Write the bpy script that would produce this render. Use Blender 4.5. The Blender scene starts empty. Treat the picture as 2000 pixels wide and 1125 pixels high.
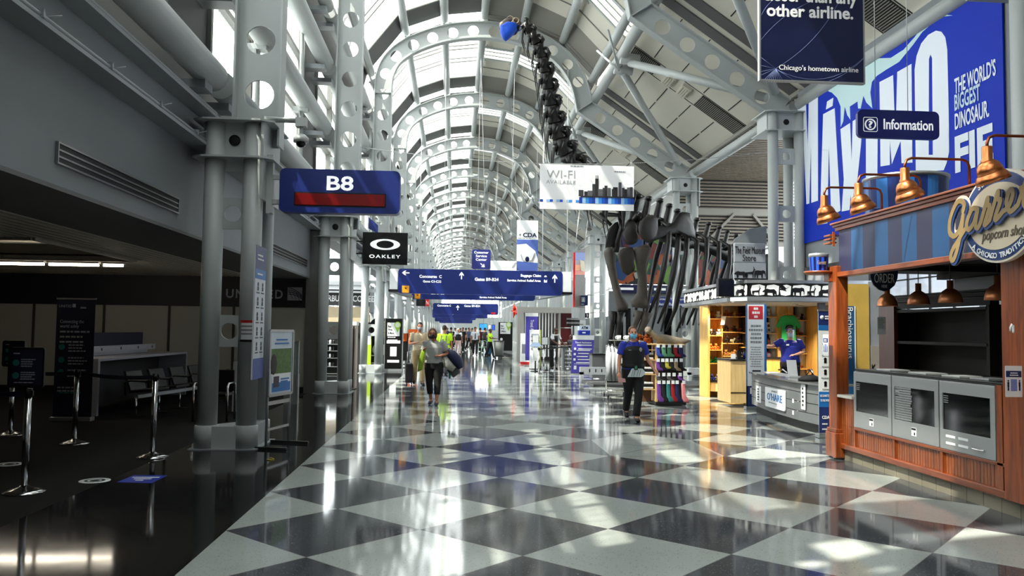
import bpy, bmesh, math, random
from math import sin, cos, pi, radians as R, sqrt
from mathutils import Vector as V, Matrix

# ------------------------------------------------------------------ camera, sky, sun, exposure
SC = bpy.context.scene
COL = SC.collection
FPX, YAW, PITCH, ROLL, EYE = 1569.97, 0.0702355, 0.0525443, 0.0126919, 1.607
_w = V((sin(YAW)*cos(PITCH), cos(YAW)*cos(PITCH), sin(PITCH)))
_r = V((cos(YAW), -sin(YAW), 0.0)); _u = _r.cross(_w)
CR = _r*cos(ROLL) + _u*sin(ROLL); CU = _u*cos(ROLL) - _r*sin(ROLL)
cam_d = bpy.data.cameras.new('camera'); cam = bpy.data.objects.new('camera', cam_d); COL.objects.link(cam)
cam_d.sensor_width = 36.0; cam_d.lens = FPX/2000*36.0; cam_d.clip_end = 2000; cam_d.clip_start = 0.05
cam.matrix_world = Matrix(((CR.x, CU.x, -_w.x, 0), (CR.y, CU.y, -_w.y, 0), (CR.z, CU.z, -_w.z, EYE), (0, 0, 0, 1)))
SC.camera = cam

world = bpy.data.worlds.new('sky'); SC.world = world; world.use_nodes = True
wn = world.node_tree.nodes; wl = world.node_tree.links
bg = wn['Background']
tc = wn.new('ShaderNodeTexCoord'); nz = wn.new('ShaderNodeTexNoise'); nz.inputs['Scale'].default_value = 2.2; nz.inputs['Detail'].default_value = 4
wm = wn.new('ShaderNodeMix'); wm.data_type = 'RGBA'
wl.new(tc.outputs['Generated'], nz.inputs['Vector']); wl.new(nz.outputs['Fac'], wm.inputs['Factor'])
wm.inputs['A'].default_value = (0.86, 0.93, 1.0, 1); wm.inputs['B'].default_value = (1.0, 0.99, 0.96, 1)
wl.new(wm.outputs['Result'], bg.inputs['Color']); bg.inputs['Strength'].default_value = 4.4

sun_d = bpy.data.lights.new('sun', 'SUN'); sun = bpy.data.objects.new('sun', sun_d); COL.objects.link(sun)
sun_d.energy = 10.0; sun_d.angle = R(0.6); sun_d.color = (1.0, 0.93, 0.80)
SUN_DIR = V((0.60, 0.34, -1.0)).normalized()          # the way the light travels
sun.rotation_euler = SUN_DIR.to_track_quat('-Z', 'Y').to_euler()
sun.location = (-20, -10, 40)

SC.view_settings.view_transform = 'Standard'; SC.view_settings.look = 'None'
SC.view_settings.gamma = 1.0; SC.view_settings.use_curve_mapping = False
SC.view_settings.exposure = 0.6
SC.cycles.use_denoising = True
SC.cycles.max_bounces = 10; SC.cycles.diffuse_bounces = 5; SC.cycles.glossy_bounces = 4; SC.cycles.transparent_max_bounces = 16
SC.cycles.transmission_bounces = 4
SC.cycles.sample_clamp_indirect = 6.0; SC.cycles.caustics_reflective = False; SC.cycles.caustics_refractive = False

# ------------------------------------------------------------------ measuring helpers (image 2000 x 1125)
def ray(px, py): return _w + CR*((px-1000)/FPX) - CU*((py-562.5)/FPX)
EYEV = V((0, 0, EYE))
def P(px, py, Y): d = ray(px, py); return EYEV + d*(Y/d.y)          # point on the plane y = Y
def PX(px, py, X): d = ray(px, py); return EYEV + d*(X/d.x)         # point on the plane x = X
def F(px, py, Z=0.0): d = ray(px, py); return EYEV + d*((Z-EYE)/d.z)  # point on the floor

# ------------------------------------------------------------------ materials
def lin(c):
    if isinstance(c, str):
        c = c.lstrip('#'); c = tuple(int(c[i:i+2], 16)/255 for i in (0, 2, 4))
    return tuple((x/12.92 if x <= .04045 else ((x+.055)/1.055)**2.4) for x in c[:3])
_M = {}
def mat(name, col, rough=.5, metal=0.0, spec=.5, var=.10, scale=6.0, emit=0.0, bump=0.0, coat=0.0):
    if name in _M: return _M[name]
    m = bpy.data.materials.new(name); m.use_nodes = True; _M[name] = m
    n = m.node_tree.nodes; l = m.node_tree.links; b = n['Principled BSDF']
    c = lin(col)
    t = n.new('ShaderNodeTexCoord'); z = n.new('ShaderNodeTexNoise'); z.inputs['Scale'].default_value = scale; z.inputs['Detail'].default_value = 5
    x = n.new('ShaderNodeMix'); x.data_type = 'RGBA'
    x.inputs['A'].default_value = tuple(max(0, v*(1-var)) for v in c)+(1,); x.inputs['B'].default_value = tuple(min(1, v*(1+var)) for v in c)+(1,)
    l.new(t.outputs['Object'], z.inputs['Vector']); l.new(z.outputs['Fac'], x.inputs['Factor']); l.new(x.outputs['Result'], b.inputs['Base Color'])
    b.inputs['Roughness'].default_value = rough; b.inputs['Metallic'].default_value = metal; b.inputs['Specular IOR Level'].default_value = spec
    if coat: b.inputs['Coat Weight'].default_value = coat; b.inputs['Coat Roughness'].default_value = .08
    if emit:
        b.inputs['Emission Color'].default_value = c+(1,); b.inputs['Emission Strength'].default_value = emit
    if bump:
        bp = n.new('ShaderNodeBump'); bp.inputs['Strength'].default_value = bump; bp.inputs['Distance'].default_value = .01
        l.new(z.outputs['Fac'], bp.inputs['Height']); l.new(bp.outputs['Normal'], b.inputs['Normal'])
    return m

def nodes(name):
    m = bpy.data.materials.new(name); m.use_nodes = True; _M[name] = m
    return m, m.node_tree.nodes, m.node_tree.links
def math_node(n, l, op, a, b=None, c=None):
    q = n.new('ShaderNodeMath'); q.operation = op
    for i, v in enumerate((a, b, c)):
        if v is None: continue
        if isinstance(v, (int, float)): q.inputs[i].default_value = v
        else: l.new(v, q.inputs[i])
    return q.outputs[0]
def mix_col(n, l, fac, a, b):
    q = n.new('ShaderNodeMix'); q.data_type = 'RGBA'
    if isinstance(fac, (int, float)): q.inputs['Factor'].default_value = fac
    else: l.new(fac, q.inputs['Factor'])
    for k, v in (('A', a), ('B', b)):
        if isinstance(v, tuple): q.inputs[k].default_value = v if len(v) == 4 else v+(1,)
        else: l.new(v, q.inputs[k])
    return q.outputs['Result']

def wood_mat(name, c1, c2, rough=.35, axis='Z', scale=1.0, groove=0.0, gaxis='Y', coat=.3):
    if name in _M: return _M[name]
    m, n, l = nodes(name); b = n['Principled BSDF']
    t = n.new('ShaderNodeTexCoord'); mp = n.new('ShaderNodeMapping')
    s = {'X': (1.2, 14, 14), 'Y': (14, 1.2, 14), 'Z': (14, 14, 1.2)}[axis]
    mp.inputs['Scale'].default_value = tuple(v*scale for v in s)
    l.new(t.outputs['Object'], mp.inputs['Vector'])
    z = n.new('ShaderNodeTexNoise'); z.inputs['Scale'].default_value = 1.6; z.inputs['Detail'].default_value = 7; z.inputs['Distortion'].default_value = .7
    l.new(mp.outputs['Vector'], z.inputs['Vector'])
    r = n.new('ShaderNodeValToRGB'); r.color_ramp.elements[0].position = .32; r.color_ramp.elements[1].position = .68
    r.color_ramp.elements[0].color = lin(c1)+(1,); r.color_ramp.elements[1].color = lin(c2)+(1,)
    l.new(z.outputs['Fac'], r.inputs['Fac'])
    b.inputs['Roughness'].default_value = rough; b.inputs['Coat Weight'].default_value = coat; b.inputs['Coat Roughness'].default_value = .2
    l.new(r.outputs['Color'], b.inputs['Base Color'])
    if groove:                                     # beadboard grooves
        sx = n.new('ShaderNodeSeparateXYZ'); l.new(t.outputs['Object'], sx.inputs[0])
        f = math_node(n, l, 'FRACT', math_node(n, l, 'MULTIPLY', sx.outputs[gaxis], 1.0/groove))
        h = math_node(n, l, 'SMOOTH_MIN', math_node(n, l, 'MULTIPLY', math_node(n, l, 'ABSOLUTE', math_node(n, l, 'SUBTRACT', f, .5)), 6.0), 1.0, .3)
        bp = n.new('ShaderNodeBump'); bp.inputs['Strength'].default_value = 1.0; bp.inputs['Distance'].default_value = .012
        l.new(h, bp.inputs['Height']); l.new(bp.outputs['Normal'], b.inputs['Normal'])
    return m

def pane_mat(name, tint, opaque, grid=0.0, gridw=.12, rough=.1, gloss=.06, white=(.86, .88, .86)):
    """glazing: see-through sheet with a white ceramic frit; the share `opaque` scatters light, grid lines are denser."""
    if name in _M: return _M[name]
    m, n, l = nodes(name); n.remove(n['Principled BSDF']); out = n['Material Output']
    tr = n.new('ShaderNodeBsdfTransparent'); tr.inputs['Color'].default_value = tint+(1,)
    df = n.new('ShaderNodeBsdfDiffuse'); df.inputs['Color'].default_value = white+(1,)
    tl = n.new('ShaderNodeBsdfTranslucent'); tl.inputs['Color'].default_value = white+(1,)
    ms = n.new('ShaderNodeMixShader'); ms.inputs[0].default_value = .6; l.new(df.outputs[0], ms.inputs[1]); l.new(tl.outputs[0], ms.inputs[2])
    mx = n.new('ShaderNodeMixShader'); l.new(tr.outputs[0], mx.inputs[1]); l.new(ms.outputs[0], mx.inputs[2])
    if grid:
        t = n.new('ShaderNodeTexCoord'); sx = n.new('ShaderNodeSeparateXYZ'); l.new(t.outputs['UV'], sx.inputs[0])
        fs = []
        for k in ('X', 'Y'):
            f = math_node(n, l, 'FRACT', math_node(n, l, 'DIVIDE', sx.outputs[k], grid))
            fs.append(math_node(n, l, 'LESS_THAN', f, gridw))
        g = math_node(n, l, 'MAXIMUM', fs[0], fs[1])
        l.new(math_node(n, l, 'ADD', math_node(n, l, 'MULTIPLY', g, min(.45, 1-opaque)), opaque), mx.inputs[0])
    else: mx.inputs[0].default_value = opaque
    gl = n.new('ShaderNodeBsdfGlossy'); gl.inputs['Roughness'].default_value = rough
    m2 = n.new('ShaderNodeMixShader'); m2.inputs[0].default_value = gloss
    l.new(mx.outputs[0], m2.inputs[1]); l.new(gl.outputs[0], m2.inputs[2]); l.new(m2.outputs[0], out.inputs['Surface'])
    return m

# ------------------------------------------------------------------ mesh building
class MB:
    """collects simple shapes; build() links them as ONE mesh object"""
    def __init__(s): s.v = []; s.f = []; s.m = []; s.mi = 0; s.sm = []; s.uv = {}
    def mat(s, i): s.mi = i; return s
    def _add(s, vs, fs, smooth=False):
        o = len(s.v); s.v += [V(p) for p in vs]
        for f in fs: s.f.append([i+o for i in f]); s.m.append(s.mi); s.sm.append(smooth)
        return s
    def quad(s, a, b, c, d): return s._add([a, b, c, d], [(0, 1, 2, 3)])
    def box(s, x0, x1, y0, y1, z0, z1):
        if x0 > x1: x0, x1 = x1, x0
        if y0 > y1: y0, y1 = y1, y0
        if z0 > z1: z0, z1 = z1, z0
        vs = [(x, y, z) for x in (x0, x1) for y in (y0, y1) for z in (z0, z1)]
        return s._add(vs, [(0, 1, 3, 2), (4, 6, 7, 5), (0, 4, 5, 1), (2, 3, 7, 6), (0, 2, 6, 4), (1, 5, 7, 3)])
    def bar(s, a, b, w, h, up=(0, 0, 1)):
        a, b = V(a), V(b); d = (b-a).normalized(); x = d.cross(V(up))
        if x.length < 1e-4: x = d.cross(V((0, 1, 0)))
        x.normalize(); y = x.cross(d)
        vs = []
        for p in (a, b):
            for sx, sy in ((-1, -1), (1, -1), (1, 1), (-1, 1)): vs.append(p + x*(sx*w/2) + y*(sy*h/2))
        return s._add(vs, [(3, 2, 1, 0), (4, 5, 6, 7), (0, 1, 5, 4), (1, 2, 6, 5), (2, 3, 7, 6), (3, 0, 4, 7)])
    def tube(s, pts, r, n=12, cap=True, flat=1.0, up=None):
        pts = [V(p) for p in pts]; k = len(pts)
        rs = r if isinstance(r, (list, tuple)) else [r]*k
        vs = []; px = None
        for i, p in enumerate(pts):
            d = (pts[min(i+1, k-1)] - pts[max(i-1, 0)]).normalized()
            if px is None:
                ref = V(up) if up else (V((0, 0, 1)) if abs(d.z) < .9 else V((0, 1, 0)))
                x = d.cross(ref).normalized()
            else:
                x = (px - d*px.dot(d)); x = x.normalized() if x.length > 1e-6 else d.orthogonal().normalized()
            px = x; y = x.cross(d)
            for j in range(n):
                t = 2*pi*j/n; vs.append(p + x*(cos(t)*rs[i]) + y*(sin(t)*rs[i]*flat))
        fs = [(i*n+j, i*n+(j+1) % n, (i+1)*n+(j+1) % n, (i+1)*n+j) for i in range(k-1) for j in range(n)]
        s._add(vs, fs, True)
        if cap:
            o = len(s.v)-k*n
            s.f.append([o+j for j in range(n)][::-1]); s.m.append(s.mi); s.sm.append(False)
            s.f.append([o+(k-1)*n+j for j in range(n)]); s.m.append(s.mi); s.sm.append(False)
        return s
    def cyl(s, p, r, h, n=20): p = V(p); return s.tube([p, p+V((0, 0, h))], r, n)
    def lathe(s, prof, c=(0, 0, 0), n=24, axis='Z', M=None):
        c = V(c); vs = []
        for (r, z) in prof:
            for j in range(n):
                t = 2*pi*j/n
                q = V((r*cos(t), r*sin(t), z)) if axis == 'Z' else (V((r*cos(t), z, r*sin(t))) if axis == 'Y' else V((z, r*cos(t), r*sin(t))))
                if M is not None: q = M @ q
                vs.append(c+q)
        k = len(prof)
        return s._add(vs, [(i*n+j, i*n+(j+1) % n, (i+1)*n+(j+1) % n, (i+1)*n+j) for i in range(k-1) for j in range(n)], True)
    def ell(s, c, rx, ry, rz, n=14, m=8, M=None):
        c = V(c); vs = [] ; fs = []
        for i in range(m+1):
            a = pi*i/m
            for j in range(n):
                t = 2*pi*j/n; q = V((rx*sin(a)*cos(t), ry*sin(a)*sin(t), rz*cos(a)))
                vs.append(c + (M @ q if M is not None else q))
        fs = [(i*n+j, (i+1)*n+j, (i+1)*n+(j+1) % n, i*n+(j+1) % n) for i in range(m) for j in range(n)]
        return s._add(vs, fs, True)
    def loft(s, rings, n=16, cap=True):
        """rings: (centre, rx, ry) horizontal ellipses, bottom to top"""
        vs = []
        for (c, rx, ry) in rings:
            c = V(c)
            for j in range(n):
                t = 2*pi*j/n; vs.append(c+V((rx*cos(t), ry*sin(t), 0)))
        k = len(rings); fs = [(i*n+j, i*n+(j+1) % n, (i+1)*n+(j+1) % n, (i+1)*n+j) for i in range(k-1) for j in range(n)]
        if cap: fs += [tuple(range(n))[::-1], tuple((k-1)*n+j for j in range(n))]
        return s._add(vs, fs, True)
    def prism(s, poly, ext):
        """closed 3-D polygon extruded by the vector ext"""
        e = V(ext); a = [V(p) for p in poly]; k = len(a)
        s._add(a + [p+e for p in a], [tuple(range(k))[::-1], tuple(range(k, 2*k))] + [(i, (i+1) % k, k+(i+1) % k, k+i) for i in range(k)])
        return s
    def pillow(s, poly, nrm, th, inset=.25):
        """plate of bone: outline with a swollen middle on both sides"""
        a = [V(p) for p in poly]; k = len(a); c = sum(a, V())/k; nv = V(nrm).normalized()
        rings = [[p+(c-p)*inset - nv*th for p in a], [p+(c-p)*.06 - nv*th*.6 for p in a], a, [p+(c-p)*.06 + nv*th*.6 for p in a], [p+(c-p)*inset + nv*th for p in a]]
        vs = [q for r_ in rings for q in r_] + [c-nv*th*1.05, c+nv*th*1.05]
        fs = [(i*k+j, i*k+(j+1) % k, (i+1)*k+(j+1) % k, (i+1)*k+j) for i in range(4) for j in range(k)]
        fs += [(j, 5*k, (j+1) % k) for j in range(k)] + [(4*k+j, 4*k+(j+1) % k, 5*k+1) for j in range(k)]
        return s._add(vs, fs, True)
    def build(s, name, mats, parent=None, world=True, bevel=0.0, recalc=True):
        me = bpy.data.meshes.new(name)
        off = V((0, 0, 0))
        if world:
            q = parent
            while q is not None: off += q.location; q = q.parent
        me.from_pydata([tuple(p-off) for p in s.v], [], s.f)
        for mm in (mats if isinstance(mats, (list, tuple)) else [mats]): me.materials.append(mm)
        me.polygons.foreach_set('material_index', s.m); me.polygons.foreach_set('use_smooth', s.sm)
        if recalc:
            b = bmesh.new(); b.from_mesh(me); bmesh.ops.recalc_face_normals(b, faces=b.faces); b.to_mesh(me); b.free()
        me.update()
        o = bpy.data.objects.new(name, me); COL.objects.link(o)
        if parent is not None: o.parent = parent
        if bevel:
            md = o.modifiers.new('soft_edge', 'BEVEL'); md.width = bevel; md.segments = 2; md.limit_method = 'ANGLE'; md.angle_limit = R(40)
        return o

def tag(o, label=None, cat=None, group=None, kind=None):
    if label: o['label'] = label
    if cat: o['category'] = cat
    if group: o['group'] = group
    if kind: o['kind'] = kind
    return o
def thing(name, label, cat, loc=(0, 0, 0), rz=0.0, group=None):
    o = bpy.data.objects.new(name, None); COL.objects.link(o); o.empty_display_size = .1
    o.location = V(loc); o.rotation_euler = (0, 0, rz)
    return tag(o, label, cat, group)
def struct(o, label=None): o['kind'] = 'structure'; (label and tag(o, label)); return o
def snode(name, loc=(0, 0, 0)):
    o = bpy.data.objects.new(name, None); COL.objects.link(o); o.location = V(loc); o['kind'] = 'structure'; return o
KIDS = {}
def copy_tree(o, parent=None):
    c = o.copy(); COL.objects.link(c)
    if parent is not None: c.parent = parent
    for ch in list(o.children): copy_tree(ch, c)
    return c

# flat things ------------------------------------------------------
FACE_S = (R(90), 0, 0)                 # reads from the south, facing -Y
FACE_W = (R(90), 0, R(-90))            # reads from the west, facing -X
FACE_E = (R(90), 0, R(90))
FACE_N = (R(90), 0, R(180))
def place(o, loc, rot, parent):
    if parent is not None:
        off = V((0, 0, 0)); q = parent
        while q is not None: off += q.location; q = q.parent
        o.parent = parent; o.location = V(loc)-off
    else: o.location = V(loc)
    o.rotation_euler = rot
    return o
_T = {}
def text(s, w, h, m, parent, loc, rot=FACE_S, name='lettering', ext=.004, bold=0.0, align='C', shear=0.0, space=1.0):
    """lettering fitted to a w x h box (w or h may be None), centred (C) or left (L) on loc"""
    key = (s, bold, shear, space, ext)
    if key not in _T:
        cu = bpy.data.curves.new('t', 'FONT'); cu.body = s; cu.size = 1; cu.extrude = .01; cu.offset = bold; cu.shear = shear; cu.space_character = space
        cu.resolution_u = 3; cu.align_x = 'CENTER'
        ob = bpy.data.objects.new('t', cu); COL.objects.link(ob)
        me = bpy.data.meshes.new_from_object(ob); bpy.data.objects.remove(ob); bpy.data.curves.remove(cu)
        co = [v.co.copy() for v in me.vertices]; fc = [list(p.vertices) for p in me.polygons]; bpy.data.meshes.remove(me)
        x0 = min(c.x for c in co); x1 = max(c.x for c in co); y0 = min(c.y for c in co); y1 = max(c.y for c in co)
        _T[key] = ([((c.x-x0)/(x1-x0), (c.y-y0)/(y1-y0), 1 if c.z > 0 else 0) for c in co], fc, (x1-x0)/(y1-y0))
    co, fc, asp = _T[key]
    if w is None: w = h*asp
    if h is None: h = w/asp
    ax = .5 if align == 'C' else (0 if align == 'L' else 1)
    me = bpy.data.meshes.new(name); me.from_pydata([((x-ax)*w, (y-.5)*h, z*ext) for x, y, z in co], [], fc); me.materials.append(m)
    o = bpy.data.objects.new(name, me); COL.objects.link(o)
    return place(o, loc, rot, parent)
def flat(poly, ext, m, parent, loc, rot=FACE_S, name='panel', holes=(), bevel=0.0):
    """2-D outline (with holes) filled and extruded by ext behind its own face"""
    cu = bpy.data.curves.new('t', 'CURVE'); cu.dimensions = '2D'; cu.fill_mode = 'BOTH'; cu.extrude = ext/2
    for pl in [poly]+list(holes):
        sp = cu.splines.new('POLY'); sp.points.add(len(pl)-1); sp.use_cyclic_u = True
        for q, (x, y) in zip(sp.points, pl): q.co = (x, y, 0, 1)
    ob = bpy.data.objects.new('t', cu); COL.objects.link(ob)
    me = bpy.data.meshes.new_from_object(ob); bpy.data.objects.remove(ob); bpy.data.curves.remove(cu)
    me.name = name
    for v in me.vertices: v.co.z -= ext/2
    me.materials.clear()
    me.materials.append(m)
    me.polygons.foreach_set('material_index', [0]*len(me.polygons))
    o = bpy.data.objects.new(name, me); COL.objects.link(o)
    return place(o, loc, rot, parent)
def rrect(w, h, r, n=6, cx=0, cy=0):
    pts = []
    for (sx, sy, a0) in ((1, 1, 0), (-1, 1, 90), (-1, -1, 180), (1, -1, 270)):
        for i in range(n+1):
            a = R(a0+90*i/n); pts.append((cx+sx*(w/2-r)+r*cos(a), cy+sy*(h/2-r)+r*sin(a)))
    return pts
def circ(cx, cy, r, n=24, ry=None): return [(cx+r*cos(2*pi*i/n), cy+(ry or r)*sin(2*pi*i/n)) for i in range(n)]
ARROW = [(-.5, -.07), (.12, -.07), (-.08, -.3), (.12, -.3), (.5, 0), (.12, .3), (-.08, .3), (.12, .07), (-.5, .07)]
def arrow(ang, s, m, parent, loc, rot=FACE_S):
    a = R(ang); return flat([(s*(x*cos(a)-y*sin(a)), s*(x*sin(a)+y*cos(a))) for x, y in ARROW], .004, m, parent, loc, rot, 'arrow')
def lines(n_, w, gap, th, m, parent, loc, rot=FACE_S, seed=1, name='lettering', center=False):
    """rows of print too small to read"""
    rnd = random.Random(seed); b = MB()
    for i in range(n_):
        ww = w*rnd.uniform(.65, 1.0); x = -ww/2 if center else -w/2
        while x < (ww/2 if center else ww-w/2)-.01*w:
            q = min(rnd.uniform(.08, .2)*w, (ww/2 if center else ww-w/2)-x)
            b.box(x, x+q, -i*gap-th/2, -i*gap+th/2, 0, .003); x += q+.035*w
    o = b.build(name, m, None, recalc=False); return place(o, loc, rot, parent)

# ================================================================== SETTING
BAY = 9.144; Y0 = 11.3
RIBS = list(range(-2, 16))
RY = lambda k: Y0 + BAY*k
YS, YN = RY(-2)-4.0, RY(15)+4.0
STEEL = mat('white_painted_steel', (.655, .675, .67), .45, 0, .5, .04, 3)
STEEL_D = mat('grey_painted_steel', (.55, .57, .58), .5, 0, .4, .05, 3)
WALLG = mat('grey_wall_paint', (.49, .505, .52), .6, 0, .4, .06, 2)
TAUPE = mat('taupe_roof_panel', (.78, .765, .71), .6, 0, .4, .05, 1.2)
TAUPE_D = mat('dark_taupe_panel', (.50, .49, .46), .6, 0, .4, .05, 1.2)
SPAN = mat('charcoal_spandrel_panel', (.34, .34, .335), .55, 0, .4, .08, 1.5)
DARKM = mat('dark_joint', (.10, .10, .10), .7, 0, .3, .1, 3)
FRAME = mat('window_frame_grey', (.50, .50, .48), .5, .2, .4, .05, 3)
BLACK = mat('black_matt', (.03, .03, .035), .5, 0, .4, .2, 8)
NAVYB = mat('navy_band_paint', (.035, .04, .10), .5, 0, .4, .15, 2)
FRIT = pane_mat('fritted_glass', (.92, .97, .98), .42, grid=.16, gridw=.2, gloss=.05)
CLEAR = pane_mat('clear_glass', (.93, .97, .97), .04, gloss=.06)
FRITW = pane_mat('fritted_window_glass', (.93, .97, .97), .34, grid=.22, gridw=.12, gloss=.05)

# ---- floor: terrazzo laid as turned squares, dark side bands, carpet in the gate lounge
def floor_mat():
    m, n, l = nodes('polished_terrazzo'); b = n['Principled BSDF']
    g = n.new('ShaderNodeNewGeometry'); sx = n.new('ShaderNodeSeparateXYZ'); l.new(g.outputs['Position'], sx.inputs[0])
    X, Y = sx.outputs['X'], sx.outputs['Y']
    M = lambda op, a, b_=None: math_node(n, l, op, a, b_)
    dx = M('SUBTRACT', X, -.252); dy = M('SUBTRACT', Y, 7.337)
    D = 1.524
    u = M('FLOOR', M('ADD', M('DIVIDE', M('ADD', dx, dy), D), .5)); v = M('FLOOR', M('ADD', M('DIVIDE', M('SUBTRACT', dx, dy), D), .5))
    light = M('LESS_THAN', M('ABSOLUTE', M('MODULO', M('ADD', M('ADD', u, v), 400), 2)), .5)
    # the pale oblong set into the pattern on each column line
    py = M('ABSOLUTE', M('SUBTRACT', M('MODULO', M('ADD', M('SUBTRACT', Y, 11.12), 91.44+4.572), BAY), 4.572))
    px = M('ABSOLUTE', M('SUBTRACT', X, 2.79))
    inn = M('MULTIPLY', M('LESS_THAN', px, .75), M('LESS_THAN', py, .75))
    ring = M('MULTIPLY', M('LESS_THAN', M('ADD', px, py), 1.53), M('LESS_THAN', py, .76))
    light = M('MAXIMUM', M('MULTIPLY', light, M('SUBTRACT', 1.0, ring)), inn)
    zone = M('MULTIPLY', M('GREATER_THAN', X, -1.776), M('LESS_THAN', X, 8.13))
    light = M('MULTIPLY', light, zone)
    # thin zinc divider strips between the squares
    fu = M('ABSOLUTE', M('SUBTRACT', M('FRACT', M('ADD', M('DIVIDE', M('ADD', dx, dy), D), .5)), .5))
    fv = M('ABSOLUTE', M('SUBTRACT', M('FRACT', M('ADD', M('DIVIDE', M('SUBTRACT', dx, dy), D), .5)), .5))
    strip = M('MULTIPLY', M('GREATER_THAN', M('MAXIMUM', fu, fv), .4955), zone)
    vo = n.new('ShaderNodeTexVoronoi'); vo.inputs['Scale'].default_value = 85; l.new(g.outputs['Position'], vo.inputs['Vector'])
    wn_ = n.new('ShaderNodeTexWhiteNoise'); l.new(vo.outputs['Color'], wn_.inputs['Vector'])
    chip = M('MULTIPLY', M('LESS_THAN', vo.outputs['Distance'], .38), M('LESS_THAN', wn_.outputs['Value'], .12))
    big = n.new('ShaderNodeTexNoise'); big.inputs['Scale'].default_value = 1.3; big.inputs['Detail'].default_value = 6; l.new(g.outputs['Position'], big.inputs['Vector'])
    la = mix_col(n, l, big.outputs['Fac'], lin((.58, .605, .59)), lin((.67, .69, .67)))
    la = mix_col(n, l, M('MULTIPLY', chip, .55), la, lin((.30, .31, .30)))
    da = mix_col(n, l, big.outputs['Fac'], lin((.235, .245, .26)), lin((.29, .30, .315)))
    da = mix_col(n, l, M('MULTIPLY', chip, .45), da, lin((.50, .51, .52)))
    band = mix_col(n, l, M('MULTIPLY', chip, .4), lin((.10, .103, .107)), lin((.36, .35, .34)))
    da = mix_col(n, l, zone, band, da)
    c = mix_col(n, l, light, da, la)
    c = mix_col(n, l, M('MULTIPLY', strip, .6), c, lin((.42, .40, .40)))
    l.new(c, b.inputs['Base Color'])
    r = M('ADD', M('MULTIPLY', big.outputs['Fac'], .05), .045); l.new(r, b.inputs['Roughness'])
    b.inputs['Specular IOR Level'].default_value = .34
    wv = n.new('ShaderNodeTexNoise'); wv.inputs['Scale'].default_value = .8; wv.inputs['Detail'].default_value = 3; l.new(g.outputs['Position'], wv.inputs['Vector'])
    bp = n.new('ShaderNodeBump'); bp.inputs['Strength'].default_value = .25; bp.inputs['Distance'].default_value = .006
    l.new(wv.outputs['Fac'], bp.inputs['Height']); l.new(bp.outputs['Normal'], b.inputs['Normal'])
    return m
TERRAZZO = floor_mat()
CARPET = mat('charcoal_carpet', (.115, .113, .112), .95, 0, .1, .45, 160, bump=.4)
b = MB(); b.box(-3.56, 16, YS, YN, -.3, 0); b.box(-12.5, -3.56, 20.35, YN, -.3, 0); struct(b.build('floor', TERRAZZO))
b = MB(); b.box(-12.5, -3.56, YS, 20.35, -.3, .0); struct(b.build('floor_carpet', CARPET))

# ---- arch section: one rib = post + arch + raking beam, all perforated
ARC = [(-2.78, 4.1), (-2.78, 10.3), (-2.74, 10.92), (-2.60, 11.35), (-2.36, 11.70), (-1.9, 12.06), (-1.33, 12.34), (-.73, 12.56), (-.09, 12.71), (.55, 12.79), (1.19, 12.80),
       (1.85, 12.73), (2.5, 12.58), (3.1, 12.37), (3.62, 12.06), (4.06, 11.66), (4.40, 11.15), (4.60, 10.6), (4.72, 10.02), (8.55, 7.50)]
def smooth_arc():
    """Catmull-Rom through the curved stretch, straight post and rake"""
    pts = [V((x, 0, z)) for x, z in ARC]; out = [pts[0]]
    for i in range(1, len(pts)-2):
        p0, p1, p2, p3 = pts[max(i-1, 1)], pts[i], pts[i+1], pts[min(i+2, len(pts)-2)]
        for t in (0, .34, .67):
            out.append(.5*((2*p1)+(p2-p0)*t+(2*p0-5*p1+4*p2-p3)*t*t+(3*p1-p0-3*p2+p3)*t**3))
    return out + [pts[-2], pts[-1]]
CL = smooth_arc()
def offset(pl, d):
    out = []
    for i, p in enumerate(pl):
        a = (p-pl[i-1]).normalized() if i else None; c = (pl[i+1]-p).normalized() if i < len(pl)-1 else None
        na = V((-a.z, 0, a.x)) if a else None; nc = V((-c.z, 0, c.x)) if c else None
        if na is None: n_ = nc; k = 1
        elif nc is None: n_ = na; k = 1
        else: n_ = (na+nc).normalized(); k = 1/max(.6, n_.dot(na))
        out.append(p+n_*d*k)
    return out
def walk(pl, s0, step, s1=None):
    L = [0]
    for i in range(1, len(pl)): L.append(L[-1]+(pl[i]-pl[i-1]).length)
    s1 = s1 or L[-1]; s = s0; out = []
    while s < s1:
        for i in range(1, len(pl)):
            if L[i] >= s: out.append(pl[i-1].lerp(pl[i], (s-L[i-1])/(L[i]-L[i-1]))); break
        s += step
    return out
HW = .31
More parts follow.
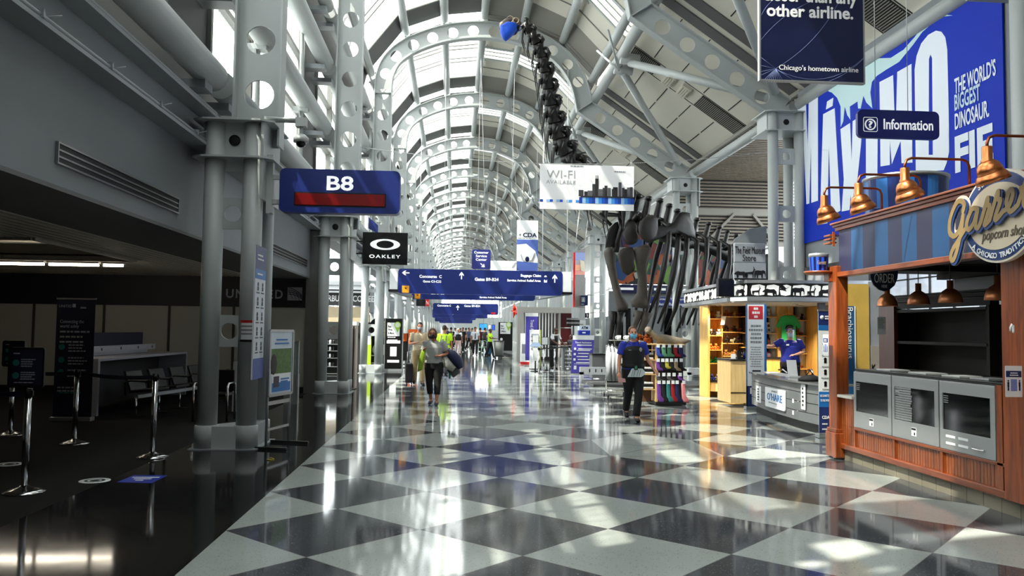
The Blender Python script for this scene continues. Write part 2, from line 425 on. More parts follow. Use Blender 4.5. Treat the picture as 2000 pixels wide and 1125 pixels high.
def arched_beam():
    root = bpy.data.objects.new('arched_beam', None); COL.objects.link(root)
    ol, il = offset(CL, HW), offset(CL, -HW)
    ki = len(CL)-2
    poly = [(p.x, p.z) for p in ol] + [(p.x, p.z) for p in reversed(il)]
    lk = sum((CL[i]-CL[i-1]).length for i in range(1, ki+1))
    ctr = walk(CL, .75, .775, lk-.62) + walk([CL[ki], CL[-1]], .72, .80, 4.3)
    holes = [circ(p.x, p.z, .205, 20) for p in ctr]
    w = flat(poly, .03, STEEL, root, (0, 0, 0), FACE_S, 'web', holes)
    for nm, pl, off in (('flange', ol, .015), ('flange', il, -.015)):
        q0, q1 = offset(pl, off), offset(pl, -off); m = MB(); vs = []
        for a, c in zip(q0, q1):
            for p, y in ((a, -.15), (a, .15), (c, .15), (c, -.15)): vs.append(V((p.x, y, p.z)))
        n_ = len(q0); fs = [(i*4+j, i*4+(j+1) % 4, i*4+4+(j+1) % 4, i*4+4+j) for i in range(n_-1) for j in range(4)] + [(0, 1, 2, 3), ((n_-1)*4+3, (n_-1)*4+2, (n_-1)*4+1, (n_-1)*4)]
        m._add(vs, fs, True); o = m.build(nm, STEEL, root)
        for p in o.data.polygons: p.use_smooth = False
    m = MB(); a = ol[ki]; c = il[ki]
    m.bar((a.x, 0, a.z), (c.x, 0, c.z), .26, .03, (1, 0, 0)); m.bar((-3.08, 0, 10.3), (-2.48, 0, 10.3), .24, .03)
    m.build('stiffener', STEEL, root)
    return root
def tube_column(xs, ztop, dx, face):
    """cluster of four tubes tied by drilled plates, box head, skirted base"""
    root = bpy.data.objects.new('column', None); COL.objects.link(root)
    x0, x1 = xs; zt = ztop
    tubes = ((x0, -.34), (x1, -.34), (x1, .34))
    for x, y in tubes: m = MB(); m.tube([(x, y, 0.0), (x, y, zt)], .132, 20); m.build('tube', STEEL, root)
    mid = (x0+x1)/2
    zs = [1.55, 3.12] if zt < 5 else [1.55, 3.12, 4.7, 6.2]
    for z in zs:
        for y in (-.34,):
            flat([(q[0]+mid, q[1]+z) for q in rrect(x1-x0, .42, .02, 1)], .03, STEEL, root, (0, y-.015, 0), FACE_S, 'tie_plate', [circ(mid, z, .11, 18)])
    m = MB()                                                   # base skirt
    pl = [(x0-.155, -.49), (x1+.13, -.49), (x1+.17, -.36), (x1+.17, .49), (x0-.155, .49)]
    [m.tube([(x, y, .012), (x, y, .30), (x, y, .312)], [.156, .156, .14], 24) for x, y in tubes]; m.box(x0, x1, -.46, -.22, .012, .30); m.box(x1-.12, x1+.12, -.34, .34, .012, .30); m.prism([(x0-.1, -.3, .012), (x1, -.3, .012), (x1, .45, .012)], (0, 0, .28)); m.build('base_skirt', STEEL, root)
    m = MB(); m.prism([(x*1.0+(x-mid)*.07, y*1.06, 0) for x, y in pl], (0, 0, .014)); m.build('base_plate', STEEL_D, root)
    m = MB()                                                   # head: two collars and gusset plates
    h0, h1 = zt-.50, zt
    for z in (h0, h1): m.prism([(x, y, z-.012) for x, y in [(x0-.26, -.48), (x0-.12, -.56), (x1+.12, -.56), (x1+.28, -.44), (x1+.28, .5), (x0-.26, .5)]], (0, 0, .024))
    m.box(x0-.02, x1+.02, -.36, -.32, h0, h1); m.box(x0-.02, x1+.02, .32, .36, h0, h1)
    m.box(x0-.16, x0-.12, -.34, .34, h0, h1); m.box(x1+.12, x1+.16, -.5, .5, h0-.55, h1)
    m.build('head', STEEL, root)
    o = MB().lathe([(0, .0), (.075, .0), (.075, .02), (0, .02)], (mid, -.375, (h0+h1)/2), 18, 'Y').build('bolt_hole', DARKM, root)
    return root
rib0 = arched_beam(); colL0 = tube_column((-3.25, -2.74), 4.36, 0, 1); colR0 = tube_column((8.15, 8.85), 7.35, 0, -1)
ordn = ['', 'second', 'third', 'fourth', 'fifth', 'sixth', 'seventh', 'eighth', 'ninth', 'tenth', 'eleventh', 'twelfth', 'thirteenth', 'fourteenth', 'fifteenth', 'sixteenth']
for i, k in enumerate(RIBS):
    for src, what in ((rib0, 'white perforated steel arch rib of the vault'), (colL0, 'white four-tube steel column on the gate side'), (colR0, 'white four-tube steel column on the shop side')):
        o = src if i == 0 else copy_tree(src)
        o.location.y = RY(k); o['kind'] = 'structure'

# ---- vault skin between ribs: purlin tubes, glazed half, panelled half
PURX = [-2.74, -1.76, -.45, .92, 2.28, 3.58, 4.52]
def z_at(pl, x):
    best = None
    for a, c in zip(pl, pl[1:]):
        if (a.x-x)*(c.x-x) <= 0 and abs(a.x-c.x) > 1e-6:
            z = a.z+(c.z-a.z)*(x-a.x)/(c.x-a.x)
            if best is None or z > best: best = z
    return best
def arc_s(pl, x):
    """point on the offset curve whose foot on the centre line has the given x"""
    for i in range(len(CL)-1):
        a, c = CL[i], CL[i+1]
        if a.z > 9.5 and (a.x-x)*(c.x-x) <= 0 and abs(a.x-c.x) > 1e-6:
            t = (x-a.x)/(c.x-a.x); return pl[i].lerp(pl[i+1], t)
    raise ValueError(x)
O_T, O_S = offset(CL, .50), offset(CL, .80)
PUR = [arc_s(O_T, x) for x in PURX]
def hang(x):
    p = min(PUR, key=lambda q: abs(q.x-x)); return p.x, p.z-.10
SK = [V((-3.72, 0, 10.25))] + [arc_s(O_S, x) for x in PURX[:-1]] + [V((5.45, 0, 11.3))]
def uvquad(me_b, pts, mi, ucorner):
    i0 = len(me_b.v); me_b.mi = mi; me_b.quad(*pts); me_b.uv[len(me_b.f)-1] = ucorner
def build_uv(me_b, name, mats, parent):
    o = me_b.build(name, mats, parent, recalc=False); uvl = o.data.uv_layers.new(name='UVMap')
    for p in o.data.polygons:
        uc = me_b.uv.get(p.index)
        if uc:
            for li, u in zip(p.loop_indices, uc): uvl.data[li].uv = u
    return o
def skin_gap(a, c, glazed, parent):
    """one strip of roof between two purlins, running the length of the bay"""
    m = MB(); d = (c-a).length; nrm = V((-(c-a).z, 0, (c-a).x)).normalized()
    if nrm.z < 0: nrm = -nrm
    def at(t, y, h=0): return a.lerp(c, t)+V((0, y, 0))+nrm*h
    def strip(y0, y1, h0, h1, mi):
        uvquad(m, [at(0, y0, h0), at(1, y0, h0), at(1, y1, h1), at(0, y1, h1)], mi, [(0, y0), (d, y0), (d, y1), (0, y1)])
    L = BAY
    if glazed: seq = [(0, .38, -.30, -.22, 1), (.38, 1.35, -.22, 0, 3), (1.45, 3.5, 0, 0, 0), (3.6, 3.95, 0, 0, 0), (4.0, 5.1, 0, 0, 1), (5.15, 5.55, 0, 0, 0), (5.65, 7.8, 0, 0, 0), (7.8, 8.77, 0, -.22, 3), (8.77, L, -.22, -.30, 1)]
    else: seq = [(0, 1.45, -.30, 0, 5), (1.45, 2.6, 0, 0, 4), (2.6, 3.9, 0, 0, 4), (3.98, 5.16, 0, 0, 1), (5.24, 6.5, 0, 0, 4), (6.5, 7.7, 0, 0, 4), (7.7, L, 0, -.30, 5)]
    for s in seq: strip(*s)
    m.mi = 2
    ys = [1.38, 3.55, 3.98, 5.13, 5.6, 7.8] if glazed else [3.94, 4.32, 4.78, 5.2]
    for y in ys: m.bar(at(.0, y), at(1, y), .09, .07, tuple(nrm))
    if not glazed:
        m.mi = 6
        for y, s in ((3.86, -1), (5.28, 1)):                    # pale bars standing in for light reflected along the slot edges
            m.bar(at(.02, y), at(.98, y), .10, .08, tuple(nrm))
            m.bar(at(.03, y+s*.0), at(.16, y+s*.26), .07, .07, tuple(nrm)); m.bar(at(.97, y), at(.84, y+s*.26), .07, .07, tuple(nrm))
        m.mi = 2
        for y in (.25, 2.6, 6.5, 8.9): m.bar(at(0, y, -.25 if y < 1 or y > 8 else -.01), at(1, y, -.25 if y < 1 or y > 8 else -.01), .05, .04, tuple(nrm))
    else:
        m.mi = 2
        m.bar(at(0, 0, -.3), at(0, L, -.3), .07, .10, tuple(nrm))
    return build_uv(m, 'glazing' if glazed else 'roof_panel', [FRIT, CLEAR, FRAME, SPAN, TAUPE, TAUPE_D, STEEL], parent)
def vault_bay():
    root = bpy.data.objects.new('ceiling', None); COL.objects.link(root)
    for p in PUR:
        m = MB(); m.tube([(p.x, .17, p.z), (p.x, BAY-.17, p.z)], .15, 14); m.build('purlin', STEEL, root)
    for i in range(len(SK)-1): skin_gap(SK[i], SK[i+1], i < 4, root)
    # raking roof on the shop side
    a, e = V((5.30, 0, 10.72)), V((9.30, 0, 7.98)); dr = (e-a).normalized(); nr = V((-dr.z, 0, dr.x)); nr = nr if nr.z > 0 else -nr; LL = (e-a).length
    at = lambda s, y, h=0: a+dr*s+V((0, y, 0))+nr*h
    m = MB()
    vs = [at(0, 0), at(LL, 0), at(LL, BAY), at(0, BAY)]; m.prism(vs, tuple(nr*.08)); m.build('raking_panel', TAUPE, root)
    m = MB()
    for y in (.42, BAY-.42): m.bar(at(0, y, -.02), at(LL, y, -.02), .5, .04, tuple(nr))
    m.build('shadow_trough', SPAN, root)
    m = MB()
    for s in (.95, 1.9, 2.85, 3.8):
        for y0, y1 in ((.8, 2.2), (2.4, 3.9), (5.3, 6.7), (6.9, 8.3)): m.bar(at(s, y0, -.004), at(s, y1, -.004), .03, .012, tuple(nr))
    for y in (4.02, 5.12): m.bar(at(0, y, -.004), at(LL, y, -.004), .03, .012, tuple(nr))
    m.build('panel_joint', DARKM, root)
    for s0, s1 in ((.25, 1.25), (2.9, 4.7)):
        m = MB(); m.mi = 1; m.bar(at(s0, 4.57, -.012), at(s1, 4.57, -.012), .98, .02, tuple(nr)); m.mi = 0
        q = s0
        while q < s1: m.bar(at(q, 4.1, -.03), at(q, 5.04, -.03), .022, .03, tuple(nr)); q += .058
        m.build('air_grille', [mat('grille_bar', (.50, .49, .46), .5), DARKM], root)
    for s in (1.75, 2.35):
        m = MB(); m.bar(at(s, 4.12, -.05), at(s, 5.0, -.05), .34, .1, tuple(nr))
        for j in range(4): m.bar(at(s-.12+.08*j, 4.2, -.11), at(s-.12+.08*j, 4.92, -.11), .03, .05, tuple(nr))
        m.build('vent_box', TAUPE, root)
    for p, r_ in (((5.12, 10.32), .17), ((8.98, 7.66), .17)):
        m = MB(); m.tube([(p[0], .17, p[1]), (p[0], BAY-.17, p[1])], r_, 16); m.build('purlin', STEEL, root)
    for y, s in ((4.1, -1), (5.1, 1)):
        m = MB(); m.tube([(5.05, y-s*.0, 10.18), (5.65, y, 10.15)], .17, 14); m.build('bracket_stub', STEEL, root)
        m = MB(); m.tube([(5.35, y, 10.05), (8.25, 4.6+s*4.3, 7.92)], .12, 12); m.build('strut', STEEL, root)
    # outward kick of the ridge: thin rods below the purlin
    for y in (3.6, 5.5):
        m = MB(); m.tube([(4.55, y, 10.9), (5.1, 4.57, 9.95)], .035, 8); m.build('tie_rod', STEEL, root)
    # closing upstand between vault and rake
    m = MB(); m.quad((5.45, 0, 11.3), (5.45, BAY, 11.3), (5.30, BAY, 10.72), (5.30, 0, 10.72)); m.build('upstand', TAUPE_D, root)
    return root
bay0 = vault_bay()
for i, k in enumerate([-3]+RIBS):
    o = bay0 if i == 0 else copy_tree(bay0)
    o.location.y = RY(k); o['kind'] = 'structure'

# ---- gate-side upper wall: tubes, glazing, charcoal spandrels
def upper_bay():
    root = bpy.data.objects.new('wall_left_upper', None); COL.objects.link(root)
    for z, r_ in ((5.02, .20), (6.62, .20), (8.28, .20), (9.75, .17)):
        m = MB(); m.tube([(-3.36, .18, z), (-3.36, BAY-.18, z)], r_, 18); m.build('rail_tube', STEEL, root)
        m = MB()
        for y in (.55, BAY-.55): m.box(-3.82, -3.30, y-.16, y+.16, z-.30, z-.19)
        m.build('tube_bracket', STEEL_D, root)
    m = MB(); m.quad((-3.72, 0, 10.25), (-3.72, BAY, 10.25), (-3.86, BAY, 9.55), (-3.86, 0, 9.55)); m.box(-3.95, -3.80, 0, BAY, 4.45, 5.30)
    m.box(-3.95, -3.80, 0, .95, 5.3, 9.6); m.box(-3.95, -3.80, BAY-.95, BAY, 5.3, 9.6); m.box(-3.95, -3.80, .95, BAY-.95, 9.35, 9.6)
    m.build('spandrel', SPAN, root)
    for y0 in (.95, 3.36, 5.78):
        y1 = y0+2.41
        m = MB()
        for z in (5.3, 6.75, 8.1, 9.35): m.box(-3.96, -3.78, y0, y1, z-.05, z+.05)
        for y in (y0, y1): m.box(-3.96, -3.74, y-.05, y+.05, 5.3, 9.35)
        f = m.build('window_frame', FRAME, root)
        m = MB(); X = -3.88
        for z0, z1 in ((5.35, 6.7), (6.8, 8.05), (8.15, 9.3)):
            uvquad(m, [(X, y0+.05, z0), (X, y1-.05, z0), (X, y1-.05, z1), (X, y0+.05, z1)], 0, [(y0, z0), (y1, z0), (y1, z1), (y0, z1)])
        build_uv(m, 'window_glass', [FRITW], root)
    for y in (2.6, 6.5):
        m = MB(); m.tube([(-3.45, y, 5.1), (-3.5, y, 9.6)], .045, 8); m.build('rod', STEEL, root)
        m = MB(); m.box(-3.62, -3.30, y-.10, y+.10, 6.36, 6.46); m.prism([(-3.5, y-.13, 6.36), (-3.5, y+.13, 6.36), (-3.5, y, 6.2)], (.03, 0, 0)); m.build('rod_clevis', STEEL, root)
    return root
ub0 = upper_bay()
for i, k in enumerate([-3]+RIBS):
    o = ub0 if i == 0 else copy_tree(ub0)
    o.location.y = RY(k); o['kind'] = 'structure'
# plate beam under the windows, bay by bay
def plate_beam():
    root = bpy.data.objects.new('beam', None); COL.objects.link(root)
    m = MB(); m.box(-3.62, -3.58, 0, BAY, 4.05, 4.52); m.box(-3.80, -3.34, 0, BAY, 4.02, 4.06); m.box(-3.80, -3.34, 0, BAY, 4.50, 4.54); m.box(-3.95, -3.6, 0, BAY, 4.46, 4.52)
    m.build('plate', STEEL_D, root)
    for x, z in ((-3.36, 4.085), (-3.40, 4.10), (-3.36, 4.56)):
        m = MB(); m.tube([(x, 0, z), (x, BAY, z)], .023, 8); m.build('conduit', STEEL_D, root)
    m = MB()
    for j in range(7): m.box(-3.42, -3.32, .5+j*1.3, .53+j*1.3, 4.06, 4.13); m.tube([(-3.37, .6+j*1.3, 4.1), (-3.30, .75+j*1.3, 4.17)], .006, 6)
    m.build('clip', STEEL_D, root)
    return root
pb0 = plate_beam()
for i, k in enumerate([-3]+RIBS):
    o = pb0 if i == 0 else copy_tree(pb0); o.location.y = RY(k); o['kind'] = 'structure'

# ---- gate lounge: fascia with slot diffusers, soffit, slatted ceiling, back wall
GYN = 20.3
b = MB(); b.box(-3.72, -3.60, YS, GYN-.05, 2.86, 4.03)
struct(b.build('wall_left_fascia', WALLG))
for y0, y1, zc in ((7.42, 10.57, 3.15), (14.9, 19.6, 3.15)):
    t = snode('trim_slot_diffuser', (-3.6, y0, zc))
    m = MB(); m.box(-3.60, -3.585, y0, y1, zc-.09, zc+.09); m.build('throat', BLACK, t)
    m = MB(); m.box(-3.60, -3.57, y0, y1, zc+.085, zc+.10); m.box(-3.60, -3.57, y0, y1, zc-.10, zc-.085); m.box(-3.60, -3.57, y0-.015, y0, zc-.1, zc+.1); m.box(-3.60, -3.57, y1, y1+.015, zc-.1, zc+.1)
    for d in (-.03, .03): m.box(-3.595, -3.575, y0, y1, zc+d-.008, zc+d+.008)
    m.build('frame', mat('brushed_metal', (.62, .62, .61), .3, .9), t)
b = MB(); b.box(-4.85, -3.60, YS, GYN-.02, 2.82, 2.862); struct(b.build('ceiling_soffit', mat('dark_soffit', (.40, .40, .40), .7)))
# slatted ceiling with a recessed light coffer
SLAT = mat('ceiling_slat', (.78, .75, .69), .6)
CX0, CX1, CY0, CY1 = -12.2, -6.05, 11.9, 15.6
b = MB()
x = -12.3
while x < -4.95:
    if x > CX1+.04: b.box(x, x+.12, YS+.1, GYN-.05, 2.84, 2.87)
    else: b.box(x, x+.12, YS+.1, CY0-.05, 2.84, 2.87); b.box(x, x+.12, CY1+.05, GYN-.05, 2.84, 2.87)
    x += .16
b.mi = 1; b.box(-12.4, -4.85, YS, CY0, 2.90, 2.93); b.box(-12.4, -4.85, CY1, GYN+.06, 2.90, 2.93); b.box(CX1, -4.85, CY0, CY1, 2.90, 2.93)
struct(b.build('ceiling_slats', [SLAT, BLACK]))
b = MB(); b.box(CX0, CX1, CY0, CY1, 3.42, 3.46); b.box(CX0, CX1, CY0-.04, CY0, 2.80, 3.44); b.box(CX0, CX1, CY1, CY1+.04, 2.80, 3.44); b.box(CX1, CX1+.04, CY0, CY1, 2.80, 3.44)
b.box(CX0, CX1, 13.7, 13.9, 2.95, 3.42)
struct(b.build('ceiling_coffer', mat('coffer_paint', (.62, .60, .55), .6)))
TUBE_L = mat('fluorescent_tube_glow', (1.0, .95, .87), .4, emit=16.0)
for i, (x0, x1, y, z) in enumerate(((-7.45, -6.55, 13.3, 3.2), (-9.6, -7.75, 15.75, 2.74), (-7.70, -6.75, 15.75, 2.74), (-6.7, -6.3, 15.75, 2.74), (-9.6, -8.0, 13.3, 3.2))):
    t = thing('fluorescent_light', ['short fluorescent tube up inside the coffer above the counter', 'long fluorescent strip along the far edge of the ceiling coffer, its outermost piece', 'middle fluorescent strip along the far edge of the ceiling coffer', 'shortest fluorescent strip at the inner end of the coffer edge', 'long fluorescent tube up inside the coffer, beside the short one'][i], 'ceiling light', (x0, y, z), group='lounge coffer lights')
    m = MB(); m.box(x0, x1, y-.06, y+.06, z+.03, z+.09); m.build('housing', mat('light_housing', (.6, .6, .58), .5), t)
    m = MB(); m.tube([(x0+.02, y, z), (x1-.02, y, z)], .022, 10); m.build('tube', TUBE_L, t)
CREAM = mat('cream_wall_panel', (.66, .655, .61), .6, 0, .3, .08, 1.0)
b = MB(); b.box(-12.4, -3.66, GYN, GYN+.08, 0, 2.12); b.mi = 1; b.box(-12.4, -3.66, GYN-.02, GYN+.08, 2.10, 2.95); b.mi = 2
for x in (-10.2, -8.55, -7.0, -5.45): b.box(x-.03, x+.03, GYN-.015, GYN, .12, 2.1)
b.mi = 3; b.box(-12.4, -3.66, GYN-.03, GYN, 0, .14)
struct(b.build('wall_gate_back', [CREAM, NAVYB, mat('panel_joint_dark', (.22, .21, .19), .7), BLACK]))
b = MB(); b.box(-12.5, -12.4, YS, GYN+.1, 0, 3.5); b.box(-12.5, -3.6, YS, YS+.1, 0, 3.5); struct(b.build('wall_gate_side', CREAM))
b = MB(); b.box(-3.68, -3.34, GYN-.20, GYN+.25, 0, 4.03); b.mi = 1; b.box(-3.33, -3.30, GYN-.20, GYN+.25, .0, .45)
struct(b.build('wall_gate_end', [mat('stainless_cladding', (.60, .60, .58), .28, .85), BLACK]))
b = MB(); b.box(-12.6, -3.8, YS, GYN+.2, 4.03, 4.2); struct(b.build('roof_gate', STEEL_D))

# ---- shop strip beyond the gate (same side)
b = MB(); b.quad((-9.2, GYN+.2, 4.1), (-3.8, GYN+.2, 4.1), (-3.8, YN, 4.1), (-9.2, YN, 4.1)); struct(b.build('ceiling_shops', CLEAR, recalc=False))
b = MB()
for j in range(58): b.box(-9.2, -3.8, GYN+.2+j*2.286, GYN+.26+j*2.286, 4.0, 4.09)
for x in (-7.4, -5.6): b.box(x, x+.06, GYN+.2, YN, 4.0, 4.09)
struct(b.build('ceiling_shops_bars', STEEL))
for k in range(1, 15):
    y0 = RY(k); t = snode('window_%d' % (k+20), (-9.2, y0, 0))
    m = MB(); m.box(-9.3, -9.1, y0, y0+BAY, 0, .9)
    for j in range(5): m.box(-9.25, -9.15, y0+j*BAY/4-.04, y0+j*BAY/4+.04, .9, 4.1)
    for z in (2.4, 3.2): m.box(-9.25, -9.15, y0, y0+BAY, z-.03, z+.03)
    m.build('frame', STEEL, t)
    m = MB(); m.quad((-9.2, y0, .9), (-9.2, y0+BAY, .9), (-9.2, y0+BAY, 4.1), (-9.2, y0, 4.1)); m.build('glass', CLEAR, t, recalc=False)

# ---- shop side: banner wall, side wing, slatted upper wall
b = MB(); b.box(8.98, 9.06, YS, 13.2, 0, 8.0); b.box(8.98, 9.06, 16.9, RY(1), 0, 8.0); b.box(8.98, 9.06, 13.2, 16.9, 0, 1.7); b.box(8.98, 9.06, 13.2, 16.9, 2.95, 8.0); struct(b.build('wall_right', WALLG))
t = snode('window_50', (9, 15, 1.7)); m = MB()
for j in range(6): m.box(8.99, 9.03, 13.2+.74*j-.015, 13.2+.74*j+.015, 1.7, 2.95)
for z in (2.05, 2.4, 2.72): m.box(8.99, 9.03, 13.2, 16.9, z-.012, z+.012)
m.build('muntin', BLACK, t); m = MB(); m.quad((9.02, 13.2, 1.7), (9.02, 16.9, 1.7), (9.02, 16.9, 2.95), (9.02, 13.2, 2.95)); m.build('glass', pane_mat('blue_tint_glass', (.62, .68, .78), .12, gloss=.1), t, recalc=False)
for nm, a_ in (('wall_right_wing', (14.0, 14.1, RY(1), YN, 0, 3.0)), ('wall_right_end', (8.98, 14.1, YN-.1, YN, 0, 8.1)), ('wall_right_return', (9.07, 14.1, RY(1)-.06, RY(1)+.02, 0, 8.0))): b = MB(); b.box(*a_); struct(b.build(nm, WALLG))
t = snode('window_60', (14, 60, 3)); m = MB(); y = RY(1)  # window added to let daylight into the side wing
while y < YN: m.box(14.0, 14.08, y-.06, y+.06, 3, 8); y += 2.286
m.box(14.0, 14.08, RY(1), YN, 5.4, 5.5); m.build('frame', STEEL, t); m = MB(); m.quad((14.05, RY(1), 3), (14.05, YN, 3), (14.05, YN, 8), (14.05, RY(1), 8)); m.build('glass', CLEAR, t, recalc=False)
SLW = mat('bronze_wall_slat', (.42, .385, .335), .45, .2)
b = MB(); b.box(9.0, 14.1, RY(1), YN, 7.99, 8.1); b.mi = 1; y = RY(1)+.1
while y < 33: b.box(9.1, 14, y, y+.16, 7.93, 7.97); y += .26
struct(b.build('ceiling_wing', [TAUPE_D, SLW]))
t = snode('wall_right_slatted', (11.5, 32.4, 3.4))
m = MB()
z = 5.35
while z < 7.9: m.box(9.1, 14, 32.30, 32.38, z, z+.075); z += .135
m.build('slat', SLW, t)
m = MB(); m.box(9.1, 14, 32.42, 32.5, 5.3, 7.95); m.build('backing', BLACK, t)
m = MB(); m.box(9.1, 14, 32.2, 32.4, 6.45, 6.72); m.box(9.1, 14, 32.2, 32.4, 5.2, 5.36); m.build('rail', TAUPE_D, t)
m = MB(); m.bar((10.2, 32.2, 5.3), (11.4, 32.2, 6.5), .12, .1); m.bar((12.2, 32.2, 6.5), (13.2, 32.2, 5.3), .12, .1); m.build('brace', TAUPE_D, t)

# ---- far end and the end behind the viewer
b = MB(); b.box(-12.5, 14.2, YN, YN+.2, 0, 4.0); b.mi = 1
b.box(-4, 9.4, YN, YN+.2, 10.5, 14.0)
for x in range(-4, 10): b.box(x-.05, x+.05, YN, YN+.2, 4, 10.5)
struct(b.build('wall_far_end', [STEEL, STEEL]))
b = MB(); b.box(-12.5, 14.2, YS-.2, YS, 0, 14.0); struct(b.build('wall_near_end', WALLG))

# ================================================================== SIGNS AND BANNERS
BLUE = mat('sign_blue', (.125, .185, .46), .28, 0, .5, .05, 2)
WHITE = mat('sign_white', (.93, .94, .94), .4, 0, .4, .03, 2)
WHITE_P = mat('white_print', (.95, .95, .95), .5, 0, .3, .02, 2)
GLOW_P = mat('letter_added_glow', (.96, .97, .97), .5, 0, .3, .02, 2, emit=.38)  # faint glow added so the sign lettering stays white in shade
GREYP = mat('grey_print', (.55, .56, .57), .5, 0, .3, .02, 2)
NAVY = mat('banner_navy', (.07, .10, .25), .3, 0, .5, .08, 1.5)
ORANGE = mat('sign_orange', (.95, .62, .10), .4)
RED = mat('sign_red', (.80, .12, .12), .4)
ALU = mat('brushed_aluminium', (.72, .73, .73), .3, .8)
CHROME = mat('polished_steel_post', (.80, .80, .80), .16, 1.0)
CABLE = mat('steel_cable', (.75, .75, .75), .3, .6)

def sign_box(name, label, cat, x0, x1, z0, z1, Y, dep, m, rad=.06, group=None):
    t = thing(name, label, cat, ((x0+x1)/2, Y, z0), group=group)
    flat(rrect(x1-x0, z1-z0, rad), dep, m, t, ((x0+x1)/2, Y, (z0+z1)/2), FACE_S, 'housing')
    return t

# -- gate sign
g = sign_box('gate_sign', 'blue hanging gate sign reading B8 over a red message strip', 'sign', -2.40, -.78, 3.17, 3.765, 11.0, .20, BLUE, .07)
text('B8', .36, .20, GLOW_P, g, (-1.59, 10.997, 3.575), bold=.02)
flat(rrect(1.20, .155, .01), .012, mat('led_red_glass', (.42, .02, .03), .25, var=.3, scale=3, emit=.12), g, (-1.585, 10.988, 3.35), FACE_S, 'message_strip')
flat(rrect(1.24, .195, .015), .006, BLACK, g, (-1.585, 10.998, 3.35), FACE_S, 'strip_bezel')
b = MB(); b.box(-2.52, -2.40, 11.05, 11.11, 3.62, 3.68); b.box(-2.52, -2.40, 11.05, 11.11, 3.28, 3.34); b.box(-2.58, -2.50, 11.02, 11.14, 3.15, 3.95); b.build('bracket', STEEL, g)
# -- optician's sign
g = sign_box('shop_sign', 'square black projecting shop sign with a white oval ring, reading OAKLEY', 'sign', -2.32, -1.21, 3.20, 4.0, 20.1, .14, mat('black_gloss_panel', (.06, .06, .065), .2), .01)
flat([(x*1.0, y) for x, y in circ(0, 0, .37, 40, .135)], .008, GLOW_P, g, (-1.765, 20.098, 3.70), FACE_S, 'oval_ring', [circ(0, 0, .215, 36, .095)])
text('OAKLEY', .77, .085, GLOW_P, g, (-1.765, 20.098, 3.40), bold=.02, space=1.3)
b = MB(); b.box(-2.48, -2.32, 20.15, 20.19, 3.76, 3.79); b.box(-2.48, -2.32, 20.15, 20.19, 3.45, 3.48); b.build('bracket', BLACK, g)

# -- overhead wayfinding
def picto(kind, s, loc, parent, m):
    if kind == 'claim': pl = [(-.5, -.35), (.5, -.35), (.5, .05), (.3, .05), (.3, .3), (-.3, .3), (-.3, .05), (-.5, .05)]
    else: pl = [(-.5, -.5), (.5, -.5), (.5, .5), (.2, 0), (-.1, .15), (-.3, .45), (-.5, .3)]
    flat([(x*s, y*s) for x, y in pl], .004, m, parent, loc, FACE_S, 'pictogram')
def way_sign(name, label, x0, x1, z0, z1, Y, full=True, group='overhead wayfinding signs'):
    g = sign_box(name, label, 'sign', x0, x1, z0, z1, Y, .16, BLUE, .12, group)
    w = x1-x0; h = z1-z0; yy = Y-.004
    def at(u, v): return (x0+w*u, yy, z0+h*v)
    flat(rrect(.26*h/.9, .26*h/.9, .01), .004, ORANGE, g, at(.046, .17), FACE_S, 'orange_plaque')
    flat([(x*.09, y*.09) for x, y in [(-.5, .4), (.6, .3), (.2, .0), (.4, -.5), (.05, -.3), (-.2, -.1)]], .006, BLACK, g, (at(.046, .2)[0], yy-.004, at(0, .2)[2]), FACE_S, 'plaque_mark')
    text('Gates C1-C32', .66*w/6, None, GLOW_P, g, at(.205, .50 if full else .30), bold=.02)
    if full:
        arrow(180, .27, GLOW_P, g, at(.045, .83)); text('Concourse  C', .80, None, GLOW_P, g, at(.195, .70), bold=.03)
        arrow(90, .27, GLOW_P, g, at(.382, .76)); text('Gates B9-B24', .86, None, GLOW_P, g, at(.535, .62), bold=.03)
        text('Baggage Claim', .74, None, GLOW_P, g, at(.805, .79), bold=.03); text('Service Animal Relief Area', 1.22, None, GLOW_P, g, at(.763, .60), bold=.03)
        picto('claim', .09, at(.895, .79), g, GLOW_P); picto('animal', .11, at(.895, .60), g, GLOW_P)
        arrow(90, .30, GLOW_P, g, at(.952, .70))
    return g
g = way_sign('wayfinding_sign', 'wide blue overhead wayfinding sign reading Concourse C, Gates B9-B24 and Baggage Claim, white end boxes', -2.06, 3.88, 2.88, 3.77, 29.0)
b = MB(); b.box(-2.36, -2.08, 29.0, 29.9, 3.02, 3.76); b.build('end_box', WHITE, g); b = MB(); b.box(3.90, 4.20, 29.0, 29.9, 3.02, 3.76); b.build('end_box', WHITE, g)
b = MB(); b.box(-2.40, -2.06, 28.98, 29.95, 2.94, 3.02); b.build('end_sill', BLACK, g); b = MB(); b.box(3.88, 4.24, 28.98, 29.95, 2.94, 3.02); b.build('end_sill', BLACK, g)
for x in (3.17, 4.08):
    b = MB(); b.tube([(x, 29.3, 3.76), (x, 29.3, 8.4), (x, 29.5, 12.0 if x < 3.5 else 11.4)], .016, 8); b.build('hanger_rod', WHITE, g)
b = MB(); b.bar((-2.2, 29.2, 2.97), (-1.9, 34.0, 2.97), .25, .10); b.build('side_beam', STEEL_D, g)
b = MB(); b.bar((4.0, 29.2, 2.97), (3.5, 34.0, 2.97), .25, .10); b.build('side_beam', STEEL_D, g)
g = way_sign('wayfinding_sign', 'second blue overhead sign right behind the first, lower edge reading Ground Transport', -1.84, 3.40, 2.87, 3.70, 34.1, False)
b = MB(); [b.tube([(x, 34.2, 3.7), (hang(x)[0], 34.2, hang(x)[1])], .008, 6) for x in (-.5, 2.3)]; b.build('hanger_rod', CABLE, g)
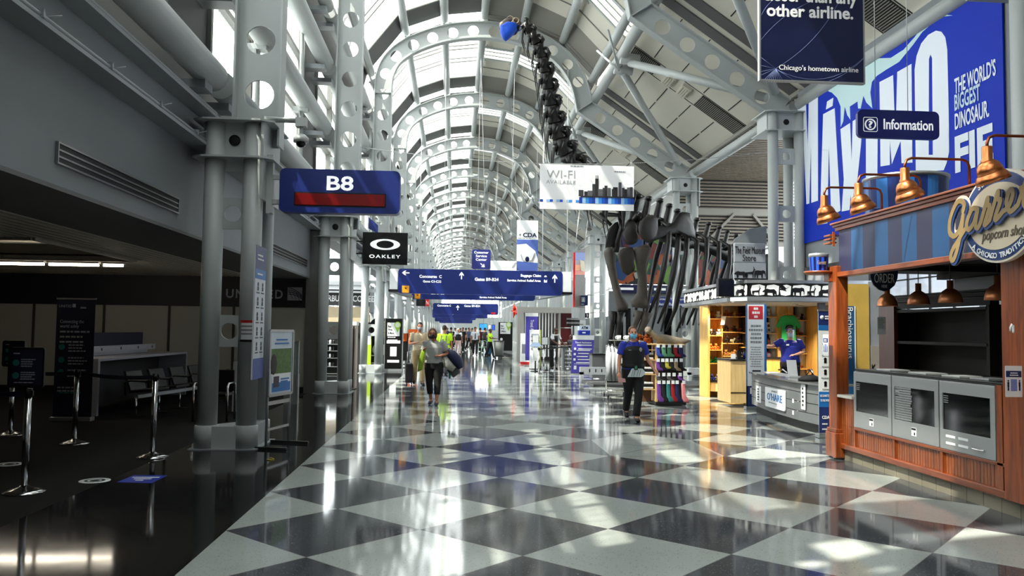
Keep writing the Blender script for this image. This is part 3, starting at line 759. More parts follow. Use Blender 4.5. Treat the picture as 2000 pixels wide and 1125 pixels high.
text('Ground Transport', .78, None, GLOW_P, g, (1.75, 34.09, 3.13), bold=.03); text('Service Animal Relief Area', 1.15, None, GLOW_P, g, (1.6, 34.09, 2.99), bold=.03)
far = [(-1.3, 2.55, 2.50, 3.15, 47.5, 'third blue overhead sign down the concourse, a red mark at its lower corner'), (-1.6, 2.3, 2.42, 3.05, 57, 'fourth blue overhead sign down the concourse, behind a white sign bar'),
       (-1.5, 1.7, 2.40, 3.05, 66, 'fifth blue overhead sign down the concourse'), (-1.9, 1.6, 2.35, 3.05, 76, 'sixth blue overhead sign down the concourse'), (-1.7, 1.9, 2.3, 3.0, 88, 'seventh and most distant blue overhead sign')]
for i, (x0, x1, z0, z1, Y, lb) in enumerate(far):
    g = sign_box('wayfinding_sign', lb, 'sign', x0, x1, z0, z1, Y, .16, BLUE, .1, 'overhead wayfinding signs')
    if i < 3:
        arrow(90, .3, GLOW_P, g, (x0+1.45, Y-.004, z1-.25)); text('Gates B9-B24', .95, None, GLOW_P, g, (x0+2.3, Y-.004, z1-.14), bold=.03); text('Concourse C', .8, None, GLOW_P, g, (x0+.65, Y-.004, z1-.14), bold=.03)
    if i == 0: flat(rrect(.26, .10, .02), .006, RED, g, (x1-.3, Y-.004, z0+.1), FACE_S, 'red_mark')
    for x in (x0+.4, x1-.4):
        hx, hz = hang(x); b = MB(); b.tube([(x, Y+.08, z1), (hx, Y+.08, hz)], .009, 6); b.build('hanger_rod', CABLE, g)
t = thing('white_sign_bar', 'long white sign bar hanging among the blue overhead signs', 'ceiling light', (.3, 54, 2.9))  # plain white hanging sign, gives no light
b = MB(); b.box(-.45, 1.25, 54, 54.12, 2.72, 2.84); b.build('housing', WHITE, t)
b = MB(); b.tube([(-.2, 54.06, 2.84), (hang(-.2)[0], 54.06, hang(-.2)[1])], .006, 6); b.tube([(1.0, 54.06, 2.84), (hang(1)[0], 54.06, hang(1)[1])], .006, 6); b.build('cord', CABLE, t)
# customer service plate on the big sign
a, c = P(922, 487, 33.5), P(958, 525, 33.5)
g = sign_box('service_sign', 'small blue square sign reading Customer Service Center with a slanted arrow', 'sign', a.x, c.x, c.z-.02, a.z, 33.5, .12, mat('sign_violet_blue', (.19, .22, .52), .3), .07)
for i, s in enumerate(('Customer', 'Service', 'Center')): text(s, .60 if i == 0 else .46, .105, GLOW_P, g, ((a.x+c.x)/2, 33.495, a.z-.12-.15*i), bold=.02)
arrow(-42, .24, GLOW_P, g, ((a.x+c.x)/2+.06, 33.495, c.z+.14))
b = MB()
for x in (a.x+.2, c.x-.2): b.tube([(x, 33.56, a.z-.02), (hang(x)[0], 33.56, hang(x)[1])], .010, 6)
b.build('hanger_cable', CABLE, g)
# white banner beyond it
a, c = P(958, 509, 46), P(1014, 532, 46)
g = sign_box('hanging_banner', 'low white hanging banner behind the Customer Service Center sign', 'banner', a.x, c.x, c.z-.1, a.z, 46, .03, WHITE, .01)
flat([(0, -.1), (.25, .25), (.1, .25), (-.1, -.05)], .004, GREYP, g, (c.x-.35, 45.99, (a.z+c.z)/2), FACE_S, 'grey_flash')
b = MB(); [b.tube([(x, 46.02, a.z), (hang(x)[0], 46.02, hang(x)[1])], .01, 5) for x in (a.x+.2, c.x-.2)]; b.build('hanger_cable', CABLE, g)
# -- CDA banner
Y = 38.4; a, c = P(1010, 430, Y), P(1050, 529, Y)
t = thing('hanging_banner', 'tall hanging banner headed CDA over a picture of a swimmer with raised arms', 'banner', ((a.x+c.x)/2, Y, c.z))
cx = (a.x+c.x)/2; W = c.x-a.x
b = MB(); b.box(a.x, c.x, Y, Y+.03, c.z, a.z); b.build('cloth', WHITE, t)
zs = P(1030, 468, Y).z
b = MB(); b.box(a.x, c.x, Y-.004, Y, c.z, zs); b.build('picture', mat('pool_blue', (.33, .42, .72), .4, var=.5, scale=1.5), t)
b = MB(); b.prism([(a.x, Y-.008, zs-.25), (cx-.05, Y-.008, zs-.2), (c.x-.12, Y-.008, zs-.55), (c.x, Y-.008, zs-.95), (c.x, Y-.008, c.z+.38), (a.x, Y-.008, c.z+.45)], (0, .004, 0)); b.build('picture_splash', WHITE, t)
b = MB(); b.ell((cx, Y-.012, c.z+.55), .10, .01, .13); b.tube([(cx-.06, Y-.012, c.z+.45), (cx-.22, Y-.012, c.z+.5), (cx-.32, Y-.012, c.z+.78)], .035, 6, flat=.2); b.tube([(cx+.06, Y-.012, c.z+.45), (cx+.22, Y-.012, c.z+.5), (cx+.36, Y-.012, c.z+.85)], .035, 6, flat=.2); b.build('picture_swimmer', NAVY, t)
text('CDA', W*.66, .22, NAVY, t, (cx+.12, Y-.004, zs+.22), bold=.03); lines(1, W*.9, .1, .03, GREYP, t, (cx, Y-.004, zs+.06))
flat([(.14*x, .14*y) for x, y in [(-.5, .0), (-.1, .1), (0, .5), (.1, .5), (.1, .1), (.5, 0), (.1, -.1), (.1, -.5), (0, -.5), (-.1, -.1)]], .004, NAVY, t, (a.x+.15, Y-.004, zs+.22), FACE_S, 'plane_mark')
b = MB()
for x in (a.x+.1, c.x-.1): b.tube([(x, Y+.015, a.z), (hang(x)[0], Y+.015, hang(x)[1])], .01, 5)
b.build('hanger_cable', CABLE, t)
# -- WI-FI banner
Y = 20.2; a, c = P(1055, 320, Y), P(1238, 412, Y)
t = thing('hanging_banner', 'wide white hanging banner reading WI-FI AVAILABLE with a grey city skyline', 'banner', ((a.x+c.x)/2, Y, c.z))
W, H = c.x-a.x, a.z-c.z
b = MB(); b.box(a.x, c.x, Y, Y+.03, c.z, a.z); b.build('cloth', mat('banner_white', (.97, .97, .97), .45, var=.02), t)
def wf(u, v): return (a.x+W*u, Y-.004, c.z+H*v)
GT = mat('pale_grey_print', (.62, .63, .65), .5)
text('WI-FI', W*.30, .20, GT, t, wf(.22, .78), bold=-.012); text('AVAILABLE', W*.31, .095, GT, t, wf(.22, .605), bold=-.012)
lines(1, W*.16, .1, .035, GT, t, wf(.87, .87), seed=4); lines(1, W*.16, .1, .03, GT, t, wf(.40, .97), seed=5)
SKYL = [mat('skyline_grey', (.20, .20, .22), .5), mat('skyline_dark', (.13, .12, .13), .5), mat('skyline_mid', (.34, .34, .36), .5)]
rnd = random.Random(11); b = MB(); u = .43
z0 = .30
bl = [(.435, .05, .14), (.49, .04, .11), (.53, .05, .13), (.57, .03, .28), (.603, .035, .40), (.64, .05, .17), (.675, .02, .20), (.70, .03, .25), (.735, .03, .2), (.775, .025, .18), (.80, .05, .22), (.85, .03, .33), (.885, .025, .21), (.915, .03, .18), (.94, .03, .22), (.97, .03, .23)]
for i, (u, w_, h_) in enumerate(bl):
    b.mi = i % 3; p = wf(u-w_/2, z0); q = wf(u+w_/2, z0+h_); b.box(p[0], q[0], Y-.006-.0007*i, Y, p[2], q[2])
b.mi = 1; p = wf(.43, .285); q = wf(1, .31); b.box(p[0], q[0], Y-.02, Y, p[2], q[2])
for u in (.594, .612): p = wf(u, .70); b.box(p[0]-.006, p[0]+.006, Y-.008, Y, p[2], p[2]+.09)
b.build('skyline', SKYL, t)
TILES = [mat('tile_blue_%d' % i, c_, .4) for i, c_ in enumerate([(.10, .24, .60), (.25, .55, .85), (.62, .78, .93), (.12, .35, .75)])]
b = MB()
for i in range(17):
    b.mi = [0, 2, 1, 3][i % 4]; p = wf(.415+.0344*i, .145); q = wf(.415+.0344*(i+1), .28); b.box(p[0], q[0], Y-.006, Y, p[2], q[2])
for i, u in enumerate((0, .07, .105, .175, .21, .28, .31, .38)):
    b.mi = [0, 2, 3, 2, 3, 2, 1, 1][i]; p = wf(u, .16); q = wf(u+.032, .215); b.box(p[0], q[0], Y-.006, Y, p[2], q[2])
b.build('tile_print', TILES, t)
b = MB()
l0, r0 = P(700, 286, Y), P(1492, 327, Y)
pts = [V((-2.45, Y+.05, l0.z)).lerp(V((8.1, Y+.05, 6.2)), i/16) for i in range(17)]
for i, p in enumerate(pts): p.z = l0.z+(6.35-l0.z)*i/16 - .38*(1-((i-8)/8)**2)
b.tube(pts, .008, 5); 
for u in (.03, .97): p = wf(u, 1.0); b.tube([(p[0], Y+.02, p[2]), (p[0], Y+.05, p[2]+.16)], .006, 5)
b.build('hanger_cable', CABLE, t)
# -- airline banner, top
Y = 11.1; a, c = P(1484, 0, Y), P(1688, 163, Y)
t = thing('hanging_banner', 'navy hanging banner reading any other airline, with fine starburst lines', 'banner', ((a.x+c.x)/2, Y, c.z))
top = 7.6
b = MB(); b.box(a.x, c.x, Y, Y+.05, c.z, top); b.build('cloth', NAVY, t)
b = MB(); b.box(a.x-.012, a.x+.012, Y-.008, Y+.06, c.z-.01, top); b.box(c.x-.008, c.x+.012, Y-.008, Y+.06, c.z-.01, top); b.box(a.x, c.x, Y-.01, Y+.06, c.z-.012, c.z+.010); b.build('edge_trim', ALU, t)
text('closer than any', 1.40, .26, WHITE_P, t, (P(1583, -4, Y).x, Y-.003, P(1583, -4, Y).z), bold=.025)
text('other airline.', 1.29, .185, WHITE_P, t, (P(1582, 23, Y).x, Y-.003, P(1582, 23, Y).z), bold=.025)
text("Chicago's hometown airline", 1.18, .10, WHITE_P, t, (P(1599, 135.5, Y).x, Y-.003, P(1599, 135.5, Y).z), bold=.006)
o = P(1515, 134, Y); b = MB(); rnd = random.Random(2)
fine = mat('fine_line_print', (.48, .53, .72), .5)
def arc(p, q, sag): 
    p, q = V(p), V(q); n_ = V((-(q-p).z, 0, (q-p).x)); return [p.lerp(q, i/10)+n_*sag*4*(i/10)*(1-i/10) for i in range(11)]
ends = [(1487+i*5.5, 161) for i in range(9)]+[(1486, 140), (1486, 147), (1486, 128), (1486, 112), (1556, 161)]
for ex, ey in ends: q = P(ex, ey, Y); b.tube([(o.x, Y-.002, o.z), (q.x, Y-.002, q.z)], .0028, 4)
for (x1, y1, x2, y2, sg) in ((1515, 134, 1640, 0, -.12), (1487, 77, 1580, 5, .10), (1520, 138, 1688, 112, -.28), (1610, 162, 1686, 115, -.1), (1487, 30, 1510, 0, .1)):
    p, q = P(x1, y1, Y), P(x2, y2, Y); b.tube(arc((p.x, Y-.002, p.z), (q.x, Y-.002, q.z), sg*.6), .0028, 4)
b.build('starburst_print', fine, t)
b = MB(); b.tube([(a.x+.2, Y+.02, top), (a.x+.2, Y+.02, 9.6)], .012, 6); b.tube([(c.x-.2, Y+.02, top), (c.x-.2, Y+.02, 9.1)], .012, 6); b.build('hanger_cable', CABLE, t)
# -- information sign
Y = 12.5; a, c = P(1675, 213, Y), P(1835, 273, Y)
g = sign_box('information_sign', 'blue rounded hanging sign reading Information beside a circled question mark', 'sign', a.x, c.x, c.z, a.z, Y, .07, mat('sign_deep_blue', (.07, .12, .48), .3), .09)
zc = (a.z+c.z)/2
text('Information', .84, .175, GLOW_P, g, (P(1774, 245, Y).x, Y-.003, zc), bold=.014)
ic = P(1700, 243, Y)
flat(rrect(.24, .24, .03), .004, GLOW_P, g, (ic.x, Y-.003, ic.z), FACE_S, 'icon_frame', [rrect(.225, .225, .025)])
flat(circ(0, 0, .095, 28), .004, GLOW_P, g, (ic.x, Y-.003, ic.z), FACE_S, 'icon_ring', [circ(0, 0, .075, 28)])
text('?', .07, .115, GLOW_P, g, (ic.x, Y-.003, ic.z), bold=.02, name='question_mark')
b = MB()
for x in (a.x+.32, a.x+.87): b.tube([(x, Y+.035, a.z), (x, Y+.035, 9.2)], .006, 5)
b.build('hanger_cable', CABLE, g)

# -- museum banner on the shop-side wall
XB = 8.93
t = thing('wall_banner', 'huge royal blue wall banner with tall white letters over a pale dinosaur silhouette', 'banner', (XB, 16.4, 3.93))
def wp(pts, X, f=None): 
    out = []
    for q in pts:
        p = PX(*(f(*q) if f else q), X); out.append((-p.y, p.z))
    return out
c1 = lambda x, y: (1550+x/3.515, 140+y/3.515)
c2 = lambda x, y: (1680+x/3.307, y/3.307)
RBLUE = mat('royal_blue_vinyl', (.0, .17, .68), .55, 0, .15, .05, 1)
PALE = mat('pale_aqua_vinyl', (.72, .84, .85), .45, 0, .4, .04, 1)
LETW = mat('letter_white_vinyl', (.86, .89, .93), .45, 0, .4, .03, 1)
b = MB(); b.box(XB, XB+.03, 12.42, 20.33, 3.93, 7.66); b.build('vinyl', RBLUE, t)
sw = [(1861, 30), (1840, 28), (1820, 34), (1804, 50), (1786, 73), (1765, 97), (1740, 113), (1713, 114), (1689, 118), (1640, 150), (1611, 167), (1600, 172), (1612, 176), (1625, 181), (1635, 191), (1642, 208), (1642, 248), (1647, 237), (1650, 208), (1655, 225), (1661, 234), (1660, 208), (1675, 198), (1676, 212), (1681, 212), (1684, 198), (1686.5, 187), (1692, 200), (1698, 206), (1704, 212), (1700, 181), (1703, 160), (1713, 148), (1731, 136), (1756, 121), (1783, 88), (1801, 63), (1822, 45), (1840, 33)]
flat(wp(sw, XB), .004, PALE, t, (XB-.002, 0, 0), FACE_W, 'dinosaur_silhouette')
LET = [(c1, [(28, 238), (84, 200), (98, 510), (104, 190), (167, 148), (168, 885), (122, 900), (120, 515), (108, 905), (88, 910), (72, 545), (72, 918), (32, 928)], None),
       (c1, [(203, 292), (282, 250), (322, 955), (258, 985), (243, 510), (232, 1040), (180, 1050)], None),
       (c1, [(230, 205), (273, 178), (268, 235), (222, 260)], None),
       (c1, [(322, 395), (388, 352), (398, 620), (406, 340), (475, 295), (463, 500), (440, 720), (455, 930), (400, 945), (392, 850), (385, 950), (330, 960), (345, 740)], None),
       (c1, [(497, 300), (578, 285), (575, 900), (497, 920)], None),
       (c2, [(125, 530), (213, 485), (228, 900), (240, 465), (332, 412), (338, 1050), (268, 1055), (262, 910), (205, 1060), (192, 910), (192, 1065), (132, 1075)], None),
       (c2, [(355, 710), (352, 450), (365, 360), (395, 280), (440, 225), (490, 198), (525, 205), (550, 240), (563, 320), (572, 700), (575, 980), (560, 1050), (540, 1100), (360, 1110)], [(443, 1000), (445, 380), (455, 352), (465, 375), (470, 1000)])]
for f, pl, ho in LET:
    flat(wp(pl, XB-.004, f), .004, LETW, t, (XB-.006, 0, 0), FACE_W, 'letter', [wp(ho, XB-.004, f)] if ho else ())
for s, p0, p1, w0, m_ in (("THE WORLD'S", (612, 558), (878, 430), .29, LETW), ('BIGGEST', (612, 662), (777, 595), .29, mat('pale_letter', (.70, .80, .86), .45)), ('DINOSAUR.', (614, 780), (835, 705), .29, LETW)):
    q0, q1 = PX(*c2(*p0), XB), PX(*c2(*p1), XB)
    text(s, abs(q0.y-q1.y), w0*1.02, m_, t, (XB-.006, (q0.y+q1.y)/2, (q0.z+q1.z)/2), FACE_W, bold=.02)
q0, q1 = PX(*c2(615, 990), XB), PX(*c2(862, 930), XB)
text('FIE', abs(q0.y-q1.y), .66, LETW, t, (XB-.006, (q0.y+q1.y)/2, (q0.z+q1.z)/2), FACE_W, bold=.04)

# ================================================================== POPCORN KIOSK
OAK = wood_mat('warm_oak', (.42, .19, .07), (.61, .30, .125), axis='Z')
OAKY = wood_mat('warm_oak_rail', (.40, .18, .065), (.58, .28, .115), axis='Y')
BEAD = wood_mat('oak_beadboard', (.42, .19, .07), (.64, .33, .135), axis='Z', groove=.05, gaxis='Y')
COPPER = mat('brushed_copper', (.84, .52, .32), .28, 1.0, var=.12, scale=9)
COPPER_D = mat('copper_pipe', (.62, .34, .22), .35, 1.0)
STAIN = mat('stainless_case', (.66, .67, .67), .38, .55, var=.05)
DGLASS = mat('dark_case_glass', (.05, .055, .06), .06, 0, .6, .3, 2)
KX = 4.94
k = thing('popcorn_kiosk', 'oak popcorn kiosk with a blue striped fascia and beadboard counter front', 'kiosk', (5.6, 8.5, 0))
def post(y0, y1, x0=4.86, x1=5.06, z1=2.42, plinth=True):
    m = MB(); m.box(x0, x1, y0, y1, .30 if plinth else .145, z1); m.build('post', OAK, k, bevel=.008)
    if not plinth: return
    m = MB(); m.box(x0-.035, x1+.035, y0-.035, y1+.035, .02, .34); m.build('post_plinth', OAK, k, bevel=.01)
    m = MB(); m.box(x0-.022, x1+.022, y0-.022, y1+.022, .34, .39); m.build('post_moulding', OAKY, k, bevel=.008)
post(10.12, 10.34, 4.935, 5.10, 2.5); post(6.4, 6.97, 4.945, 5.1, plinth=False); post(5.2, 5.44)
# counter front: plinth tiles, skirting, beadboard bays
TILE = mat('beige_plinth_tile', (.56, .53, .46), .5, 0, .4, .15, 3)
m = MB(); y = 4.6; 
while y < 10.15: m.box(5.02, 5.30, y, min(y+.245, 10.15), 0, .15); y += .252
m.prism([(5.02, 10.15, 0), (5.30, 10.15, 0), (5.75, 10.9, 0), (5.50, 11.0, 0)], (0, 0, .15)); m.mi = 1; m.box(5.04, 5.3, 4.6, 10.15, 0, .148)
m.build('tile_plinth', [TILE, GREYP], k)
m = MB(); m.box(4.965, 5.36, 4.6, 10.14, .145, .215); m.build('skirting', OAKY, k, bevel=.01)
m = MB(); m.box(5.0, 5.36, 4.6, 10.14, .20, .445); m.build('beadboard_front', BEAD, k)
m = MB(); m.box(5.0, 5.36, 9.76, 10.14, .44, .80); m.build('beadboard_front', BEAD, k)
m = MB(); m.box(4.972, 5.05, 4.6, 9.76, .425, .462); m.build('rail', OAKY, k, bevel=.008)
for y in (9.76, 8.86, 7.96, 7.06): m = MB(); m.box(4.978, 5.03, y-.022, y+.022, .20, .43); m.build('stile', OAK, k)
m = MB(); m.box(4.972, 5.36, 7.02, 7.10, .2, 1.16); m.build('end_panel', OAK, k)
m = MB(); m.box(4.94, 5.42, 9.74, 10.13, .80, .835); m.build('ledge', mat('cream_stone_ledge', (.82, .80, .75), .3), k, bevel=.006)
m = MB(); m.box(4.99, 5.75, 4.6, 9.76, 1.155, 1.185); m.build('worktop', mat('dark_stone_top', (.16, .16, .16), .2), k, bevel=.006)
m = MB(); m.box(5.34, 5.6, 4.6, 10.3, 0.02, 1.15); m.build('counter_back', mat('kiosk_navy', (.06, .09, .17), .5), k)
# fascia
m = MB(); m.box(5.02, 5.08, 4.4, 10.2, 2.40, 3.0)
st = [mat('fascia_slate', (.165, .17, .275), .45, var=.06), mat('fascia_blue', (.10, .29, .47), .45, var=.06)]
y = 10.12; i = 0
while y > 4.6:
    m.mi = i % 2; w_ = .29; m.box(5.0, 5.022, max(y-w_, 4.6), y, 2.40, 2.98); y -= w_; i += 1
m.build('striped_fascia', st, k)
m = MB(); m.box(4.955, 5.10, 4.4, 10.24, 2.355, 2.415); m.build('fascia_rail', OAKY, k, bevel=.006)
m = MB(); m.box(4.975, 5.12, 4.4, 10.22, 2.965, 3.01); m.box(4.955, 5.16, 4.4, 10.25, 3.01, 3.045); m.box(4.93, 5.2, 4.4, 10.27, 3.045, 3.07); m.build('cornice', OAKY, k, bevel=.006)
m = MB(); m.box(5.1, 7.6, 4.4, 4.5, 2.24, 3.0); m.box(7.5, 7.6, 4.4, 11.6, 2.24, 3.0); m.build('rear_fascia', st, k)
# back unit with dark niches, side board, ceiling beam
DKW = wood_mat('dark_walnut', (.05, .025, .015), (.085, .04, .025), axis='Z', rough=.7, coat=0)
m = MB(); x0, x1, y0, y1 = 6.60, 7.3, 9.55, 11.75
m.box(x0+.4, x1, y0, y1, .1, 2.0)
for z in (1.04, 1.50, 1.96): m.box(x0, x1, y0, y1, z-.02, z+.02)
for y in (y0, y1): m.box(x0, x1, y-.03, y+.03, .1, 2.0)
m.build('back_unit', DKW, k)
m = MB(); m.box(6.56, 6.62, 11.62, 12.05, .9, 2.05); m.box(6.3, 6.62, 11.62, 11.68, 1.0, 1.03); m.build('side_board', wood_mat('red_brown_board', (.27, .12, .08), (.35, .16, .11)), k)
m = MB(); m.box(6.7, 7.4, 6.4, 9.5, 0.1, 2.0); m.build('rear_cabinet', mat('navy_black_cabinet', (.035, .045, .09), .4), k)
m = MB(); m.box(5.25, 6.6, 10.25, 10.30, 1.06, 1.10); m.build('shelf_board', DKW, k)
m = MB(); m.box(5.06, 7.5, 10.2, 10.3, 2.46, 2.54); m.box(7.35, 7.5, 10.2, 11.8, 2.46, 2.54); m.box(6.6, 6.72, 9.5, 11.8, 2.0, 2.20); m.build('ceiling_beam', DKW, k)
for z in (2.10, 2.16): m = MB(); m.tube([(6.6, 11.6, z), (6.6, 8.2, z)], .012, 6); m.build('rail_rod', BLACK, k)
# three chilled display cases let into the counter
CASES = ['stainless display case nearest the cream ledge, dark glass', 'middle stainless display case with a crumpled paper sheet behind its glass', 'stainless display case beside the oak post, four pale labels under its glass']
for i, (y1, y0) in enumerate(((9.74, 8.88), (8.86, 7.98), (7.96, 7.11))):
    c = thing('display_case', CASES[i], 'display case', (KX, (y0+y1)/2, .46), group='counter display cases')
    X = 4.968
    m = MB(); m.box(X, 5.34, y0, y1, .465, .47); m.box(X, 5.34, y0, y1, 1.14, 1.15); m.box(X, 5.0, y0, y0+.07, .66, 1.03); m.box(X, 5.0, y1-.05, y1, .66, 1.03); m.box(X, 5.0, y0, y1, 1.03, 1.139); m.box(X, 5.0, y0, y1, .471, .66); m.box(5.3, 5.34, y0, y1, .471, 1.139)
    m.build('case_frame', STAIN, c, bevel=.004)
    m = MB(); m.box(X+.012, X+.018, y0+.06, y1-.04, .65, 1.04); m.build('glass_door', DGLASS, c)
    m = MB()
    for z in (.80, .92): m.box(5.02, 5.28, y0+.08, y1-.06, z, z+.008)
    m.build('shelf', ALU, c)
    m = MB()
    for j in range(4): m.box(X+.006, X+.012, y1-.13, y1-.06, .93+.022*j, .938+.022*j)
    m.build('vent_slot', ALU, c)
    if i < 2:
        m = MB(); m.box(X-.004, X, (y0+y1)/2-.04, (y0+y1)/2+.05, .52, .61); m.mi = 1; m.box(X-.006, X-.003, (y0+y1)/2-.035, (y0+y1)/2+.045, .585, .605); m.box(X-.006, X-.003, (y0+y1)/2-.02, (y0+y1)/2+.0, .53, .56); m.build('price_label', [WHITE, BLACK], c)
    else:
        m = MB()
        for yy in (y1-.18, y1-.38):
            for z in (.60, .53): m.box(X-.004, X, yy-.075, yy+.075, z-.012, z+.012)
        m.build('label_strip', WHITE, c)
        m = MB(); m.tube([(X-.01, y0+.15, .535), (X-.02, y0+.2, .53), (X-.02, y0+.3, .535), (X-.01, y0+.34, .545)], .008, 8); m.build('handle', CHROME, c)
    if i == 1:
        m = MB(); rnd = random.Random(5)
        for j in range(14): m.box(X+.006, X+.010, y1-.06-.30-rnd.random()*.03, y1-.055, .67+.026*j, .69+.026*j)
        m.build('paper_sheet', mat('crumpled_paper', (.55, .56, .56), .6, var=.2, scale=20), c)
trays = [(9.2, .3), (8.5, .34), (7.9, .3), (7.45, .28)]
for i, (y, w_) in enumerate(trays):
    m = MB(); m.box(5.05, 5.3, y-w_/2, y+w_/2, 1.186, 1.20); m.box(5.06, 5.29, y-w_/2+.01, y+w_/2-.01, 1.20, 1.204)
    tag(m.build('steel_tray', STAIN, bevel=.003), 'low steel tray lying on the dark kiosk worktop', 'tray', 'steel trays on the kiosk worktop')
# gooseneck lamps on the cornice
def shade_profile(s): return [(.0, .03), (.045, .028), (.07, .012), (.09, -.015), (.102, -.05), (.104, -.08), (.104, -.08), (.118, -.095), (.133, -.125), (.138, -.165), (.138, -.165), (.133, -.165), (.133, -.165), (.112, -.10), (.085, -.03), (.0, .01)]
GL = [('copper gooseneck lamp over the far oak post, first of the four', 1722, 385, 1610), ('second copper gooseneck lamp from the far post', 1798, 362, 1677), ('third copper gooseneck lamp, in front of the striped drum', 1893, 332, 1768), ('large copper gooseneck lamp above the round kiosk sign', 2042, 270, 1958)]
for lb, bx, by, sx in GL:
    p = PX(bx, by, 5.02); y = p.y
    if sx == 1958: y = 6.55
    xs_ = P(sx, 400, y).x
    L_ = thing('gooseneck_lamp', lb, 'lamp', (5.02, y, 3.07), group='copper lamps on the kiosk cornice')
    xs_ = max(4.25, min(4.55, xs_))
    zt = 3.34
    arm = [(5.02, y, 3.07), (5.02, y, zt-.07), (5.0, y, zt-.02), (4.95, y, zt), (xs_+.07, y, zt), (xs_+.02, y, zt-.02), (xs_, y, zt-.07), (xs_, y, zt-.12)]
    m = MB(); m.tube(arm, .013, 10); m.build('arm', COPPER_D, L_)
    m = MB(); m.lathe([(0, 0), (.04, 0), (.04, .012), (.015, .02)], (5.02, y, 3.07), 16); m.build('mount', COPPER_D, L_)
    m = MB(); Mx = Matrix.Rotation(R(-20), 3, 'Y'); m.lathe([(0, .10), (.04, .10), (.043, .09), (.043, -.01), (.05, -.02), (.05, -.045)], (xs_, y, zt-.20), 24); m.lathe(shade_profile(1.0), (xs_, y, zt-.25), 28, M=Mx); m.build('lamp_shade', COPPER, L_, recalc=False)
    m = MB(); m.ell(V((xs_, y, zt-.24))+Mx @ V((0, 0, -.06)), .04, .04, .05); m.build('bulb', mat('frosted_bulb', (.85, .82, .74), .4), L_)
# pendant lamps over the counter
PN = ['copper pendant lamp under the ORDER sign', 'copper pendant lamp, second from the ORDER sign', 'copper pendant lamp, third from the ORDER sign', 'copper pendant lamp next to the near oak post']
for i, y in enumerate((10.43, 9.70, 9.05, 8.22)):
    L_ = thing('pendant_lamp', PN[i], 'lamp', (5.8, y, 2.0), group='copper pendants over the kiosk counter')
    m = MB(); m.lathe([(.0, .215), (.035, .215), (.035, .12), (.05, .11), (.085, .085), (.115, .04), (.128, -.01), (.131, -.045), (.136, -.05), (.128, -.05), (.11, .03), (.07, .09), (0, .1)], (5.8, y, 2.045), 28); m.build('lamp_shade', mat('pendant_copper', (.88, .56, .36), .3, .55, var=.1, scale=9), L_, recalc=False)
    m = MB(); m.tube([(5.8, y, 2.26), (5.8, y, 2.9)], .006, 6); m.build('cord', BLACK, L_)
    m = MB(); m.ell((5.8, y, 2.07), .035, .035, .045); m.build('bulb', mat('frosted_bulb', (.85, .82, .74), .4), L_)
m = MB(); m.box(5.74, 5.86, 7.0, 11.0, 2.88, 2.93); m.build('lamp_beam', DKW, k)
# ORDER HERE plate
q = P(1727, 548, 10.05)
t = thing('order_sign', 'navy half-round hanging sign reading ORDER HERE inside the kiosk', 'sign', (q.x, 10.05, q.z-.13))
hp = [(-.19, .13), (.19, .13), (.18, .03), (.14, -.06), (.07, -.12), (0, -.14), (-.07, -.12), (-.14, -.06), (-.18, .03)]
flat(hp, .02, mat('order_navy', (.10, .15, .25), .4), t, (q.x, 10.05, q.z), FACE_S, 'plate')
text('ORDER', .27, .12, WHITE_P, t, (q.x, 10.046, q.z+.03), bold=.0); text('HERE', .075, .04, WHITE_P, t, (q.x, 10.046, q.z-.075))
m = MB(); m.tube([(q.x-.12, 10.06, q.z+.13), (q.x-.12, 10.06, q.z+.24)], .004, 5); m.tube([(q.x+.12, 10.06, q.z+.13), (q.x+.12, 10.06, q.z+.24)], .004, 5); m.build('chain', BLACK, t)
# striped drum on the roof, little pail on a bracket shelf
def striped_tin(t, c, r, h, m1, m2, n=24):
    m = MB()
    for j in range(n):
        m.mi = j % 2; a0, a1 = 2*pi*j/n, 2*pi*(j+1)/n
        for s in range(3):
            b0, b1 = a0+(a1-a0)*s/3, a0+(a1-a0)*(s+1)/3
            m.quad((c[0]+r*.9*cos(b0), c[1]+r*.9*sin(b0), c[2]), (c[0]+r*.9*cos(b1), c[1]+r*.9*sin(b1), c[2]), (c[0]+r*cos(b1), c[1]+r*sin(b1), c[2]+h), (c[0]+r*cos(b0), c[1]+r*sin(b0), c[2]+h))
    m.build('tin_body', [m1, m2], t, recalc=False)
    m = MB(); m.lathe([(r*.97, h-.02), (r*1.03, h-.01), (r*1.03, h+.03), (r*.98, h+.035), (0, h+.02)], c, 36); m.build('rim', ALU, t)
q = P(1768, 360, 9.9)
t = thing('popcorn_drum', 'giant blue striped popcorn drum with a silver rim, standing on top of the kiosk', 'drum', (q.x, 9.9, 2.95))
striped_tin(t, (q.x, 9.9, 2.62), .50, 3.60-2.62, mat('drum_navy', (.06, .16, .42), .3, coat=.3), mat('drum_blue', (.17, .42, .70), .3, coat=.3), 20)
m = MB(); pts = [(q.x-.52*cos(a_/20), 9.9-.52*sin(a_/20), 3.12+.1-.07*sin(pi*(a_-2)/58*1.0)) for a_ in range(2, 60, 3)]; m.tube(pts, .012, 8); m.build('bail_handle', mat('drum_handle_blue', (.14, .3, .5), .3, .4), t)
m = MB(); m.box(5.3, 7.5, 4.5, 11.9, 2.55, 2.615); m.build('roof_deck', DKW, k)
m = MB(); m.lathe([(0, 2.40), (.17, 2.40), (.19, 2.42), (.19, 2.44), (.0, 2.44)], (4.82, 10.36, 0), 28); m.box(4.88, 4.96, 10.2, 10.34, 2.30, 2.40); m.build('bracket_shelf', OAKY, k)
t = thing('popcorn_pail', 'small blue and navy striped popcorn pail on the round bracket shelf', 'pail', (4.82, 10.36, 2.44))
striped_tin(t, (4.82, 10.36, 2.442), .125, .20, mat('pail_blue', (.16, .33, .80), .35), mat('pail_navy', (.05, .07, .28), .35), 22)
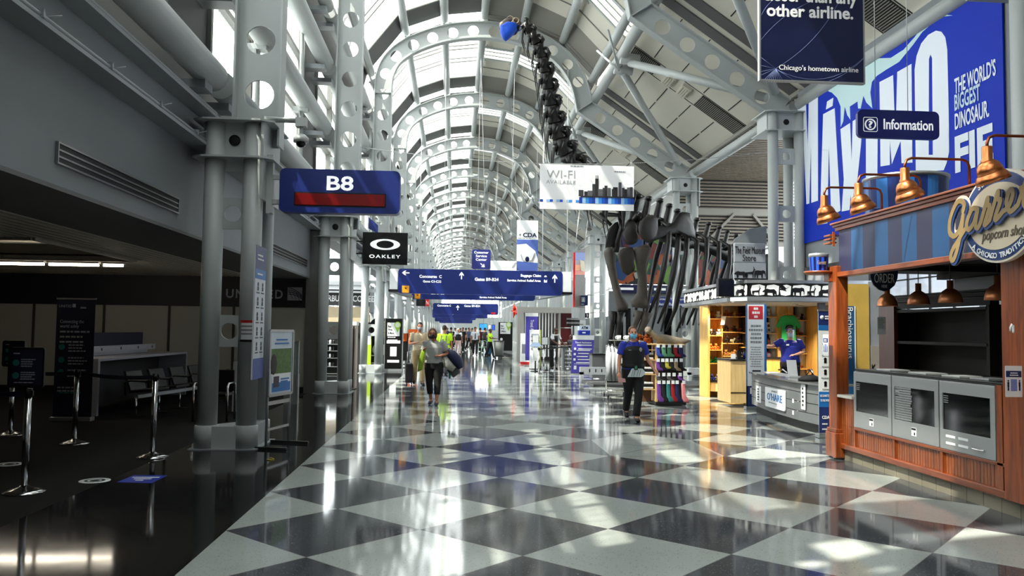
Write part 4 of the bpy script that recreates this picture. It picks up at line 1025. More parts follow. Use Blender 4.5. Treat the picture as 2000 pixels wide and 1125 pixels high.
text('Garrett', .12, .05, mat('gold_print', (.62, .52, .30), .4), t, (4.80, 10.232, 2.55), FACE_S, shear=.3)
m = MB()
for z in (2.80, 2.85, 2.90): m.box(4.89, 4.98, 10.18, 10.36, z, z+.02)
m.box(4.92, 4.95, 10.16, 10.18, 2.76, 2.95); m.build('corner_ornament', OAKY, k)
# round sign
def stroke(paths, w, dep, m, parent, loc, rot, name):
    b_ = MB()
    for p in paths:
        for x, y in p: e = dep+len(b_.f)*1.2e-6; b_.prism([(x+w*cos(j*pi/6), y+w*sin(j*pi/6), 0) for j in range(12)], (0, 0, e))
        for (x, y), (u, v) in zip(p, p[1:]): e = dep+len(b_.f)*1.2e-6; b_.bar((x, y, e/2), (u, v, e/2), 2*w, e)
    o = b_.build(name, m, None); return place(o, loc, rot, parent)
SX = 4.80
cy, cz = PX(1950, 422, SX).y, PX(1950, 422, SX).z
g = thing('round_sign', 'round navy and cream kiosk sign with gold script reading Garrett popcorn shops', 'sign', (SX, cy, cz))
SNAVY = mat('sign_navy_blue', (.13, .24, .45), .4); CREAMS = mat('sign_cream', (.82, .76, .66), .45); GOLD = mat('sign_gold', (.60, .50, .32), .4); RIMW = mat('sign_rim_cream', (.86, .82, .76), .4)
rr = .415
o = (SX, cy, cz)
def lift(d): return (SX-d, cy, cz)
flat(circ(0, 0, rr*1.18, 56, rr), .05, RIMW, g, lift(.0), FACE_W, 'rim')
flat(circ(0, 0, rr*1.18-.022, 56, rr-.022), .012, SNAVY, g, lift(.006), FACE_W, 'ring')
flat(circ(0, 0, rr*.98, 56, rr*.72), .012, CREAMS, g, lift(.012), FACE_W, 'field')
c4 = lambda x, y: (1850+x/5.36, 320+y/5.36)
def sp(pl):
    out = []
    for x, y in pl:
        p = PX(*c4(x, y), SX); out.append((-(p.y-cy), p.z-cz))
    return out
GS = [[(215, 500), (228, 430), (195, 390), (150, 410), (105, 500), (75, 610), (75, 720), (120, 760), (170, 710), (205, 600), (215, 545), (200, 690), (160, 880), (120, 1000), (90, 1000), (95, 930), (150, 830), (235, 690)],
      [(370, 480), (320, 470), (275, 560), (255, 650), (280, 690), (330, 620), (370, 490), (350, 640), (375, 670), (410, 600)],
      [(410, 600), (455, 440), (480, 360), (480, 430), (500, 450), (455, 600), (450, 640), (500, 590)],
      [(500, 590), (560, 380), (590, 290), (590, 370), (615, 390), (560, 560), (575, 580), (640, 500)],
      [(640, 500), (700, 450), (745, 330), (730, 270), (700, 310), (680, 420), (720, 500), (800, 430)],
      [(800, 430), (900, 150), (860, 400), (900, 450)], [(830, 260), (990, 200)], [(900, 450), (1000, 120), (950, 380), (1000, 400)]]
GS = [sp(p) for p in GS]
def smooth2(p):
    if len(p) < 3: return p
    out = []
    for i in range(len(p)-1):
        p0, p1, p2, p3 = p[max(i-1, 0)], p[i], p[i+1], p[min(i+2, len(p)-1)]
        for t_ in (0, .25, .5, .75): out.append(tuple(.5*((2*p1[j])+(p2[j]-p0[j])*t_+(2*p0[j]-5*p1[j]+4*p2[j]-p3[j])*t_*t_+(3*p1[j]-p0[j]-3*p2[j]+p3[j])*t_**3) for j in (0, 1)))
    return out+[p[-1]]
GS = [smooth2(p) for p in GS]
stroke([GS[0]], .052, .01, RIMW, g, lift(.016), FACE_W, 'script_outline')
stroke([[(x+.012, y-.016) for x, y in p] for p in GS], .034, .02, SNAVY, g, lift(.022), FACE_W, 'script_shadow')
stroke(GS, .0235, .014, GOLD, g, lift(.034), FACE_W, 'script')
text('popcorn shops', .62, .12, mat('script_brown', (.36, .32, .25), .5), g, (SX-.014, cy-.10, cz-.17), FACE_W, shear=.35, bold=.01)
def arc_text(s, r_, ry, a0, a1, h, flip=False):
    n_ = len(s)
    for i, ch in enumerate(s):
        if ch == ' ': continue
        a_ = R(a0+(a1-a0)*i/(n_-1)); x, y = r_*cos(a_), ry*sin(a_)
        tl = math.atan2(ry*cos(a_), -r_*sin(a_)); tl = tl if flip else tl+pi
        o_ = text(ch, None, h, WHITE_P, g, (SX-.014, cy-x, cz+y), FACE_W, bold=.02)
        q_ = Matrix.Rotation(R(-90), 4, 'Z') @ Matrix.Rotation(R(90), 4, 'X') @ Matrix.Rotation(tl, 4, 'Z'); o_.rotation_euler = q_.to_euler()
arc_text('SINCE 1949', rr*1.065, rr*.845, 122, 72, .055)
arc_text('A CHICAGO TRADITION', rr*1.065, rr*.845, 224, 318, .048, True)
# pinned papers, hook
def paper(name, label, cat, loc, w, h, rot, head=None, n_=6, seed=1, fig=False):
    t_ = thing(name, label, cat, loc)
    flat(rrect(w, h, .004, 1), .002, WHITE, t_, loc, rot, 'sheet')
    d = V((0, 0, -1)); off = {FACE_W: V((-.002, 0, 0)), FACE_S: V((0, -.002, 0))}[rot]
    L0 = V(loc)+off
    if head: flat(rrect(w*.9, h*.2, .003, 1), .001, head, t_, L0+V((0, 0, h*.24)), rot, 'heading'); lines(2, w*.6, h*.07, h*.03, WHITE_P, t_, L0+off*.7+V((0, 0, h*.27)), rot, seed, center=True)
    if fig:
        side = V((0, -1, 0)) if rot == FACE_W else V((1, 0, 0))
        flat(rrect(w*.36, h*.38, .002, 1), .001, mat('lavender_print', (.50, .55, .78), .5), t_, L0+V((0, 0, -h*.12)), rot, 'centre_block')
        for s in (-1, 1):
            m_ = MB(); m_.ell((s*w*.33, h*.02, 0), w*.05, w*.05, .002, 10, 4); m_.box(s*w*.33-w*.05, s*w*.33+w*.05, -h*.17, -h*.02, -.001, .001); m_.box(s*w*.33-w*.04, s*w*.33-w*.005, -h*.3, -h*.16, -.001, .001); m_.box(s*w*.33+w*.005, s*w*.33+w*.04, -h*.3, -h*.16, -.001, .001)
            place(m_.build('figure_mark', NAVY, None), L0+V((0, 0, 0)), rot, t_)
    else: lines(n_, w*.8, h*.62/n_, h*.022, GREYP, t_, L0+V((0, 0, h*.08 if head else h*.38)), rot, seed)
    return t_
DNB = mat('poster_dark_blue', (.12, .18, .40), .45)
q = P(1980, 745, 6.70); paper('paper_notice', 'white distancing notice with two small figures pinned to the near oak post', 'notice', (q.x, 6.70, q.z), .155, .27, FACE_S, DNB, fig=True)
q = PX(1623, 675, 4.85); paper('paper_notice', 'small white distancing notice taped to the far oak post', 'notice', (4.85, 10.24, q.z), .15, .28, FACE_W, DNB, fig=True)
q = P(1722, 636, 11.6); paper('paper_notice', 'cut-corner printed notice on the brown board inside the kiosk', 'notice', (q.x, 11.6, q.z), .13, .26, FACE_S, None, 9)
q = P(1975, 640, 6.71)
t = thing('wall_hook', 'small white curved hook on the near oak post', 'hook', (q.x, 6.71, q.z))
m = MB(); m.tube([(q.x-.01, 6.705, q.z-.03), (q.x-.014, 6.70, q.z), (q.x, 6.70, q.z+.03), (q.x+.012, 6.70, q.z+.02), (q.x+.012, 6.70, q.z-.03), (q.x+.002, 6.69, q.z-.04)], .009, 8); m.build('hook', WHITE, t)

# ================================================================== MUSEUM STORE AND INFORMATION DESK
MAPLE = wood_mat('golden_maple', (.78, .57, .26), (.88, .70, .38), rough=.4, axis='Z', coat=.2)
MAPLE_L = wood_mat('pale_maple', (.80, .66, .42), (.88, .75, .52), rough=.45, axis='Z', coat=.1)
SLATG = mat('grey_slatwall', (.47, .48, .48), .4, .2)
SILV = mat('silver_trim', (.70, .71, .72), .3, .7)
BWHITE = mat('band_white_emissive', (.93, .93, .90), .5, emit=.35)  # white ground with a low emission strength
rnd = random.Random(21)
def beast(m, x, z, s, kind, d=1):
    """flat animal outline in the local x-z plane, s = shoulder height"""
    T = .004
    def pol(pts): m.prism([(x+d*px*s, -T, z+pz*s) for px, pz in pts], (0, T, 0))
    if kind == 0:   # heavy grazer with trunk
        pol([(-.7, .95), (-.3, 1.05), (.25, 1.0), (.5, 1.08), (.78, .95), (.85, .55), (.80, .15), (.74, .15), (.74, .5), (.6, .62), (.45, .55), (.42, 0), (.26, 0), (.22, .42), (-.2, .42), (-.25, 0), (-.42, 0), (-.45, .45), (-.55, .45), (-.58, 0), (-.74, 0), (-.78, .6)])
    elif kind == 1: # slim antlered runner
        pol([(-.65, .75), (0, .8), (.35, .85), (.5, 1.2), (.45, 1.55), (.52, 1.55), (.58, 1.28), (.75, 1.15), (.62, 1.05), (.5, .7), (.44, 0), (.36, 0), (.3, .5), (-.3, .5), (-.42, 0), (-.5, 0), (-.52, .5), (-.62, 0), (-.7, 0)])
    elif kind == 2: # low bear-like
        pol([(-.8, .55), (-.5, .85), (0, .8), (.4, .9), (.65, .8), (.95, .55), (.9, .42), (.6, .45), (.55, 0), (.35, 0), (.3, .35), (-.3, .35), (-.35, 0), (-.55, 0), (-.62, .3), (-.7, 0), (-.85, 0)])
    else:           # bird in flight
        pol([(-.9, 1.3), (-.3, .95), (.1, 1.35), (.8, 1.5), (.35, .95), (.7, .75), (.2, .7), (-.35, .55), (-.2, .8)])
def animal_band(p0, p1, z0, z1, parent, seed, n_, start=0):
    a, c = V((p0[0], p0[1], 0)), V((p1[0], p1[1], 0)); L_ = (c-a).length; ang = math.atan2((c-a).y, (c-a).x)
    def put(m, mm, nm): o = m.build(nm, mm, None); return place(o, (a.x, a.y, 0), (0, 0, ang), parent)
    m = MB(); m.box(0, L_, 0, .10, z0, z1); put(m, BLACK, 'band_board')
    m = MB(); r_ = random.Random(seed); x = .03
    while x < L_-.1:
        w_ = min(r_.uniform(.22, .42), L_-.03-x); h = z1-z0
        m.prism([(x+.02, -.004, z0+h*.12), (x+w_*.5, -.004, z0+h*.06), (x+w_-.02, -.004, z0+h*.14), (x+w_-.005, -.004, z1-h*.18), (x+w_*.6, -.004, z1-h*.06), (x+.03, -.004, z1-h*.14), (x, -.004, z0+h*.5)], (0, .004, 0)); x += w_+.012
    put(m, BWHITE, 'white_ground')
    m = MB()
    for i in range(n_): beast(m, L_*(i+.5)/n_, z0+.015, (z1-z0)*(.62 if (i+start) % 4 != 1 else .5), (i+start) % 4, 1 if r_.random() > .4 else -1)
    for v in m.v: v.y -= .006
    put(m, BLACK, 'animal_silhouette')
    for z, h in ((z0-.10, .09), (z1+.01, .07)):
        m = MB(); m.box(-.02, L_+.02, -.05, .12, z, z+h); put(m, SILV, 'trim_rail')
st_ = thing('store_canopy', 'museum store canopy with a black and white band of animal silhouettes', 'canopy', (7.5, 18, 0))
zb0, zb1 = 2.42, 2.70
pts = [(6.72, 22.6), (6.10, 18.3), (6.02, 17.6), (6.14, 17.15), (6.45, 16.9), (9.0, 16.6)]
pl = [P(1336, 573, 22.3), P(1428, 558, 17.9)]
animal_band((pl[0].x, 22.3), (pl[1].x-.05, 17.9), zb0, zb1, st_, 3, 7)
animal_band((pl[1].x-.02, 17.75), (pl[1].x+.16, 17.25), zb0, zb1, st_, 5, 1, 2)
animal_band((pl[1].x+.17, 17.22), (9.1, 16.9), zb0, zb1, st_, 9, 9, 1)
m = MB(); m.prism([(pl[0].x, 22.3, 2.30), (pl[1].x, 17.9, 2.30), (pl[1].x+.17, 17.25, 2.30), (8.9, 16.95, 2.30), (8.9, 22.3, 2.30)], (0, 0, .05)); m.build('soffit', mat('store_soffit', (.74, .72, .68), .5), st_)
m = MB(); m.prism([(pl[0].x, 22.3, 2.74), (pl[1].x, 17.9, 2.74), (pl[1].x+.17, 17.25, 2.74), (8.9, 16.95, 2.74), (8.9, 22.3, 2.74)], (0, 0, .04)); m.build('deck', SILV, st_)
for px_, Y_ in ((1478, 17.6), (1604, 17.3)):
    q = P(px_, 600, Y_); m = MB(); m.box(q.x-.07, q.x+.07, Y_-.05, Y_+.05, 0, 2.32); m.build('support_post', mat('store_post_grey', (.25, .25, .26), .5), st_)
# lamps of the store: spots in the soffit
for i, (x, y) in enumerate(((6.55, 19.6), (7.3, 18.6), (7.9, 18.2), (8.3, 18.9))):
    t = thing('downlight', ['round downlight in the store soffit above the toy shelves', 'round downlight in the store soffit above the book shelves', 'round downlight in the store soffit above the green shirt', 'round downlight in the store soffit above the yellow door'][i], 'ceiling light', (x, y, 2.29), group='store downlights')
    m = MB(); m.lathe([(.05, .0), (.065, -.012), (.065, .01), (0, .01)], (x, y, 2.29), 18); m.build('ring', SILV, t)
    m = MB(); m.lathe([(.05, -.002), (0, -.004)], (x, y, 2.29), 18); m.build('lens', mat('warm_lamp_lens', (1, .86, .62), .3, emit=8), t)
    ld = bpy.data.lights.new('downlight_lamp', 'SPOT'); ld.energy = 200; ld.color = (1, .84, .6); ld.spot_size = R(110); ld.spot_blend = .7; ld.shadow_soft_size = .05
    lo = bpy.data.objects.new('downlight_lamp', ld); COL.objects.link(lo); lo.parent = t; lo.location = (0, 0, -.03)
# screen on the canopy corner
q0, q1 = P(1399, 546, 17.6), P(1430, 580, 17.6)
t = thing('wall_screen', 'black box screen hung at the rounded corner of the store canopy', 'screen', ((q0.x+q1.x)/2, 17.5, q1.z))
m = MB(); m.box(q0.x, q1.x, 17.45, 17.62, q1.z, q0.z+.02); m.build('case', BLACK, t, bevel=.01)
m = MB(); m.box(q0.x+.02, q1.x-.02, 17.44, 17.452, q1.z+.03, q0.z-.02); m.build('screen_glass', mat('screen_navy', (.04, .05, .12), .1), t)
# store name sign
Y = 17.3; a, c = P(1434, 474, Y), P(1496, 538, Y); zm = P(1460, 513, Y).z
c.z = min(c.z, 2.781)
t = thing('store_sign', 'grey upright sign reading The Field Museum Store over a strip of animal outlines', 'sign', ((a.x+c.x)/2, Y, c.z))
SGREY = mat('sign_silver_grey', (.62, .64, .66), .35, .3)
m = MB(); m.box(a.x, c.x, Y, Y+.08, zm, a.z); m.build('name_panel', SGREY, t, bevel=.02)
text('The Field Museum', (c.x-a.x)*.95, .16, BLACK, t, ((a.x+c.x)/2, Y-.004, a.z-.16), bold=.0); text('Store', .30, .14, BLACK, t, ((a.x+c.x)/2-.02, Y-.004, a.z-.33))
m = MB(); m.box(a.x+.0, c.x, Y, Y+.08, c.z, zm); m.build('strip', SGREY, t)
m = MB(); 
for i in range(3): beast(m, a.x+(c.x-a.x)*(.2+.3*i), c.z+.05, .16, (2, 1, 0)[i], (-1, 1, 1)[i])
m.box(a.x, c.x, -.004, 0, c.z, c.z+.04)
for v in m.v: v.y += Y-.002
m.build('animal_silhouette', BLACK, t)
q = P(1480, 455, 17.6); m = MB()
m.prism([(a.x+.02, Y+.2, a.z), (a.x+.1, Y+.2, a.z+.12), (c.x-.3, Y+.2, a.z+.34), (c.x+.1, Y+.2, a.z+.42), (c.x+.1, Y+.2, a.z)], (0, .03, 0)); m.build('crest_panel', mat('crest_grey', (.52, .54, .55), .4, .2), t)
# toy shelves
PLC = [(.45, .22, .10), (.62, .42, .22), (.16, .11, .09), (.75, .72, .66), (.10, .35, .18), (.80, .45, .20), (.20, .22, .45), (.55, .52, .42)]
PL = [mat('plush_%d' % i, c_, .95, 0, .1, .35, 40, bump=.5) for i, c_ in enumerate(PLC)]
def plush_mesh(kind):
    m = MB()
    if kind == 0:
        m.ell((0, 0, .07), .06, .055, .07); m.ell((0, -.02, .16), .045, .045, .045); m.ell((0, -.065, .15), .02, .02, .018)
        for s in (-1, 1): m.ell((s*.035, -.01, .20), .016, .01, .016); m.ell((s*.055, -.05, .02), .022, .045, .02); m.ell((s*.06, -.03, .09), .018, .025, .035)
    else:
        m.ell((0, 0, .06), .09, .05, .05); m.ell((.09, 0, .11), .04, .035, .035); m.ell((.13, 0, .10), .02, .02, .016); m.tube([(-.08, 0, .06), (-.13, 0, .05), (-.16, 0, .08)], [.02, .014, .006], 8)
        for x in (-.05, .05):
            for s in (-1, 1): m.ell((x, s*.03, .02), .018, .018, .025)
    return m
pm = [plush_mesh(0), plush_mesh(1)]
def plush(loc, kind, mi, rz, s, label, group):
    o = pm[kind].build('plush_toy', PL[mi], None, world=False)
    o.location = V(loc); o.rotation_euler = (0, 0, rz); o.scale = (s, s, s)
    return tag(o, label, 'plush toy', group)
YS_ = 20.1
xa, xb, xc = P(1378, 700, YS_).x, P(1410, 700, YS_).x, P(1453, 700, YS_).x
u = thing('toy_shelf', 'tall maple shelf unit filled with plush toys at the open end of the store', 'shelf unit', ((xa+xc)/2, YS_, 0))
m = MB(); m.box(xa-.05, xa, YS_-.35, YS_+.35, .0, 2.30); m.build('side_panel', MAPLE, u)
m = MB(); m.box(xb-.015, xb+.015, YS_-.02, YS_+.35, .30, 2.30); m.build('divider', MAPLE, u)
m = MB(); m.box(xc-.03, xc, YS_-.05, YS_+.35, .30, 2.30); m.build('side_panel', MAPLE, u)
m = MB(); m.box(xa, xc, YS_+.33, YS_+.36, .0, 2.30); m.build('back_panel', MAPLE, u)
zsL = [P(1395, yy, YS_).z for yy in (741, 709, 683, 655, 622)]; zsR = [P(1425, yy, YS_).z for yy in (741, 718, 695, 670, 648, 618)]
for z in zsL[1:]: m = MB(); m.box(xa, xb-.015, YS_-.10, YS_+.33, z-.02, z); m.build('shelf', MAPLE, u)
for z in zsR[1:]: m = MB(); m.box(xb+.015, xc-.03, YS_-.05, YS_+.33, z-.02, z); m.build('shelf', MAPLE, u)
m = MB(); prof = [(xa+.02, YS_-.02), (xa+.06, YS_-.22), (xb, YS_-.30), (xc-.2, YS_-.24), (xc-.03, YS_-.05), (xc-.03, YS_+.33), (xa+.02, YS_+.33)]
m.prism([(x, y, .14) for x, y in prof], (0, 0, zsL[0]-.06-.14)); m.build('curved_base', MAPLE_L, u)
m = MB(); m.prism([(x, y-.02, zsL[0]-.06) for x, y in prof], (0, 0, .04)); m.build('base_top', BLACK, u)
m = MB(); m.tube([(xb, YS_-.1, 0), (xb, YS_-.1, .14)], .12, 16); m.build('base_foot', ALU, u)
names = ['brown', 'tan', 'black', 'cream', 'green', 'orange', 'blue', 'khaki']
where = ['lowest', 'second', 'third', 'fourth', 'top']
rws = [(zsL[0]-.02, [6, 6, 7, 7], xa+.08, xb-.02, -.12, 'on the curved base of the toy shelf, open side'), (zsL[1], [4, 4, 4, 4], xa+.08, xb-.05, 0, 'on the green toy shelf, open side'), (zsL[2], [5, 5, 5, 0], xa+.10, xb-.05, 0, 'on the orange toy shelf, open side'), (zsL[3], [2, 3, 2, 2, 3], xa+.06, xb-.04, 0, 'on the black and white toy shelf, open side'), (zsL[4], [0, 1, 3], xa+.12, xb-.05, 0, 'on the top toy shelf, open side'),
       (zsR[0]-.02, [1, 0, 7], xb+.06, xc-.08, -.08, 'on the curved base of the toy shelf, inner side'), (zsR[1], [2, 0, 2], xb+.06, xc-.08, 0, 'on the low inner shelf'), (zsR[2], [1, 1, 1, 7], xb+.06, xc-.08, 0, 'on the inner shelf of tan toys'), (zsR[3], [2, 7, 2], xb+.06, xc-.08, 0, 'on the inner shelf with a boxed toy'), (zsR[4], [2, 0, 2, 0], xb+.06, xc-.08, 0, 'on the inner shelf of dark toys'), (zsR[5], [0, 0, 1, 0], xb+.06, xc-.08, 0, 'on the top inner toy shelf')]
for z, cols_, x0, x1, dy, wh in rws:
    cnt = {}
    for i, ci in enumerate(cols_):
        x = x0+(x1-x0)*(i+.5)/len(cols_); r_ = random.Random(i*7+ci)
        plush((x, YS_+dy+.02+.05*(i % 2), z+.002), i % 2 if ci not in (3,) else 0, ci, r_.uniform(-.5, .5), .75 if len(cols_) > 3 else .9, '%s plush toy %s' % (names[ci], wh), 'plush toys on the maple shelves')
t = thing('price_card', 'white curled price card clipped to the divider of the toy shelf', 'card', (xb+.0, YS_-.1, 1.65)); m = MB(); q = P(1411, 626, YS_-.12)
for i in range(4): m.quad((q.x-.05+.0+.008*i, YS_-.1-.02*sin(i), q.z-.11+.055*i), (q.x+.05+.012*i, YS_-.12, q.z-.11+.055*i), (q.x+.05+.012*(i+1), YS_-.12, q.z-.055+.055*i), (q.x-.05+.008*(i+1), YS_-.1-.02*sin(i+1), q.z-.055+.055*i))
m.build('card', WHITE, t, recalc=False)
# till block
q0 = P(1427, 780, 18.3); q1 = P(1461, 790, 17.3)
t = thing('till_counter', 'pale maple till block with a dark top between toy shelf and roll-up banner', 'counter', (q0.x, 17.8, 0))
xk0, xk1 = P(1427, 740, 17.6).x, P(1465, 740, 17.6).x
m = MB(); m.box(xk0, xk1+.3, 17.6, 18.5, .05, P(1440, 702, 17.6).z-.03); m.build('body', MAPLE_L, t); m = MB(); m.box(xk0-.02, xk1+.3, 17.57, 18.5, P(1440, 702, 17.6).z-.03, P(1440, 702, 17.6).z); m.build('top', BLACK, t)
m = MB(); zz = P(1440, 767, 17.6).z; m.box(xk0, xk1+.1, 17.592, 17.6, zz-.01, zz+.01); m.build('shadow_gap', BLACK, t)
zt = P(1440, 702, 17.6).z
t = thing('card_holder', 'small white card holder on the till block', 'card holder', (xk0+.1, 17.7, zt)); m = MB(); m.box(xk0+.05, xk0+.15, 17.7, 17.72, zt+.001, zt+.12); m.build('card', WHITE, t); m = MB(); m.box(xk0+.04, xk0+.16, 17.68, 17.75, zt, zt+.012); m.build('foot', ALU, t)
t = thing('bottle', 'dark blue pump bottle on the till block', 'bottle', (xk1-.08, 17.75, zt)); m = MB(); m.lathe([(0, 0), (.035, 0), (.035, .12), (.015, .15), (.012, .18), (0, .18)], (xk1-.08, 17.75, zt), 16); m.build('body', mat('bottle_blue', (.08, .12, .35), .2), t); m = MB(); m.tube([(xk1-.08, 17.75, zt+.18), (xk1-.08, 17.75, zt+.21), (xk1-.12, 17.75, zt+.21)], .008, 8); m.build('pump', BLACK, t)
t = thing('card_terminal', 'black payment terminal on the till block', 'card terminal', (xk0+.25, 17.75, zt)); m = MB(); m.box(xk0+.2, xk0+.32, 17.7, 17.85, zt, zt+.06); m.box(xk0+.21, xk0+.31, 17.76, 17.80, zt+.06, zt+.2); m.build('body', BLACK, t)
# back wall: book bays, shirt panel, dark bay, yellow door panels
YB = 19.9
def xat(p): return P(p, 650, YB).x
t = thing('store_back_wall', 'maple rear wall of the store with book bays and a hanging shirt panel', 'display wall', (xat(1510), YB, 0))
m = MB(); m.box(xat(1453), xat(1610), YB+.35, YB+.40, 0, 2.3); m.build('back_board', mat('store_back_brown', (.22, .14, .09), .6), t)
m = MB(); m.box(xat(1517), xat(1548), YB-.05, YB+.34, 0, 2.3); m.build('shirt_panel', MAPLE, t)
m = MB(); m.box(xat(1577), xat(1599), YB-.6, YB+.34, 0, 2.3); m.build('door_panel', MAPLE, t)
m = MB(); m.tube([(xat(1592), YB-.66, 1.02), (xat(1590), YB-.66, 1.02)], .03, 8); m.build('door_fitting', BLACK, t)
for p0, p1 in ((1453, 1485), (1485, 1517)):
    for yy in (618, 650, 678, 705): m = MB(); z = P(1480, yy, YB).z; m.box(xat(p0), xat(p1), YB, YB+.34, z-.025, z); m.build('shelf', MAPLE, t)
for yy in (625, 655, 690, 720): m = MB(); z = P(1565, yy, YB).z; m.box(xat(1549), xat(1577), YB, YB+.34, z-.025, z); m.build('shelf', MAPLE, t)
m = MB(); m.box(xat(1484)-.02, xat(1484)+.02, YB-.03, YB+.34, 0, 2.3); m.box(xat(1456), xat(1460), YB-.03, YB+.34, 0, 2.3); m.build('bay_divider', BLACK, t)
m = MB(); m.box(xat(1485), xat(1540), YB-.35, YB-.03, 0, .98); m.build('back_counter', MAPLE, t); m = MB(); m.box(xat(1470), xat(1540), YB-.38, YB, .98, 1.02); m.build('back_counter_top', BLACK, t)
BKC = [(.75, .74, .70), (.55, .60, .66), (.62, .25, .2), (.35, .45, .30), (.82, .80, .72), (.30, .36, .5), (.7, .55, .3), (.16, .16, .18)]
BK = [mat('book_cover_%d' % i, c_, .4, var=.3, scale=14) for i, c_ in enumerate(BKC)]
bn = ['white', 'grey blue', 'red', 'green', 'cream', 'dark blue', 'tan', 'black']; rn = ['top', 'second', 'third', 'lowest']
for ri, yy in enumerate((618, 650, 678, 705)):
    z = P(1480, yy, YB).z
    for bi, px_ in enumerate((1463, 1471, 1479, 1489, 1497, 1505, 1512)):
        ci = (ri*3+bi*5) % 8; x = xat(px_); r_ = random.Random(ri*10+bi); h = r_.uniform(.20, .27); w_ = .085
        m = MB(); m.box(x-w_/2, x+w_/2, 0, .03, 0, h); m.mi = 1; m.box(x-w_*.35, x+w_*.35, -.002, 0, h*.55, h*.8); m.box(x-w_*.3, x+w_*.3, -.002, 0, h*.15, h*.4)
        for v in m.v: v.y += YB+.08+(v.z)*.25; v.z += z+.002
        bay = 'toy-shelf bay' if bi < 3 else 'shirt-side bay'
        tag(m.build('book', [BK[ci], BK[(ci+3) % 8]]), '%s picture book, %s on the %s shelf of the %s' % (bn[ci], ['first', 'second', 'third', 'first', 'second', 'third', 'fourth'][bi], rn[ri], bay), 'book', 'picture books in the store bays')
k_ = 0
for ri, yy in enumerate((625, 655, 690, 720)):
    z = P(1565, yy, YB).z
    for bi in range(3):
        x = xat(1553+8*bi); ci = (ri*2+bi) % 4; ci = [0, 3, 2, 1][ci]
        plush((x, YB+.1, z+.002), (bi+ri) % 2, ci, .2*bi, .8, '%s plush toy, %s on the %s dark-bay shelf' % (names[ci], ['first', 'middle', 'last'][bi], rn[ri]), 'plush toys in the dark bay')
# green shirt
def tshirt(name, label, x, y, zt_, w, h, m_, group=None):
    t_ = thing(name, label, 'shirt', (x, y, zt_-h), group=group)
    pl_ = [(-.12, 0), (-.06, -.03), (0, -.04), (.06, -.03), (.12, 0), (.30, -.07), (.5, -.40), (.36, -.48), (.28, -.36), (.28, -1.0), (-.28, -1.0), (-.28, -.36), (-.36, -.48), (-.5, -.40), (-.30, -.07)]
    m = MB(); m.prism([(x+px*w, y-.02, zt_+pz*h) for px, pz in pl_], (0, .05, 0)); m.build('shirt_cloth', m_, t_, bevel=.015)
    return t_
q = P(1545, 605, YB-.2)
t = tshirt('t_shirt', 'bright green T-shirt with a dark print hanging behind the clerk', P(1540, 615, YB-.2).x, YB-.2, P(1540, 615, YB-.2).z, .66, .72, mat('shirt_green', (.13, .62, .33), .8, var=.12))
m = MB(); z = P(1540, 615, YB-.2).z; x = P(1540, 615, YB-.2).x; beast(m, x, z-.36, .12, 2); 
for v in m.v: v.y += YB-.245
m.build('shirt_print', BLACK, t); m = MB(); m.tube([(x-.22, YB-.2, z-.04), (x, YB-.2, z+.04), (x+.22, YB-.2, z-.04)], .008, 8); m.tube([(x, YB-.2, z+.04), (x, YB-.2, z+.14), (x+.02, YB-.2, z+.16)], .004, 6); m.build('hanger', MAPLE, t); m = MB(); m.box(x-.02, x+.02, YB-.22, YB-.2, z+.15, 2.29); m.build('hanging_rail', SILV, t)
# yellow panel with the hall sign (seen past the kiosk post)
Y = 13.2; a, c = P(1640, 560, Y), P(1693, 720, Y)
t = thing('exhibit_panel', 'yellow panel with a blue upright sign reading Brachiosaurus, seen past the kiosk post', 'panel', ((a.x+c.x)/2, Y, 0))
m = MB(); m.box(a.x, c.x+.05, Y, Y+.05, 0, a.z+.05); m.build('board', mat('panel_yellow', (.80, .66, .32), .5), t)
x0 = P(1652, 600, Y).x; x1 = P(1668, 600, Y).x; zt0 = P(1660, 598, Y).z
m = MB(); m.box(x0, x1, Y-.01, Y, .5, zt0); m.build('sign_strip', mat('strip_blue', (.15, .35, .52), .4), t)
m = MB(); m.box(x0-.012, x0+.0, Y-.012, Y, .5, zt0); m.box(x1, x1+.02, Y-.012, Y, .5, zt0); m.build('strip_edge', WHITE, t)
o = text('Brachiosaurus', .86, .10, WHITE_P, t, ((x0+x1)/2-.005, Y-.013, P(1660, 650, Y).z), bold=.0); o.rotation_euler = (R(90), R(90), 0)
m = MB(); m.box(c.x+.05, c.x+.42, Y+.02, Y+.06, 0, a.z+.1); m.build('grey_return', mat('panel_grey', (.55, .57, .60), .5), t)
m = MB(); m.box(c.x+.08, c.x+.30, Y+.0, Y+.02, .9, 1.42); m.build('poster', mat('poster_taupe', (.60, .57, .54), .5), t); text('K', .07, .12, BLACK, t, (c.x+.12, Y-.002, 1.05))
# information desk
dk = thing('information_desk', 'curved grey slat-front information desk with a dark plinth', 'desk', (6.2, 14, 0))
fr = [(6.10, 16.2), (5.86, 14.6), (5.78, 13.2), (5.82, 12.35)]
def along(pl_, off=0): return [(x+off, y) for x, y in pl_]
def wallp(m, pl_, z0, z1, th):
    for (x0_, y0_), (x1_, y1_) in zip(pl_, pl_[1:]): m.prism([(x0_, y0_, z0), (x1_, y1_, z0), (x1_+th, y1_, z0), (x0_+th, y0_, z0)], (0, 0, z1-z0))
m = MB(); wallp(m, along(fr, .10), .0, .15, .3); m.build('plinth', BLACK, dk)
ZD = .80
for i in range(4):
    z0_ = .15+i*(ZD-.16)/4; m = MB(); wallp(m, fr, z0_+.012, z0_+(ZD-.16)/4, .08); m.build('front_slat', SLATG, dk)
m = MB(); wallp(m, along(fr, .03), .15, ZD-.01, .06); m.build('front_backing', BLACK, dk)
